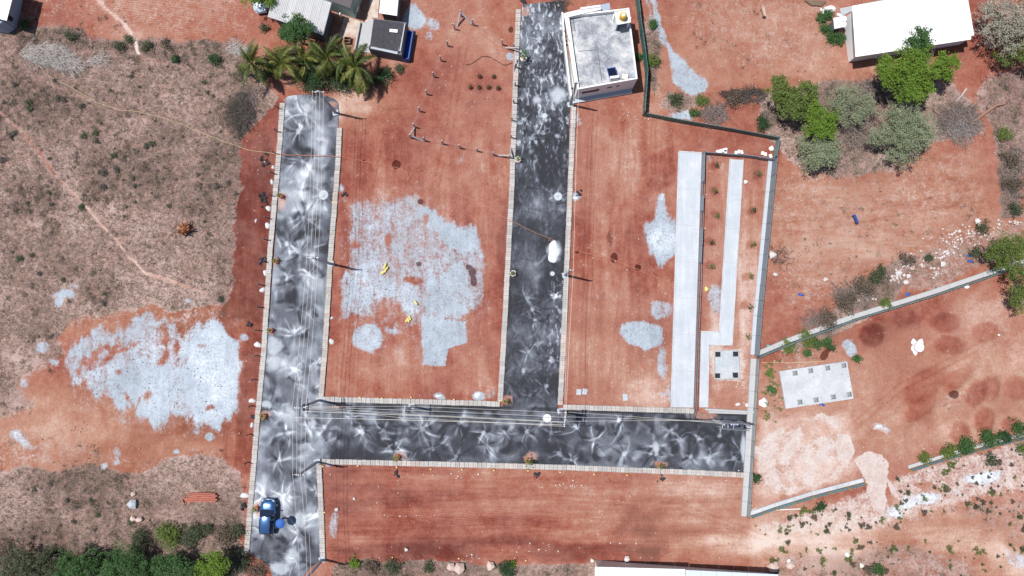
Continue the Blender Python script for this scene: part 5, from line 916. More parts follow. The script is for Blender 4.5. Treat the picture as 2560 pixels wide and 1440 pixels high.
def person(loc, hand, label):
    V = [(0, 0, .95), (0, .01, 1.15), (0, .0, 1.36), (0, 0, 1.46), (0, .03, 1.56), (0, .04, 1.66), (-.17, 0, 1.38), (-.22, -.02, 1.12), (-.20, .08, .90), (.17, 0, 1.38), (.22, .06, 1.14), (hand[0] - loc[0], hand[1] - loc[1], hand[2] - loc[2]), (-.09, 0, .90), (-.10, .03, .50), (-.10, -.01, .08), (-.10, .13, .04), (.09, 0, .90), (.11, .04, .50), (.12, .0, .08), (.13, .14, .04)]
    E = [(0, 1), (1, 2), (2, 3), (3, 4), (4, 5), (2, 6), (6, 7), (7, 8), (2, 9), (9, 10), (10, 11), (0, 12), (12, 13), (13, 14), (14, 15), (0, 16), (16, 17), (17, 18), (18, 19)]
    R = [.15, .135, .15, .058, .085, .08, .062, .045, .034, .062, .045, .034, .095, .062, .045, .035, .095, .062, .045, .035]
    me = bpy.data.meshes.new('person'); me.from_pydata(V, E, []); o = link('person', me, person_material()); o.location = loc
    sm = o.modifiers.new('skin', 'SKIN'); o.modifiers.new('sub', 'SUBSURF').levels = 1; o.modifiers['sub'].render_levels = 1
    for sv_, r_ in zip(me.skin_vertices[0].data, R): sv_.radius = (r_, r_ * .85)
    me.skin_vertices[0].data[0].use_root = True
    tag(o, label, 'person')
    h = MB(); 
    for i in range(5):
        z = 1.60 + .16 * math.sin(i * .38); r_ = .105 * math.cos(i * .38) + .005; h.v += [(r_ * math.cos(k * math.pi / 5), .025 + r_ * 1.1 * math.sin(k * math.pi / 5), z) for k in range(10)]
    for i in range(4):
        for k in range(10): h.f.append((i * 10 + k, i * 10 + (k + 1) % 10, (i + 1) * 10 + (k + 1) % 10, (i + 1) * 10 + k))
    h.f.append(tuple(40 + k for k in range(10))); link('hair', h.mesh('hair', (0, 0, 0), True), M_BLACK, o)
    for s in range(5):                                      # fingers closed round the shaft
        f = MB(); c = Vector((hand[0] - loc[0], hand[1] - loc[1], hand[2] - loc[2] - .03 + s * .018)); a = .5 if s < 4 else 2.4; f.tube([c + Vector((.03 * math.cos(a + t * 1.3), .03 * math.sin(a + t * 1.3), 0)) for t in range(4)], [.010, .010, .009, .007], 5); link('finger', f.mesh('finger'), o.data.materials[0], o)
    return o
person(tuple(pb + Vector((-.20, .06, 0))), (uc.x, uc.y, 1.12), 'person in dark clothes standing under the blue umbrella beside the car')

# ------------------------------------------------------------------ TREE GUARD RINGS with young plants
M_LEAF0 = None
RINGS = [(704, 491, .30, M_TERRA, 'terracotta ring on the left road, highest of the kerbside row'), (692, 653, .34, M_TERRA, 'terracotta ring on the left road beside the middle of the field kerb'), (679, 826, .30, M_TERRA, 'terracotta ring just above the white powder patch on the left road'), (660, 1041, .34, M_TERRA, 'terracotta ring on the left road level with the cross road'), (642, 1270, .30, M_TERRA, 'terracotta ring beside the bonnet of the blue car'),
         (1309, 147, .40, M_WHITE, 'white ring planter with a leafy plant near the top of the dark road'), (1295, 400, .36, M_CREAM, 'pale ring planter beside the wire fence corner post'), (1283, 684, .36, M_CREAM, 'pale ring planter on the dark road by the middle kerb'), (1265, 1003, .34, M_TERRA, 'terracotta ring where the dark road meets the cross road'), (993, 1142, .36, M_TERRA, 'terracotta ring by the bottom kerb, nearest the junction'), (1321, 1151, .36, M_TERRA, 'terracotta ring by the bottom kerb with a bushy plant'), (1648, 1163, .32, M_TERRA, 'terracotta ring by the bottom kerb near the road end')]
RING_SPOTS = []
for u, v, r_, mt, lb in RINGS:
    c = P(u, v, .04); g = thing('planter_ring', lb, 'planter', c, 'planter rings along the roads'); MB().lathe(c, [(r_, -.05), (r_, .28), (r_ - .03, .31), (r_ - .09, .30), (r_ - .10, .12), (.02, .13)], 18).build('ring', mt, g); MB().lathe(c, [(r_ - .12, .10), (.02, .17)], 12).build('soil', M_TERRA, g); RING_SPOTS.append((g, c, r_))
mh = P(1368, 1045.5, .045); mc = thing('manhole_cover', 'round white concrete manhole cover on the cross road', 'manhole cover', mh); MB().lathe(mh, [(.46, -.03), (.46, .06), (.43, .075), (.02, .08)], 28).build('disc', M_WHITE, mc); MB().beam(mh + Vector((-.42, 0, .085)), mh + Vector((.42, .02, .085)), .03, .012).build('seam', M_CONCG, mc)

# ------------------------------------------------------------------ heaps, stones, blocks, litter
def dome(c, rx, ry, h, seed, rough=.25, n=14, k=5):
    r_ = random.Random(seed); ph = [r_.uniform(0, 6.28) for _ in range(4)]; m = MB(); m.v.append((c[0], c[1], c[2] + h))
    for i in range(1, k + 1):
        f = i / k
        for j in range(n):
            a = 2 * math.pi * j / n; w = 1 + rough * (math.sin(2 * a + ph[0]) * .5 + math.sin(3 * a + ph[1]) * .35 + math.sin(5 * a + ph[2]) * .3); m.v.append((c[0] + rx * f * w * math.cos(a), c[1] + ry * f * w * math.sin(a), c[2] + h * (1 - f ** 1.7) * (1 + r_.uniform(-.15, .15)) - (.06 if i == k else 0)))
    for j in range(n): m.f.append((0, 1 + j, 1 + (j + 1) % n))
    for i in range(k - 1):
        for j in range(n): a, b = 1 + i * n + j, 1 + i * n + (j + 1) % n; m.f.append((a, a + n, b + n, b))
    return m
def rock(c, s, seed, flat_=.7):
    r_ = random.Random(seed); m = MB(); P_ = []
    t = (1 + 5 ** .5) / 2
    for v in ((-1, t, 0), (1, t, 0), (-1, -t, 0), (1, -t, 0), (0, -1, t), (0, 1, t), (0, -1, -t), (0, 1, -t), (t, 0, -1), (t, 0, 1), (-t, 0, -1), (-t, 0, 1)):
        k = s * .5 / 1.9 * r_.uniform(.75, 1.25); P_.append((c[0] + v[0] * k, c[1] + v[1] * k * r_.uniform(.8, 1.1), c[2] + v[2] * k * flat_ + s * .22))
    F_ = [(0, 11, 5), (0, 5, 1), (0, 1, 7), (0, 7, 10), (0, 10, 11), (1, 5, 9), (5, 11, 4), (11, 10, 2), (10, 7, 6), (7, 1, 8), (3, 9, 4), (3, 4, 2), (3, 2, 6), (3, 6, 8), (3, 8, 9), (4, 9, 5), (2, 4, 11), (6, 2, 10), (8, 6, 7), (9, 8, 1)]
    return m.add(P_, F_)
for i, (u, v, rx, ry, lb) in enumerate([(671, 521, .32, .34, 'white lime heap left of the kerb, level with the top terracotta ring'), (669, 564, .30, .42, 'kidney-shaped white lime heap left of the kerb'), (663, 682, .28, .34, 'white lime heap left of the kerb below the middle terracotta ring'), (656, 725, .34, .30, 'white lime heap left of the kerb opposite the yellow sacks'), (644, 862, .42, .36, 'broad white lime heap left of the kerb beside the white road patch'), (630, 1002, .38, .30, 'white lime heap left of the kerb level with the junction pole'), (630, 1063, .24, .30, 'small white lime heap left of the kerb below the junction'), (612, 1239, .50, .34, 'white lime heap spilling onto the kerb near the blue car'), (829, 854, .32, .34, 'white lime heap right of the left road by the dust blob'), (830, 795, .20, .18, 'small white lime heap right of the left road'), (680, 455, .22, .34, 'narrow white lime heap above the top terracotta ring'), (683, 418, .2, .26, 'uppermost white lime heap along the left kerb'), (640, 552, .16, .26, 'small white lime scrap out on the red strip'), (1440, 495, .42, .22, 'white lime heap beside the right kerb of the dark road'), (1098, 990, .5, .2, 'white lime smear above the bottom kerb of the middle plot'), (1195, 988, .42, .42, 'pale powder heap at the bottom right corner of the middle plot'), (1783, 394, .0, .0, '')]):
    if rx: c = P(u, v, -.03); alone('lime_heap', dome(c, rx, ry, .20, 40 + i), M_LIMEHEAP, lb, 'heap', 'lime heaps along the kerbs', True)
c = P(1384, 630, .03); alone('powder_heap', dome(c, .74, 1.25, .16, 77, .30, 26, 7), M_LIMEHEAP, 'big white powder heap on the dark road', 'heap', None, True)
c = P(2142, 860, -.05)
well = thing('well_ring', 'white ring well with spilled lime on the right parcel', 'well', P(2294, 868)); c = P(2294, 868); dome((c.x - .1, c.y + .1, -.05), .80, 1.2, .08, 90, .45, 18, 5).build('lime_spill', M_LIMEHEAP, well, True); MB().lathe(c, [(.52, 0), (.52, .40), (.46, .42), (.38, .39), (.37, .12), (.05, .10)], 22).build('ring', M_WHITE, well)
# dark asphalt lumps spilled along the kerb
for i, (u, v, n_, s_, lb) in enumerate([(661, 408, 12, 14, 'dark asphalt lumps spilled at the top of the red strip'), (657, 494, 14, 15, 'dark asphalt lumps spilled beside the top terracotta ring'), (654, 648, 12, 14, 'dark asphalt lumps spilled beside the middle of the left kerb'), (621, 813, 8, 9, 'dark asphalt lumps above the big grey spread'), (633, 1043, 7, 8, 'dark lumps beside the kerb level with the cross road'), (990, 1181, 8, 8, 'dark lumps below the long kerb, nearest the junction'), (1341, 1186, 9, 8, 'dark lumps below the long kerb, middle of three'), (1652, 1194, 9, 9, 'dark lumps below the long kerb near the road end'), (606, 1268, 7, 9, 'dark lumps left of the blue car'), (862, 485, 8, 8, 'dark lumps right of the left road by the dust edge'), (1448, 484, 9, 7, 'dark lumps right of the dark road kerb'), (1310, 8, 9, 8, 'dark lumps at the top end of the dark road')]):
    m = MB()
    for k in range(n_): q = P(u + rnd.gauss(0, s_ * .45), v + rnd.gauss(0, s_ * .55)); m2 = rock((q.x, q.y, 0), rnd.uniform(.15, .42), 500 + i * 40 + k); b = len(m.v); m.v += m2.v; m.f += [tuple(x + b for x in f) for f in m2.f]
    o = alone('asphalt_lumps', m, M_ASPH if 'M_ASPH' in globals() else plain('asphalt_lump', (.035, .037, .045), .9, 0, .2, 6, .3), lb, 'lumps'); o['kind'] = 'stuff'
# root ball
rb = thing('root_ball', 'tangled orange-brown tree stump with roots lying in the dry field', 'stump', P(468, 575)); c = P(468, 575); M_ROOT = plain('orange_root_wood', (.30, .125, .06), .9, 0, .3, 6, .3); rock((c.x, c.y, .1), 1.3, 5, 1.0).build('stump', M_ROOT, rb)
for k in range(46):
    a = rnd.uniform(0, 6.28); e = rnd.uniform(-.1, 1.3); d = Vector((math.cos(a) * math.cos(e), math.sin(a) * math.cos(e), math.sin(e))); L = rnd.uniform(.55, 1.05); p0 = Vector((c.x, c.y, .45)) + d * .2; p1 = p0 + d * L * .5 + Vector((rnd.uniform(-.2, .2), rnd.uniform(-.2, .2), rnd.uniform(-.1, .2))); p2 = p1 + d * L * .4 + Vector((rnd.uniform(-.3, .3), rnd.uniform(-.3, .3), rnd.uniform(-.2, .1))); MB().tube([p0, p1, p2], [.085, .06, .02], 5).build('root', M_ROOT, rb)
# brick stack
bs = thing('brick_stack', 'curved stack of red bricks in the dry grass', 'bricks', P(508, 1243)); bm = MB().box((0, 0, 0), (.40, .16, .13)).mesh('brick')
for row in range(5):
    for i in range(8):
        f = (i + (row % 2) * .5) / 8; u = 478 + f * 68; v = 1234 + row * 4.6 + (1 - 4 * (f - .5) ** 2) * -2.0; c = P(u, v)
        for lay in range(3): o = link('brick', bm, M_BRICK, bs); o.location = c - bs.location + Vector((rnd.uniform(-.02, .02), rnd.uniform(-.015, .015), .065 + lay * .135)); o.rotation_euler = (0, 0, rnd.uniform(-.06, .06) + (.5 - f) * .12)
for k in range(14): c = P(473 + rnd.gauss(0, 6), 1250 + rnd.gauss(0, 4)); o = link('brick', bm, M_BRICK, bs); o.location = c - bs.location + Vector((0, 0, .07 + rnd.random() * .12)); o.rotation_euler = (rnd.uniform(-.4, .4), rnd.uniform(-.4, .4), rnd.uniform(0, 3))
# boulders and blocks, each named by its place
BO = [(335, 1235, .55, M_STONEP, 'small pinkish boulder above the grey boulder in the dry field'), (335, 1258, 1.0, M_CONC, 'large pale grey boulder in the dry field left of the brick stack'), (335, 1296, .6, M_STONEP, 'pinkish boulder on the red patch, left of two'), (350, 1298, .75, M_STONEP, 'pinkish boulder on the red patch, right of two'), (1930, 637, .75, M_STONEW, 'pale stone right of the grey fence, upper of two'), (1937, 687, .5, M_STONEW, 'white square stone right of the grey fence, lower of two'), (2062, 699, .55, M_STONEW, 'pale stone alone on the ploughed field'), (1864, 455, .5, M_WHITE, 'white oval stone beside the narrow drive'), (1766, 722, .5, M_YELLOW, 'yellowish stone at the foot of the steel railing'), (842, 1273, .45, M_STONEW, 'white stone on the left of the red bottom plot'), (1128, 1417, .95, M_STONEP, 'pinkish boulder at the bottom edge, left of three'), (1150, 1420, 1.25, M_STONEP, 'largest pinkish boulder at the bottom edge'), (1227, 1413, 1.0, M_STONEP, 'pinkish boulder at the bottom edge, right of three'), (1931, 1415, 1.1, M_STONEP, 'rounded pinkish boulder above the pale blue shed roof'), (1973, 1412, 1.0, M_STONEP, 'tall pinkish boulder right of the pale blue shed roof'), (1971, 1402, .5, M_WHITE, 'small white block beside the tall pinkish boulder'), (1567, 1397, .55, M_STONEW, 'white stone above the white shed roof'), (2116, 1387, .55, M_WHITE, 'white block alone on the scrub at the lower right'), (2153, 1413, .5, M_CREAM, 'cream block near the dark green bush at the bottom'), (2495, 837, .3, M_WHITE, 'small white stone on the soil mounds'), (1016, 1373, .45, M_STONEW, 'pale stone low on the red bottom plot'), (886, 1247, .3, M_STONEW, 'little pale stone near the upper left of the bottom plot'), (2414, 718, .55, M_WHITE, 'white rag of stone below the teal fence'), (1480, 1400, .4, M_STONEW, 'pale stone left of the white shed roof'), (1255, 1260, .0, None, ''), (2165, 1320, .25, None, '')]
for i, (u, v, s_, mt, lb) in enumerate(BO):
    if mt: c = P(u, v); alone('boulder', rock((c.x, c.y, 0), s_ * 1.15, 900 + i), mt, lb, 'stone')
BLK = [(1793, 381), (1800, 379), (1807, 377), (1813, 381), (1813, 375.5), (1839, 383), (1846, 380), (1853, 381.5), (1905, 384), (1912, 387), (1925, 391)]
for i, (u, v) in enumerate(BLK): c = P(u, v); alone('concrete_block', MB().box((c.x, c.y, .12), (.30, .42, .24), rnd.uniform(-.5, .5)), M_WHITE, 'white concrete block behind the seedling bed fence, ' + ('leftmost', 'second from the left', 'third from the left', 'fourth from the left', 'tilted one of the left heap', 'sixth from the left', 'seventh from the left', 'eighth from the left', 'third from the right', 'second from the right', 'rightmost')[i], 'block', 'blocks behind the seedling bed fence')
for i, (u, v, w, h, rz) in enumerate([(2054, 27, .5, .3, -.5), (2065, 22, .5, .28, .1), (2068, 27, .5, .28, .1), (2061, 34, .5, .28, 0), (2067, 37, .28, .42, .1), (2055, 46, .5, .28, -.1), (2096, 39, .5, .3, -.4)]): c = P(u, v); alone('concrete_block', MB().box((c.x, c.y, .11), (w, h, .22), rz), M_WHITE, 'white block left of the long shed, ' + ('leftmost of the upper row', 'upper of the stacked pair', 'lower of the stacked pair', 'in the middle lying flat', 'standing on end', 'lowest of all', 'nearest the tank slab')[i], 'block', 'blocks left of the long shed')
for u, v, w, h, rz, lb in [(2079, 21, .95, .75, .3, 'crumpled white sack above the scattered blocks'), (1929, 371, .65, .5, .1, 'white sheet leaning in the plot fence corner'), (1909, 1007, .85, 1.1, .1, 'white foam sheet right of the boundary wall'), (1870, 1013, .55, .45, .05, 'white square board left of the boundary wall'), (1845, 1011, .5, .35, .6, 'creamy white board by the transformer wall')]:
    c = P(u, v); m = dome((c.x, c.y, .04), w * .55, h * .55, .12, int(u), .3, 9, 3); alone('white_sheet', m, M_WHITE, lb, 'sheet')
for i, (u, v, L, rz) in enumerate([(963, 665, .8, 1.2), (966, 673, .75, .9), (960, 680, .6, .2), (956, 683, .4, 0), (1040, 757, .6, 2.2), (1018, 800, .6, 1.0), (1025, 795, .6, 2.0), (1022, 802, .4, 1.6)]):
    c = P(u, v); d = Vector((math.cos(rz), math.sin(rz), 0)); alone('yellow_sack', MB().tube([c - d * L / 2 + Vector((0, 0, .1)), c - d * L * .3 + Vector((0, 0, .13)), c + d * L * .3 + Vector((0, 0, .13)), c + d * L / 2 + Vector((0, 0, .1))], [.06, .13, .12, .06], 7), M_YELLOW, ['topmost yellow sack of the upper cluster on the dust spread', 'second yellow sack of the upper cluster on the dust spread', 'third yellow sack of the upper cluster on the dust spread', 'small lowest yellow sack of the upper cluster on the dust spread', 'yellow sack alone in the middle of the dust spread', 'left yellow sack of the lower cluster on the dust spread', 'right yellow sack of the lower cluster on the dust spread', 'short bottom yellow sack of the lower cluster on the dust spread'][i], 'sack', ['upper sacks', 'middle sack', 'lower sacks'][0 if i < 4 else 1 if i == 4 else 2], True)
def bench(u, v, rz, mat, seatw, label):
    c = P(u, v); b = thing('bench', label, 'bench', c); d = Vector((math.cos(rz), math.sin(rz), 0)); s = Vector((-d.y, d.x, 0)); L = 1.05
    for k in range(3): MB().beam(c - d * L / 2 + s * (k - 1) * .11 + Vector((0, 0, .45)), c + d * L / 2 + s * (k - 1) * .11 + Vector((0, 0, .45)), .09, .05).build('seat_slat', M_WHITE if k == 2 else mat, b)
    for k in range(2): MB().beam(c - d * L / 2 + s * .20 + Vector((0, 0, .62 + k * .2)), c + d * L / 2 + s * .20 + Vector((0, 0, .62 + k * .2)), .05, .14).build('back_slat', mat, b)
    for f in (-.42, .42):
        for w in (-.13, .15): MB().beam(c + d * L * f + s * w, c + d * L * f + s * w + Vector((0, 0, .43)), .06, .06).build('leg', M_STEEL, b)
bench(1906, 34, 1.75, M_STONEP, .5, 'pinkish slatted bench on the bare field at the top'); bench(2135, 548, 1.95, M_BLUE, .5, 'blue and white bench alone on the ploughed field')
for i in range(6): alone('log', MB().tube([P(2012 + i * 3, 1 + i * 2.2, .12), P(2066 - i * 2, 4 + i * 2.0, .14)], [.07, .05], 7), M_PIPE, ('topmost', 'second', 'third', 'fourth', 'fifth', 'lowest')[i] + ' brown timber pole in the stack at the top edge', 'log', 'timber poles at the top edge')
def hose(pts, mat, label, r_=.03, z=.03):
    P3 = [P(u, v, z) for u, v in pts]; out = []
    for a, b in zip(P3[:-1], P3[1:]):
        for k in range(3): q = a + (b - a) * (k / 3); out.append(q + Vector((rnd.uniform(-.06, .06), rnd.uniform(-.06, .06), 0)))
    out.append(P3[-1]); return alone('hose', MB().tube(out, r_, 5), mat, label, 'hose', None, False, tuple(P3[0]))
M_HOSEY = plain('yellow_hose', (.60, .48, .28), .6, 0, .1, 4, 0); M_HOSEO = plain('orange_hose', (.50, .21, .13), .6, 0, .1, 4, 0)
hose([(120, 190), (180, 220), (240, 255), (300, 275), (345, 279), (400, 293), (450, 310), (500, 330), (560, 355), (620, 375), (690, 385)], M_HOSEY, 'long yellow hose trailing across the dry field', .022, .10)
hose([(690, 385), (716, 387), (760, 388), (812, 390), (850, 391)], M_HOSEO, 'red hose lying across the left road', .035, .22); hose([(852, 391), (880, 397), (920, 405), (960, 413), (990, 418), (1018, 432), (1022, 448), (1028, 438), (1035, 428), (1062, 424), (1085, 445), (1110, 465), (1150, 485), (1200, 508), (1230, 522), (1262, 545)], M_HOSEO, 'orange hose looping across the middle plot', .024, .06); hose([(1262, 545), (1284, 556), (1320, 572), (1360, 590), (1378, 596), (1370, 602), (1385, 598)], M_HOSEO, 'orange hose crossing the dark road to the powder heap', .02, .22); hose([(1430, 625), (1480, 636), (1530, 648), (1580, 668), (1620, 685), (1660, 700), (1685, 714)], M_HOSEO, 'orange hose on the right plot ending at the long drive', .024, .06)
hose([(1164, 162), (1180, 158), (1195, 146), (1210, 140), (1228, 144), (1245, 155), (1262, 163), (1280, 158)], M_BLACK, 'black pipe curling on the wire-fenced plot', .025, .06); hose([(1905, 907), (1960, 906), (2010, 907), (2060, 903)], M_HOSEY, 'yellow hose above the large concrete raft', .028, .05)
NTH = ('first', 'second', 'third', 'fourth', 'fifth', 'sixth', 'seventh', 'eighth', 'ninth', 'tenth', 'eleventh')
for row, spots in (('down the dust-spread side of the left road', [(833, 506), (829, 580), (826, 655), (820, 740), (812, 860)]), ('along the bottom kerb of the middle plot', [(900, 993), (955, 995), (1028, 993), (1135, 998), (1250, 1002)]), ('from the junction along the long kerb', [(895, 1164), (992, 1167), (1077, 1172), (1155, 1173), (1235, 1175), (1320, 1176), (1400, 1180), (1485, 1185), (1567, 1187)]), ('down the short kerb by the car', [(808, 1165), (812, 1280)]), ('along the bottom plot lower edge', [(981, 1392), (1147, 1395), (1314, 1400)])):
    for i, (u, v) in enumerate(spots): c = P(u, v); alone('marker_stone', MB().box((c.x, c.y, .10), (.16, .13, .22), rnd.uniform(-.4, .4)), M_YELLOW, 'tiny yellow marker stone, ' + NTH[i] + ' ' + row, 'marker', 'plot marker stones')
alone('chimney_box', dome(P(2384, 688, .0), .01, .01, .01, 3), M_BLUE, 'tiny blue scrap', 'scrap') if False else None
for i, (u, v, lb) in enumerate([(2423, 639, 'blue plastic scrap above the teal fence, upper of two'), (2427, 653, 'blue plastic scrap above the teal fence, lower of two'), (2270, 736, 'blue plastic scrap by the fence footing'), (2003, 737, 'small blue scrap on the ploughed field'), (2056, 1012, 'blue plastic scrap below the large raft'), (1925, 866, 'turquoise scrap in the fence corner')]): c = P(u, v); alone('plastic_scrap', dome((c.x, c.y, 0), .36, .2, .10, 60 + i, .6, 9, 3), M_BLUE if i < 5 else plain('turquoise_plastic', (.08, .42, .40), .5, 0, .1, 3, 0), lb, 'scrap')
# ------------------------------------------------------------------ PLANTS
def leaf_material(name, c0, c1, c2, trans=.35):
    t = NT(name); col = t.ramp(t.math('ADD', t.math('MULTIPLY', t.island(), .60), t.math('MULTIPLY', t.math('SUBTRACT', t.noise(1.1, 3, .6), .1), .5)), [(0.05, c0), (.5, c1), (.95, c2)])
    d = t.n('ShaderNodeBsdfPrincipled'); t.l(col, d.inputs['Base Color']); d.inputs['Roughness'].default_value = .55; d.inputs['Specular IOR Level'].default_value = .25
    tr_ = t.n('ShaderNodeBsdfTranslucent'); t.l(col, tr_.inputs[0]); mx = t.n('ShaderNodeMixShader'); mx.inputs[0].default_value = trans; t.l(d.outputs[0], mx.inputs[1]); t.l(tr_.outputs[0], mx.inputs[2]); t.l(mx.outputs[0], t.out.inputs[0]); return t.m
L_BRIGHT = leaf_material('leaf_bright_green', (.075, .140, .018), (.150, .250, .032), (.24, .345, .06))
L_OLIVE = leaf_material('leaf_olive_green', (0.073, 0.114, 0.029), (0.138, 0.194, 0.046), (0.227, 0.283, 0.073))
L_GREY = leaf_material('leaf_grey_green', (0.150, 0.185, 0.114), (0.272, 0.316, 0.194), (0.439, 0.474, 0.316))
L_PALE = leaf_material('leaf_pale_dry', (0.216, 0.208, 0.166), (0.345, 0.331, 0.259), (0.517, 0.489, 0.402), .2)
L_DARK = leaf_material('leaf_dark_green', (0.022, 0.054, 0.022), (0.042, 0.090, 0.034), (0.072, 0.138, 0.054))
L_FRESH = leaf_material('leaf_fresh_green', (.030, .078, .024), (.062, .140, .042), (.125, .225, .078))
L_BROWN = leaf_material('leaf_brown_scrub', (0.062, 0.048, 0.035), (0.125, 0.094, 0.069), (0.206, 0.156, 0.112), .15)
L_SCRUB = leaf_material('leaf_scrub_green', (0.033, 0.050, 0.024), (0.068, 0.086, 0.044), (0.121, 0.132, 0.072), .2)
L_DRYDARK = leaf_material('withered_dark_scrub', (0.045, 0.040, 0.034), (0.085, 0.074, 0.062), (0.140, 0.122, 0.100), .15)
L_STRAW = leaf_material('straw_blades', (0.165, 0.127, 0.094), (0.297, 0.226, 0.171), (0.462, 0.369, 0.286), .2)
def palm_material():
    t = NT('palm_leaflets'); f = t.math('ADD', t.math('MULTIPLY', t.island(), .30), t.math('ADD', t.math('MULTIPLY', t.orand(), .45), t.math('MULTIPLY', t.noise(1.2, 3, .6), .35))); col = t.ramp(f, [(.12, (.030, .058, .014)), (.45, (.080, .112, .022)), (.68, (.19, .205, .042)), (.92, (.38, .33, .10))])
    d = t.n('ShaderNodeBsdfPrincipled'); t.l(col, d.inputs['Base Color']); d.inputs['Roughness'].default_value = .5; tr_ = t.n('ShaderNodeBsdfTranslucent'); t.l(col, tr_.inputs[0]); mx = t.n('ShaderNodeMixShader'); mx.inputs[0].default_value = .25; t.l(d.outputs[0], mx.inputs[1]); t.l(tr_.outputs[0], mx.inputs[2]); t.l(mx.outputs[0], t.out.inputs[0]); return t.m
L_PALM = palm_material()
M_BARK = plain('grey_bark', (.20, .165, .14), .9, 0, .25, 8, .4); M_TWIG = plain('bleached_twigs', (.44, .40, .38), .9, 0, .2, 5, 0); M_TWIGD = plain('dark_twigs', (.10, .085, .080), .9, 0, .2, 5, 0)
M_TWIGM = plain('grey_brown_twigs', (.22, .18, .165), .9, 0, .25, 5, 0)
def leaf_quads(C, size, rng, aspect=.55, droop=.25):
    """C (n,3) leaf centres -> one quad per leaf, free orientation biased upward"""
    n = len(C); a = rng.random(n) * 2 * np.pi; el = (rng.random(n) - .4) * .9; d = np.stack([np.cos(a) * np.cos(el), np.sin(a) * np.cos(el), np.sin(el)], -1)
    b = rng.normal(size=(n, 3)); b[:, 2] *= .35; b -= (b * d).sum(-1, keepdims=True) * d; b /= np.linalg.norm(b, axis=-1, keepdims=True) + 1e-6
    s = (size * (.6 + .8 * rng.random(n)))[:, None]; p = d * s * .5; q = b * s * aspect * .5
    V = np.stack([C - p, C + q * 1.0, C + p, C - q * 1.0], 1).reshape(-1, 3); return V, np.arange(4 * n).reshape(n, 4)
def crown_points(lobes, n, rng, clump=.33, per=34):
    """lobes: (x,y,z,rx,rz) ; leaf clumps spread over the outer shell of every lobe"""
    vol = np.array([l[3] ** 2 for l in lobes]); vol = vol / vol.sum(); out = []
    for l, f in zip(lobes, vol):
        k = max(3, int(n * f / per)); d = rng.normal(size=(k, 3)); d /= np.linalg.norm(d, axis=1, keepdims=True); d[:, 2] = np.where(d[:, 2] < -.35, -d[:, 2], d[:, 2])
        r = (.38 + .80 * rng.random((k, 1)) ** .9) * (1 + .25 * np.sin(3 * np.arctan2(d[:, 1:2], d[:, :1]) + l[0]))
        c = np.array(l[:3]) + d * r * np.array([l[3], l[3], l[4]]); pc_ = np.repeat(c, per, 0) + rng.normal(size=(k * per, 3)) * clump * np.array([1, 1, .7]) * (.6 + .8 * np.repeat(rng.random((k, 1)), per, 0)); out.append(pc_)
    return np.concatenate(out)
def tree(name, label, lobes_uv, leaf, n, size=.20, clump=.30, base=None, group=None, cat='tree', trunk_r=.16, bark=None, twigs=0):
    """lobes_uv: (u, v, radius in survey units, height of lobe centre in m)"""
    seed = int(lobes_uv[0][0] * 3 + lobes_uv[0][1]); rng = np.random.default_rng(seed)
    L = []
    for u, v, r, z in lobes_uv: p = P(u, v, z); R = r * MPP * .90; L.append((p.x, p.y, z, R, min(R * .75, z * .85)))
    if base is None: cx = sum(l[0] * l[3] for l in L) / sum(l[3] for l in L); cy = sum(l[1] * l[3] for l in L) / sum(l[3] for l in L)
    else: b = P(*base); cx, cy = b.x, b.y
    t = thing(name, label, cat, (cx, cy, 0), group); zmid = min(l[2] for l in L) * .55; m = MB(); top = Vector((cx, cy, zmid)); m.tube([(cx, cy, -.1), (cx + .08, cy - .05, zmid * .5), top], [trunk_r * 1.25, trunk_r, trunk_r * .8], 8)
    for l in L:
        for k in range(3 + twigs):
            tip = Vector((l[0] + rng.normal() * l[3] * .45, l[1] + rng.normal() * l[3] * .45, l[2] + rng.normal() * l[4] * .3)); mid = (top + tip) / 2 + Vector((rng.normal() * .25, rng.normal() * .25, .2)); m.tube([top, mid, tip], [trunk_r * .5, trunk_r * .3, .02], 5)
            for q in range(2): e = tip + Vector((rng.normal() * l[3] * .35, rng.normal() * l[3] * .35, rng.normal() * l[4] * .3)); m.tube([mid, (mid + e) / 2 + Vector((0, 0, .1)), e], [trunk_r * .22, .03, .012], 4)
    m.build('trunk', bark or M_BARK, t)
    C = crown_points(L, n, rng, clump); C[:, 2] = np.maximum(C[:, 2], .12); V, F = leaf_quads(C, np.full(len(C), size), rng); link('crown', raw_mesh('crown', V - np.array([cx, cy, 0]), F), leaf, t)
    return t
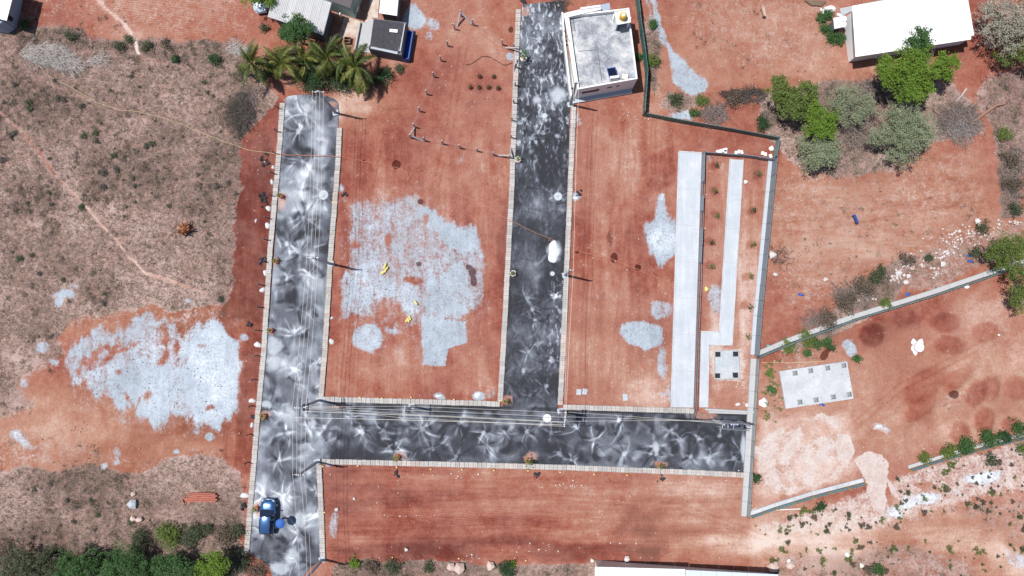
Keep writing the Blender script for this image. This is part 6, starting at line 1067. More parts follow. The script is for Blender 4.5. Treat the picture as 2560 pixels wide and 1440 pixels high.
TR = [('green_tree', 'olive green tree left of the group below the long shed', [(1952, 222, 34, 3.6), (1988, 245, 40, 3.8), (2022, 228, 26, 3.6), (1975, 268, 32, 3.4), (1940, 205, 16, 3.2), (2005, 275, 22, 3.0), (1955, 250, 26, 3.2)], L_OLIVE, 9500, .20, (1965, 300)),
      ('green_tree', 'bright green tree in front of the olive green tree', [(2040, 292, 30, 3.4), (2062, 318, 32, 3.5), (2035, 330, 26, 3.1), (2078, 300, 18, 3.0), (2030, 265, 20, 3.0)], L_BRIGHT, 7000, .19, (2045, 335)),
      ('grey_green_tree', 'rounded grey green tree at the bottom of the left group', [(2050, 385, 36, 2.8), (2080, 372, 24, 2.6), (2035, 405, 26, 2.3), (2075, 395, 22, 2.3), (2010, 365, 20, 2.0)], L_GREY, 7500, .16, (2055, 395)),
      ('green_tree', 'tallest bright green tree standing in front of the long shed', [(2285, 150, 36, 5.2), (2250, 185, 36, 5.0), (2300, 190, 34, 5.2), (2225, 200, 26, 4.4), (2270, 225, 34, 4.6), (2305, 225, 28, 4.4), (2205, 180, 22, 4.0), (2215, 155, 18, 4.0)], L_BRIGHT, 15000, .20, (2215, 245)),
      ('green_tree', 'darker green crown reaching over the white shed roof', [(2298, 95, 24, 5.6), (2290, 118, 24, 5.2), (2318, 105, 18, 5.2), (2272, 105, 12, 5.0), (2302, 76, 12, 5.6)], L_FRESH, 3600, .18, (2280, 190)),
      ('green_tree', 'small bright green tree at the right of the group, under the shed corner', [(2352, 160, 26, 3.8), (2380, 155, 18, 3.8), (2360, 185, 20, 3.4), (2340, 180, 14, 3.2)], L_BRIGHT, 4200, .19, (2335, 205)),
      ('grey_green_tree', 'wide grey green tree in the middle of the field group', [(2250, 300, 44, 3.2), (2290, 320, 44, 3.2), (2225, 335, 40, 3.0), (2270, 360, 44, 2.8), (2310, 345, 30, 2.6), (2190, 350, 26, 2.2), (2245, 385, 30, 2.2), (2290, 300, 30, 2.8), (2240, 270, 20, 2.8)], L_GREY, 16000, .15, (2245, 345)),
      ('grey_green_tree', 'sparse grey green tree between the two bright green trees', [(2110, 240, 34, 2.4), (2090, 265, 28, 2.2), (2140, 285, 30, 2.0), (2170, 270, 26, 2.0), (2095, 300, 24, 1.8), (2150, 250, 24, 1.9)], L_GREY, 6000, .15, (2120, 275)),
      ('pale_tree', 'large pale leafless-looking tree in the top right corner', [(2500, 30, 46, 4.2), (2540, 60, 50, 4.4), (2480, 80, 34, 3.6), (2520, 110, 34, 3.4), (2560, 20, 40, 4.2), (2470, 20, 26, 3.4), (2600, 60, 50, 4)], L_PALE, 12000, .15, (2500, 105)),
      ('green_tree', 'green tree in the corner below the pale tree', [(2540, 128, 26, 2.8), (2560, 110, 26, 3.0), (2510, 145, 22, 2.2), (2575, 145, 26, 2.6)], L_OLIVE, 4000, .17, (2530, 140)),
      ('green_tree', 'fresh green acacia at the right edge above the teal fence end', [(2500, 612, 30, 3.0), (2525, 640, 34, 3.0), (2480, 635, 22, 2.4), (2545, 610, 30, 3.0), (2500, 655, 22, 2.4)], L_OLIVE, 7000, .16, (2495, 655)),
      ('green_tree', 'fresh green acacia at the right edge below the teal fence end', [(2550, 690, 34, 3.0), (2545, 740, 28, 2.6), (2570, 720, 30, 2.8), (2540, 765, 18, 2.0)], L_OLIVE, 5000, .16, (2545, 735)),
      ('neem_tree', 'feathery green tree growing over the corrugated roof', [(735, 62, 24, 4.6), (752, 80, 24, 4.4), (718, 75, 18, 4.0), (770, 75, 18, 4.0), (745, 48, 14, 4.6), (758, 92, 18, 3.6)], L_FRESH, 5000, .17, (755, 108)),
      ('green_tree', 'green tree covering the pale car at the top edge', [(640, -4, 22, 3.4), (665, -4, 20, 3.4), (620, -14, 20, 3.2), (680, 4, 12, 3.2)], L_BRIGHT, 3000, .17, (655, 15)),
      ('green_tree', 'fresh green tree at the bottom left, left of three', [(175, 1400, 30, 2.2), (205, 1420, 34, 2.4), (165, 1440, 30, 2.4), (230, 1400, 24, 2.0)], L_FRESH, 6000, .16, (190, 1400)),
      ('green_tree', 'fresh green tree at the bottom left, middle of three', [(290, 1410, 34, 2.6), (325, 1400, 32, 2.5), (345, 1430, 34, 2.4), (275, 1440, 30, 2.2), (300, 1385, 22, 2.2)], L_FRESH, 8000, .16, (305, 1405)),
      ('green_tree', 'fresh green tree at the bottom left, right of three', [(405, 1412, 30, 2.4), (435, 1402, 28, 2.3), (460, 1425, 30, 2.2), (395, 1440, 26, 2.0)], L_FRESH, 6000, .16, (420, 1405)),
      ('yellow_green_tree', 'yellow green tree at the bottom left beside the kerb end', [(530, 1405, 26, 2.8), (555, 1415, 24, 2.8), (525, 1430, 28, 2.6), (545, 1390, 14, 2.6)], L_BRIGHT, 5500, .16, (540, 1400)),
      ('dark_tree', 'dark green scrub tree in the bottom left corner', [(50, 1400, 40, 1.8), (90, 1420, 36, 1.8), (20, 1430, 40, 1.8), (120, 1395, 24, 1.5), (130, 1430, 30, 1.6)], L_SCRUB, 7000, .17, (60, 1400))]
for nm, lb, lobes, lf, n_, sz, bs_ in TR: tree(nm, lb, lobes, lf, n_, sz * .92, .20 if lf in (L_GREY, L_PALE) else .17, bs_, None, 'tree', .15, None, 4 if lf in (L_GREY, L_PALE) else 0)
def bush(u, v, r, leaf, label, n=900, size=.15, z=None, group=None, name='bush', stem=None, ry=1.0, low=.5):
    R = r * MPP; z = z if z is not None else R * low; seed = int(u * 7 + v * 3); rng = np.random.default_rng(seed); c = P(u, v, z * .8); g = P(u, v)
    t = thing(name, label, 'bush', (c.x, c.y, 0), group); lob = [(c.x, c.y, z * .9, R * .7, z * .6)]
    for k in range(5): a = rng.random() * 6.28; q = R * (.35 + .35 * rng.random()); lob.append((c.x + q * math.cos(a), c.y + q * math.sin(a) * ry, z * (.5 + .5 * rng.random()), R * (.3 + .25 * rng.random()), z * .5))
    C = crown_points(lob, n, rng, .10 + R * .10, 18); C[:, 2] = np.maximum(C[:, 2], .04); V, F = leaf_quads(C, np.full(len(C), size), rng); link('foliage', raw_mesh('foliage', V - np.array([c.x, c.y, 0]), F), leaf, t)
    m = MB()
    for k in range(7): a = rng.random() * 6.28; q = R * (.4 + .5 * rng.random()); m.tube([(c.x, c.y, -.05), (c.x + q * .5 * math.cos(a), c.y + q * .5 * math.sin(a), z * .7), (c.x + q * math.cos(a), c.y + q * math.sin(a), z)], [.035, .022, .008], 4)
    m.build('stem', stem or M_TWIGD, t); return t
BU = [(420, 1337, 30, L_OLIVE, 'rounded olive bush above the fresh green trees, left of two', 2600), (478, 1340, 28, L_SCRUB, 'rounded olive bush above the fresh green trees, right of two', 2400), (352, 1350, 26, L_SCRUB, 'dark bush above the middle fresh green tree', 1800), (560, 1335, 30, L_BROWN, 'brown bush near the lower kerb end', 1500), (590, 1325, 20, L_SCRUB, 'dark green bush beside the kerb below the blue car', 900), (520, 1325, 16, L_SCRUB, 'small dark bush right of the two olive bushes', 700), (770, 188, 46, L_DARK, 'dark grey-green shrub between the palms', 3600), (660, 70, 12, L_SCRUB, 'small shrub left of the corrugated house', 400), (730, 95, 22, L_FRESH, 'leafy shrub under the neem tree', 900), (705, 85, 14, L_DARK, 'dark shrub left of the neem tree', 600), (955, 190, 26, L_DARK, 'dark shrub right of the palms', 900), (1000, 170, 14, L_SCRUB, 'small scrub below the blue trough', 300), (1630, 60, 13, L_FRESH, 'green shrub against the green fence, upper', 500), (1632, 150, 20, L_OLIVE, 'green shrub against the green fence, middle', 800), (1598, 140, 9, L_FRESH, 'weed added for the shade between the house and the green fence', 300), (1690, 252, 20, L_SCRUB, 'dark bush below the gravel tip', 900), (1755, 250, 16, L_OLIVE, 'olive bush beside the gravel tip', 600), (1735, 280, 12, L_FRESH, 'small green bush above the slanting green fence', 400), (1830, 240, 26, L_BROWN, 'burnt brown scrub right of the gravel tip', 900),  # weed by the house fence is added to darken that shaded gap
      (2070, 40, 16, L_FRESH, 'low green weeds left of the shed tank slab, upper', 700), (2055, 45, 14, L_FRESH, 'low green weeds beside the scattered blocks', 500), (2085, 90, 20, L_FRESH, 'low green weeds left of the shed, middle', 900), (2100, 100, 16, L_FRESH, 'low green weeds against the shed wall', 700), (2062, 75, 14, L_FRESH, 'low green weeds left of the shed, lower', 500), (2515, 335, 22, L_OLIVE, 'green shrub on the strip at the right edge', 700), (2525, 400, 22, L_BROWN, 'brown scrub on the strip at the right edge, upper', 700), (2530, 460, 26, L_BROWN, 'brown scrub on the strip at the right edge, middle', 800), (2540, 520, 22, L_SCRUB, 'dark scrub on the strip at the right edge, lower', 700), (2195, 685, 24, L_SCRUB, 'olive bush in the scrub band above the teal fence', 1200), (2160, 720, 30, L_BROWN, 'grey brown scrub above the teal fence, upper', 1100), (2110, 755, 32, L_BROWN, 'grey brown scrub above the teal fence, middle', 1100), (2070, 800, 30, L_BROWN, 'grey brown scrub above the teal fence, lower', 1000), (2215, 760, 14, L_OLIVE, 'small olive bush touching the fence footing', 400), (2020, 850, 26, L_OLIVE, 'low green weeds along the fence corner', 700), (1975, 870, 20, L_OLIVE, 'low green weeds in the fence corner', 500), (2270, 650, 22, L_BROWN, 'brown scrub between the white rubble heaps', 600), (2320, 645, 12, L_SCRUB, 'small bush among the white rubble', 300), (2450, 570, 20, L_SCRUB, 'scrub right above the white rubble', 500), (2440, 630, 16, L_SCRUB, 'dark scrub left of the upper acacia', 500),
      (2040, 862, 14, L_FRESH, 'fresh green weed clump above the large raft, left', 500), (2065, 855, 12, L_FRESH, 'fresh green weed clump above the large raft, right', 400), (2020, 885, 9, L_FRESH, 'small green weed clump above the large raft, lower', 300), (2080, 868, 9, L_DARK, 'dark weed clump on the damp patch', 300), (2142, 898, 10, L_FRESH, 'green weed right of the large raft', 300), (1930, 973, 12, L_FRESH, 'green weed left of the large raft', 400), (1925, 930, 9, L_OLIVE, 'weed clump between the wall and the large raft', 250), (1890, 1195, 12, L_DARK, 'dark green weed against the boundary wall', 400), (1965, 855, 8, L_OLIVE, 'weed below the teal fence corner', 200), (2050, 1265, 12, L_DARK, 'blue-green bush below the orange-post fence', 400), (2510, 1090, 18, L_DARK, 'dark round bush by the right orange-post fence', 900), (2470, 1098, 26, L_FRESH, 'fresh green scrub along the right orange-post fence, right', 1100), (2420, 1112, 26, L_FRESH, 'fresh green scrub along the right orange-post fence, middle', 1100), (2370, 1128, 20, L_OLIVE, 'green scrub along the right orange-post fence, left', 800), (2310, 1145, 14, L_OLIVE, 'left end bush of the right orange-post fence', 500), (2550, 1075, 24, L_FRESH, 'fresh green scrub at the right edge by the fence', 800), (2560, 1125, 22, L_OLIVE, 'scrub at the right edge below the fence', 600), (2480, 1150, 18, L_SCRUB, 'grey green scrub below the right fence', 500),
      (884, 1405, 13, L_BRIGHT, 'yellow green bush at the bottom edge beside the kerb end', 600), (925, 1415, 20, L_BROWN, 'dark brown bush at the bottom edge beside the yellow green one', 800), (985, 1418, 22, L_SCRUB, 'olive scrub at the bottom edge', 900), (1265, 1425, 22, L_DARK, 'dark green bush at the bottom edge beside the boulders', 900), (1278, 1412, 9, L_BRIGHT, 'bright green shoot on the dark bush', 250), (1070, 1420, 14, L_SCRUB, 'small scrub left of the boulders', 400), (2192, 1425, 14, L_FRESH, 'dark green bush at the bottom right edge', 700), (2175, 1425, 16, L_BROWN, 'brown scrub beside the bottom right bush', 400), (175, 90, 18, L_SCRUB, 'dark shrub on the hedge line above the white brushwood', 600), (295, 118, 16, L_SCRUB, 'dark shrub on the hedge line left of the footpath', 500), (370, 115, 14, L_SCRUB, 'dark shrub on the hedge line right of the footpath', 450), (535, 152, 18, L_DARK, 'dark shrub on the hedge line near the palms', 600), (440, 148, 10, L_DARK, 'small dark shrub on the hedge line', 300), (320, 95, 12, L_SCRUB, 'shrub left of the upper footpath', 300), (415, 110, 16, L_BROWN, 'brown shrub right of the upper footpath', 400), (60, 60, 14, L_FRESH, 'green weeds in the shade of the corner house', 400), (1905, 310, 20, L_DARK, 'dark undergrowth at the foot of the olive green tree', 700), (250, 1425, 26, L_DARK, 'dark green undergrowth between the left and middle bottom trees', 1500), (375, 1428, 28, L_DARK, 'dark green undergrowth between the middle and right bottom trees', 1600), (488, 1425, 28, L_SCRUB, 'dark undergrowth left of the yellow green tree', 1600), (120, 1385, 28, L_SCRUB, 'dark scrub above the bottom left corner', 1300), (230, 1375, 24, L_SCRUB, 'dark scrub above the left bottom tree', 1100), (20, 1385, 34, L_BROWN, 'brown scrub on the left edge above the corner', 1400), (600, 1400, 34, L_SCRUB, 'dark scrub in the shade below the kerb end', 1500), (640, 1425, 26, L_BROWN, 'brown scrub beside the road mouth at the bottom', 900), (665, 178, 34, L_DARK, 'dark undergrowth below the leftmost palm pair', 1700), (735, 130, 26, L_SCRUB, 'scrub behind the second palm', 900), (845, 190, 34, L_DARK, 'dark undergrowth below the right palm pair', 1700), (770, 150, 24, L_BROWN, 'brown scrub above the dark palm shrub', 800), (600, 180, 22, L_SCRUB, 'scrub left of the leftmost palm', 600), (930, 200, 22, L_SCRUB, 'scrub in the shadow of the rightmost palm', 700), (180, 1435, 44, L_OLIVE, 'broad green undergrowth under the left bottom tree', 2600), (310, 1440, 44, L_FRESH, 'broad green undergrowth under the middle bottom tree', 2600), (430, 1438, 44, L_FRESH, 'broad green undergrowth under the right bottom tree', 2600), (540, 1442, 36, L_DARK, 'dark undergrowth under the yellow green tree', 1800), (70, 1440, 44, L_SCRUB, 'broad scrub in the bottom left corner', 2200), (690, 150, 34, L_OLIVE, 'olive undergrowth between the first two palms', 1400), (790, 165, 36, L_DARK, 'dark undergrowth between the middle palms', 1800), (870, 175, 30, L_OLIVE, 'olive undergrowth left of the rightmost palm', 1300), (1210, 95, 1, None, '', 0)]
for b_ in BU:
    if b_[3]: bush(b_[0], b_[1], b_[2], b_[3], b_[4], b_[5], .14 if b_[3] in (L_BROWN, L_SCRUB) else .16)
# leafless brush
def brush(u, v, ru, rv, n, mat, label, z=.5, name='brushwood', flow=None, L0=.9):
    rng = random.Random(int(u * 3 + v)); c = P(u, v); m = MB()
    for k in range(n):
        a = rng.uniform(0, 6.28); q = math.sqrt(rng.random()); p = Vector((c.x + ru * MPP * q * math.cos(a), c.y + rv * MPP * q * math.sin(a), rng.uniform(.02, z) * (1.1 - q * .6))); th = (flow + rng.gauss(0, .5)) if flow is not None else rng.uniform(0, 6.28)
        L = L0 * rng.uniform(.4, 1.2); d = Vector((math.cos(th), math.sin(th), rng.uniform(-.2, .35))) * L; mid = p + d * .5 + Vector((rng.gauss(0, .08), rng.gauss(0, .08), rng.gauss(0, .05))); r_ = rng.uniform(.010, .024); e = p + d; m.tube([p, mid, e], [r_ * 1.4, r_, r_ * .5], 3, False)
        for s in range(2): f = mid + Vector((math.cos(th + rng.choice((-.7, .7))), math.sin(th + rng.choice((-.7, .7))), rng.uniform(-.1, .4))) * L * .45; m.tube([mid, f], [r_ * .8, r_ * .4], 3, False)
    o = alone(name, m, mat, label, 'brushwood', None, False, (c.x, c.y, 0)); o['kind'] = 'stuff'; return o
brush(110, 135, 62, 26, 560, M_TWIG, 'heap of bleached white dead palm brush in the dry field', .45, 'brushwood', -.3, 1.3); brush(165, 160, 40, 16, 240, M_TWIG, 'bleached dead palm brush, lower half of the heap', .35, 'brushwood', -.4, 1.3); brush(238, 152, 26, 14, 70, M_TWIG, 'thin scatter of bleached brush right of the heap', .2, 'brushwood', -.1, 1.2)
brush(605, 285, 34, 52, 460, M_TWIGD, 'dark tangle of dead twigs at the corner of the dry field', .6); brush(625, 240, 20, 18, 90, M_TWIGM, 'loose dead branches above the dark twig tangle', .4); brush(2395, 310, 52, 46, 480, M_TWIGM, 'grey bare brushwood beside the fallen log', .7, 'brushwood', None, 1.3); brush(2410, 330, 30, 20, 120, M_TWIG, 'bleached core of the bare brushwood', .6, 'brushwood', 2.6, 1.6); brush(1785, 285, 34, 26, 300, M_TWIGM, 'brown bare brushwood above the slanting green fence', .5); brush(1870, 240, 50, 18, 240, M_TWIGD, 'burnt black branches right of the gravel tip', .4); brush(2140, 330, 46, 44, 380, M_TWIGM, 'brown bare brush between the grey green trees', .8); brush(2180, 225, 40, 26, 260, M_TWIGM, 'brown bare brush left of the tallest tree', .8); brush(2480, 60, 60, 60, 300, M_TWIG, 'bleached bare branches of the pale tree', 3.6); brush(590, 122, 30, 14, 130, M_TWIG, 'dead fronds beside the leftmost palm', .3, 'brushwood', -.2, 1.0); brush(1950, 645, 26, 24, 60, M_TWIGD, 'thin dark twigs on the ploughed field', .15); brush(2130, 735, 50, 26, 320, M_TWIGM, 'grey dead scrub along the diagonal band', .5); brush(2050, 805, 46, 24, 260, M_TWIGM, 'grey dead scrub at the lower end of the band', .4); brush(2530, 430, 26, 70, 240, M_TWIGM, 'grey dead scrub on the right-hand strip', .4); brush(1410 - 10, 8, 20, 10, 60, M_TWIGD, 'dark twigs at the top end of the dark road', .3)
brush(860, 215, 60, 14, 120, M_TWIGD, 'dark fallen fronds under the palms', .2); brush(1330 - 25, 420, 1, 1, 1, M_TWIGD, 'twig', .1) if False else None
lg = thing('fallen_log', 'long fallen reddish log lying in the dead brush', 'log', P(2470, 290)); MB().tube([P(2514, 259, .25), P(2490, 264, .25), P(2460, 285, .25), P(2440, 300, .25), P(2420, 306, .3)], [.10, .13, .14, .13, .10], 8).build('trunk', plain('reddish_wood', (.30, .17, .12), .9, 0, .2, 6, .3), lg); MB().tube([P(2440, 300, .25), P(2420, 290, .4), P(2395, 292, .5)], [.09, .06, .02], 6).build('branch', M_BARK, lg)
MB().tube([P(2416, 222, .3), P(2405, 238, .3), P(2390, 255, .3)], [.11, .09, .04], 7).build('branch', M_TWIG, lg)
# ------------------------------------------------------------------ PALMS: every frond its own part
def frond_mesh(seed, L):
    rng = random.Random(seed); m = MB(); n = 15; pts = []
    for i in range(n + 1): f = i / n; pts.append(Vector((L * (f * .95 - .12 * f * f), .06 * math.sin(f * 3) * L, L * (.42 * f - .72 * f * f))))
    m.tube(pts, [.035 * (1 - i / n) + .008 for i in range(n + 1)], 4, False); k = 50
    for i in range(6, k):
        f = i / k; p = pts[int(f * n)] + (pts[min(n, int(f * n) + 1)] - pts[int(f * n)]) * (f * n - int(f * n)); t = (pts[min(n, int(f * n) + 1)] - pts[max(0, int(f * n) - 1)]).normalized(); w = L * .25 * math.sin(math.pi * min(1, .12 + f * .9)) ** .7
        for s in (-1, 1):
            side = Vector((-t.y, t.x, 0)).normalized() * s; d = (side * .8 + t * .62 + Vector((0, 0, -.30 + rng.uniform(-.30, .25)))).normalized() * w * rng.uniform(.6, 1.15); b = t * .026; m.add([p - b, p + b, p + d * .6 + b * .8 + Vector((0, 0, .02)), p + d, p + d * .6 - b * .8], [(0, 1, 2, 3, 4)])
    return m.mesh('frond')
FR = [frond_mesh(i, 2.15 + .18 * i) for i in range(4)]
def palm(u, v, h, n, label, k=1.0):
    c = P(u, v, h); t = thing('palm_tree', label, 'palm', (c.x, c.y, 0), None); m = MB(); m.tube([(c.x, c.y, -.1), (c.x + .05, c.y, h * .5), (c.x, c.y, h)], [.20, .15, .13], 9); m.build('trunk', M_BARK, t)
    rng = random.Random(int(u))
    for i in range(n):
        o = link('frond', FR[i % 4], L_PALM, t); o.location = (0, 0, h); s = k * rng.uniform(.8, 1.12); o.scale = (s, s, s); o.rotation_euler = (rng.uniform(-.8, .8), rng.uniform(-.5, .6) if i > 3 else -.85, i * 2.399 + rng.uniform(-.45, .45))
palm(630, 160, 2.8, 14, 'leftmost coconut palm at the edge of the dry field', 1.28); palm(706, 158, 2.9, 14, 'second coconut palm from the field, left of the dark shrub', 1.3); palm(818, 145, 2.9, 13, 'third coconut palm from the field, above the dark shrub', 1.25); palm(860, 150, 2.6, 12, 'fourth coconut palm from the field, half behind its neighbour', 1.1); palm(762, 150, 2.5, 11, 'low coconut palm in the middle of the palm row', 1.1); palm(890, 168, 3.2, 16, 'rightmost coconut palm throwing its shadow on the red earth', 1.4)
# ------------------------------------------------------------------ young plants in rings, beds and pits
def seedling(parent, c, s, leaf, seed, lean=(0, 0)):
    rng = np.random.default_rng(seed); C = np.array([c.x + lean[0], c.y + lean[1], c.z + .75 * s]) + rng.normal(size=(46, 3)) * np.array([.17, .17, .16]) * s; V, F = leaf_quads(C, np.full(46, .17 * s), rng); off = np.array(parent.location); link('foliage', raw_mesh('foliage', V - off, F), leaf, parent); MB().tube([c, c + Vector((lean[0] * .6, lean[1] * .6, .6 * s))], [.02, .012], 5).build('stem', M_BARK, parent)
for i, (g, c, r_) in enumerate(RING_SPOTS): seedling(g, c + Vector((0, 0, .12)), 1.5 if i in (5, 10) else 1.0, L_FRESH if i in (5, 6, 7) else L_OLIVE, 70 + i)
for i, (u, v, lb) in enumerate([(1790, 414, 'dark seedling in the left bed, first from the top'), (1783, 478, 'faint seedling in the left bed, second from the top'), (1789, 540, 'green seedling in the left bed, third from the top'), (1775, 607, 'brown seedling in the left bed, fourth from the top'), (1776, 667, 'seedling in the left bed, fifth from the top'), (1893, 435, 'thin seedling in the right bed, first from the top'), (1880, 526, 'grey seedling in the right bed, second from the top'), (1879, 612, 'green seedling in the right bed, third from the top'), (1873, 691, 'seedling in the right bed, fourth from the top'), (1872, 768, 'seedling in the right bed, fifth from the top'), (1867, 842, 'yellow green seedling in the right bed, lowest')]):
    c = P(u, v); t = thing('seedling', lb, 'seedling', c, 'seedlings in the beds'); seedling(t, c, .9, L_OLIVE if i % 3 else L_DARK, 200 + i)
for i, (u, v, lb) in enumerate([(1200, 192, 'pit seedling in the wire-fenced plot, upper left'), (1235, 192, 'pit seedling in the wire-fenced plot, upper right'), (1177, 219, 'pit seedling in the wire-fenced plot, lower row first'), (1199, 219, 'pit seedling in the wire-fenced plot, lower row second'), (1222, 219, 'pit seedling in the wire-fenced plot, lower row third'), (1246, 221, 'pit seedling in the wire-fenced plot, lower row last')]): c = P(u, v); t = thing('seedling', lb, 'seedling', c, 'seedlings in dug pits'); seedling(t, c, .6, L_DARK, 300 + i)
# small shrubs sprinkled over the sandy strip, each its own plant
def shrub_proto(seed, leaf):
    rng = np.random.default_rng(seed); lob = [(rng.normal() * .11, rng.normal() * .11, .15 + .1 * rng.random(), .24, .17) for _ in range(4)]; C = crown_points(lob, 300, rng, .07, 14); C[:, 2] = np.maximum(C[:, 2], .03); V, F = leaf_quads(C, np.full(len(C), .11), rng); me = raw_mesh('shrub', V, F); me.materials.append(leaf); return me
SH = [shrub_proto(i, l) for i, l in enumerate((L_BROWN, L_SCRUB, L_BROWN, L_OLIVE))]
strip = [(1885, 1315), (1960, 1292), (2160, 1225), (2215, 1205), (2300, 1172), (2560, 1108), (2575, 1330), (2400, 1262), (2250, 1320), (2050, 1335), (1900, 1338)]
def in_poly(x, y, poly): return bool(psdf(np.array([float(x)]), np.array([float(y)]), poly)[0] > 0)
cnt = 0
while cnt < 150:
    u, v = rnd.uniform(1880, 2570), rnd.uniform(1095, 1345)
    if not in_poly(u, v, strip) or (2130 < u < 2240 and v < 1290): continue
    s = rnd.choice((.25, .3, .36, .45, .55, .7, 1.0)); o = link('shrub', SH[rnd.randrange(4)]); o.location = P(u, v); o.scale = (s, s, s); o.rotation_euler = (0, 0, rnd.uniform(0, 6.28)); cnt += 1
    zone = 'under the left orange-post fence' if u < 2130 else 'near the white lime patch' if 2240 < u < 2400 and v > 1220 else 'by the bright white patch' if 2400 <= u < 2500 else 'at the right edge' if u >= 2500 else 'right of the sandy gap' if v < 1230 else 'below the sandy gap'; tag(o, ('tiny' if s < .5 else 'small' if s < .8 else 'large') + ' ' + ('dark brown', 'dark olive', 'reddish brown', 'green')[SH.index(o.data)] + ' shrub on the sandy strip ' + zone, 'shrub', 'shrubs on the sandy strip')
for k in range(60):
    u, v = rnd.uniform(1930, 2560), rnd.uniform(1350, 1440); s = rnd.choice((.3, .45, .6, .9)); o = link('shrub', SH[rnd.choice((1, 3, 0))]); o.location = P(u, v); o.scale = (s, s, s); o.rotation_euler = (0, 0, rnd.uniform(0, 6.28)); tag(o, ('tiny' if s < .4 else 'small' if s < .7 else 'large') + ' ' + ('dark brown', 'dark olive', 'reddish brown', 'green')[SH.index(o.data)] + ' shrub on the dusty ground ' + ('right of the blue shed roof' if u < 2120 else 'around the dark green bottom bush' if u < 2280 else 'left of the dusty track' if u < 2420 else 'in the bottom right corner'), 'shrub', 'shrubs in the bottom right corner')
for k in range(24):
    v = 902 + k * 6.6; u = max(1908, rnd.gauss(1930, 14)); s = rnd.choice((.3, .45, .6)); o = link('weed', SH[3]); o.location = P(u, v); o.scale = (s, s, s); tag(o, ('tiny', 'small', 'larger')[(.3, .45, .6).index(s)] + ' green weed beside the boundary wall, ' + ('level with the upper edge of the large raft' if v < 945 else 'left of the middle of the large raft' if v < 990 else 'around the white foam sheet' if v < 1025 else 'between the raft and the pale sand swirl'), 'weed', 'weeds by the boundary wall')
TU = [shrub_proto(20 + i, l) for i, l in enumerate((L_DRYDARK, L_SCRUB, L_DRYDARK))]
ci = RNG.choice(np.flatnonzero((grass.ravel() > .8) & (gdark.ravel() > .2) & (U.ravel() > 5) & (U.ravel() < 610) & (W.ravel() > 130) & (W.ravel() < 1330)), 120)
for i in ci:
    u, v = U.ravel()[i], W.ravel()[i]; s = rnd.choice((.4, .5, .6, .8, 1.1)); j = rnd.randrange(3); o = link('dry_shrub', TU[j]); o.location = (gx.ravel()[i], gy.ravel()[i], gz.ravel()[i]); o.scale = (s, s, s * .7); o.rotation_euler = (0, 0, rnd.uniform(0, 6.28))
    zn = ('near the dead brush heap' if u < 320 else 'left of the palms') if v < 250 else ('at the left edge' if u < 130 else 'just right of the field footpath' if u < 260 else 'in the middle of the dry field' if u < 430 else 'near the dark twig tangle') if v < 430 else ('below the footpath bend' if u < 200 else 'left of the orange stump' if u < 440 else 'right of the orange stump') if v < 760 else 'in the grass left of the boulders' if u < 320 else 'between the boulders and the brick stack' if u < 470 else 'around the brick stack'
    tag(o, ('small' if s < .55 else 'medium' if s < .9 else 'large') + (' grey-brown', ' dark olive', ' dark brown')[j] + ' withered shrub ' + zn, 'shrub', 'withered shrubs in the dry field')
# ------------------------------------------------------------------ uncountable cover: dry grass, low scrub, pebbles, rubble
gi = RNG.integers(0, nx * ny, 500000); core = (abs(gx.ravel()[gi]) < 64.5) & (gy.ravel()[gi] < 41) & (gy.ravel()[gi] > -31); gi = gi[core]
def gval(a): return a.ravel()[gi]
def tufts(name, label, idx, per, hgt, spread, wid, mat, seed):
    rng = np.random.default_rng(seed); n = len(idx); bx = np.repeat(gx.ravel()[idx] + rng.normal(size=n) * .08, per); by = np.repeat(gy.ravel()[idx] + rng.normal(size=n) * .08, per); bz = np.repeat(gz.ravel()[idx], per); m = n * per; sc = np.repeat(.5 + rng.random(n), per)
    a = rng.random(m) * 6.283; r0 = rng.random(m) * spread * .5 * sc; lean = spread * (.5 + rng.random(m)) * sc; h = hgt * (.5 + .8 * rng.random(m)) * sc; x0 = bx + r0 * np.cos(a); y0 = by + r0 * np.sin(a); px, py = -np.sin(a) * wid, np.cos(a) * wid
    V = np.stack([np.stack([x0 - px, y0 - py, bz - .01], -1), np.stack([x0 + px, y0 + py, bz - .01], -1), np.stack([x0 + lean * np.cos(a), y0 + lean * np.sin(a), bz + h], -1)], 1).reshape(-1, 3)
    o = link(name, raw_mesh(name, V, np.arange(3 * m).reshape(m, 3)), mat); tag(o, label, 'grass', None, 'stuff'); return o
hasg = gi[(gval(grass) + (fbm(gx, gy, 1.2, 3, 811).ravel()[gi] - .5) * .9 > .62) & (gval(dust) < .3) & (gval(ROADMASK) < .05)]
tufts('dry_grass', 'short dry straw grass covering the unbuilt fields', hasg[:52000], 5, .16, .17, .020, L_STRAW, 1)
dk = gi[(gval(grass) > .55) & (gval(dust) < .3) & (gval(ROADMASK) < .05) & ((fbm(gx, gy, .55, 2, 821).ravel()[gi] + .17 * gval(gdark) + .25 * (fbm(gx, gy, 4.0, 3, 823).ravel()[gi] - .5)) > .77)]
tufts('dry_scrub', 'low dark scrub dotted over the dry field', dk[:7000], 6, .12, .16, .026, L_DRYDARK, 2)
dk2 = gi[(gval(grass) > .25) & (gval(dust) < .3) & (gval(ROADMASK) < .05) & ((fbm(gx, gy, .45, 2, 831).ravel()[gi] + .12 * gval(gdark)) > .80)]
tufts('brown_weeds', 'brown withered weeds scattered over the bare fields', dk2[:9000], 5, .10, .10, .022, L_BROWN, 3)
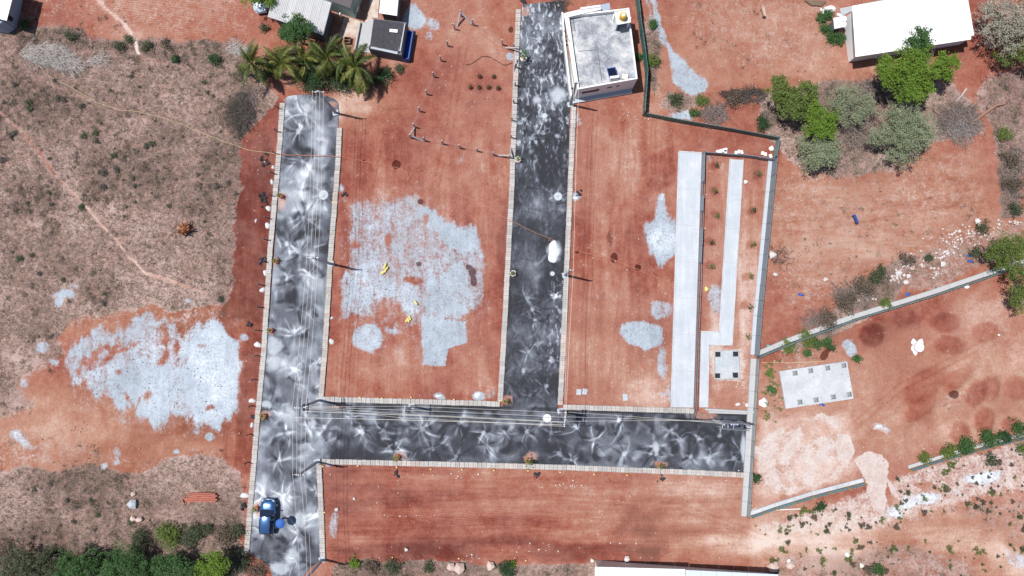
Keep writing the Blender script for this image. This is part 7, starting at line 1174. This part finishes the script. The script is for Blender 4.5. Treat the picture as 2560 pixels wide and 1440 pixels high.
def scatter_stones(name, label, spots, smin, smax, mat, seed):
    rng = random.Random(seed); base = [np.array(rock((0, 0, 0), 1.0, 3000 + i, .6).v) for i in range(6)]; F0 = np.array(rock((0, 0, 0), 1.0, 1).f); Vs, Fs = [], []
    for k, (x, y) in enumerate(spots):
        s = smin + (smax - smin) * rng.random() ** 3; a = rng.uniform(0, 6.28); B = base[k % 6] * s; R = np.stack([B[:, 0] * math.cos(a) - B[:, 1] * math.sin(a), B[:, 0] * math.sin(a) + B[:, 1] * math.cos(a), B[:, 2] - s * .05], -1) + np.array([x, y, -.02]); Vs.append(R); Fs.append(F0 + 12 * k)
    o = link(name, raw_mesh(name, np.concatenate(Vs), np.concatenate(Fs)), mat); tag(o, label, 'stones', None, 'stuff'); return o
def t_stone(name, c0, c1, c2):
    t = NT(name); return t.surf(t.ramp(t.island(), [(0, c0), (.5, c1), (1, c2)]), .9)
bare = gi[(gval(grass) < .5) & (gval(dust) < .5) & (gval(ROADMASK) < .02)]; RNG.shuffle(bare); pn_ = fbm(gx, gy, 5.0, 3, 861).ravel()[bare]; bare = bare[pn_ > .47]
scatter_stones('pebbles', 'pale pebbles strewn over the bare red earth', [(gx.ravel()[i], gy.ravel()[i]) for i in bare[:4200]], .04, .20, t_stone('pebble_mix', (.32, .17, .145), (.42, .29, .255), (.56, .48, .45)), 5)
dst = gi[(gval(dust) > .4) & (gval(ROADMASK) < .02)]; RNG.shuffle(dst)
scatter_stones('gravel', 'dark and pale gravel lying on the grey dust spreads', [(gx.ravel()[i], gy.ravel()[i]) for i in dst[:2200]], .04, .16, t_stone('gravel_mix', (.16, .15, .16), (.30, .30, .33), (.50, .54, .60)), 6)
rub = []
for (u, v, ru, rv, n_) in [(2330, 650, 50, 22, 160), (2280, 665, 30, 18, 110), (2390, 600, 60, 22, 230), (2440, 580, 50, 18, 120), (2240, 695, 14, 14, 90), (2370, 630, 34, 16, 130), (2500, 560, 50, 14, 60), (2345, 690, 30, 10, 40), (2180, 745, 40, 14, 12), (2340, 680, 22, 14, 80), (2540, 560, 18, 14, 40)]:
    for k in range(n_): q = P(u + rnd.gauss(0, ru * .5), v + rnd.gauss(0, rv * .5)); rub.append((q.x, q.y))
scatter_stones('rubble', 'white stone rubble strewn along the scrub band above the teal fence', rub[::2], .08, .46, t_stone('rubble_mix', (.42, .31, .275), (.51, .43, .395), (.62, .57, .55)), 7)
for i, (u, v, s_, lb) in enumerate([(2243, 682, .8, 'large white rubble stone at the lower end of the rubble band'), (2270, 690, .65, 'white rubble stone beside the scrub, lower'), (2262, 706, .75, 'flat white rubble stone nearest the fence footing'), (2355, 660, .7, 'white rubble stone in the middle of the band'), (2441, 553, .8, 'white rubble stone at the upper end of the band'), (2446, 560, .6, 'second white rubble stone at the upper end of the band')]): c = P(u, v); alone('boulder', rock((c.x, c.y, 0), s_, 1900 + i), M_STONEW, lb, 'stone')
cr_ = []
for (u, v, ru, rv, n_) in [(1740, 383, 22, 5, 30), (1760, 400, 4, 30, 10), (1765, 640, 6, 120, 20), (1680, 860, 4, 60, 16), (1110, 1190, 180, 10, 50), (1430, 1215, 50, 8, 60), (1780, 1190, 60, 10, 30), (1350, 1370, 60, 10, 40), (1180, 1390, 20, 8, 24), (1560, 1355, 30, 8, 14), (1880, 1275, 8, 20, 30), (1850, 960, 30, 40, 26), (870, 600, 8, 90, 14), (1600, 290, 30, 14, 40), (640, 420, 20, 60, 16), (2120, 1210, 30, 10, 10), (1700, 310, 120, 14, 20), (1030, 1290, 60, 3, 30)]:
    for k in range(n_): q = P(u + rnd.gauss(0, ru * .6), v + rnd.gauss(0, rv * .6)); cr_.append((q.x, q.y))
scatter_stones('stone_chips', 'white stone chips lying along fences and kerbs', cr_[::2], .06, .22, t_stone('chip_mix', (.52, .44, .40), (.64, .60, .57), (.72, .71, .70)), 8)
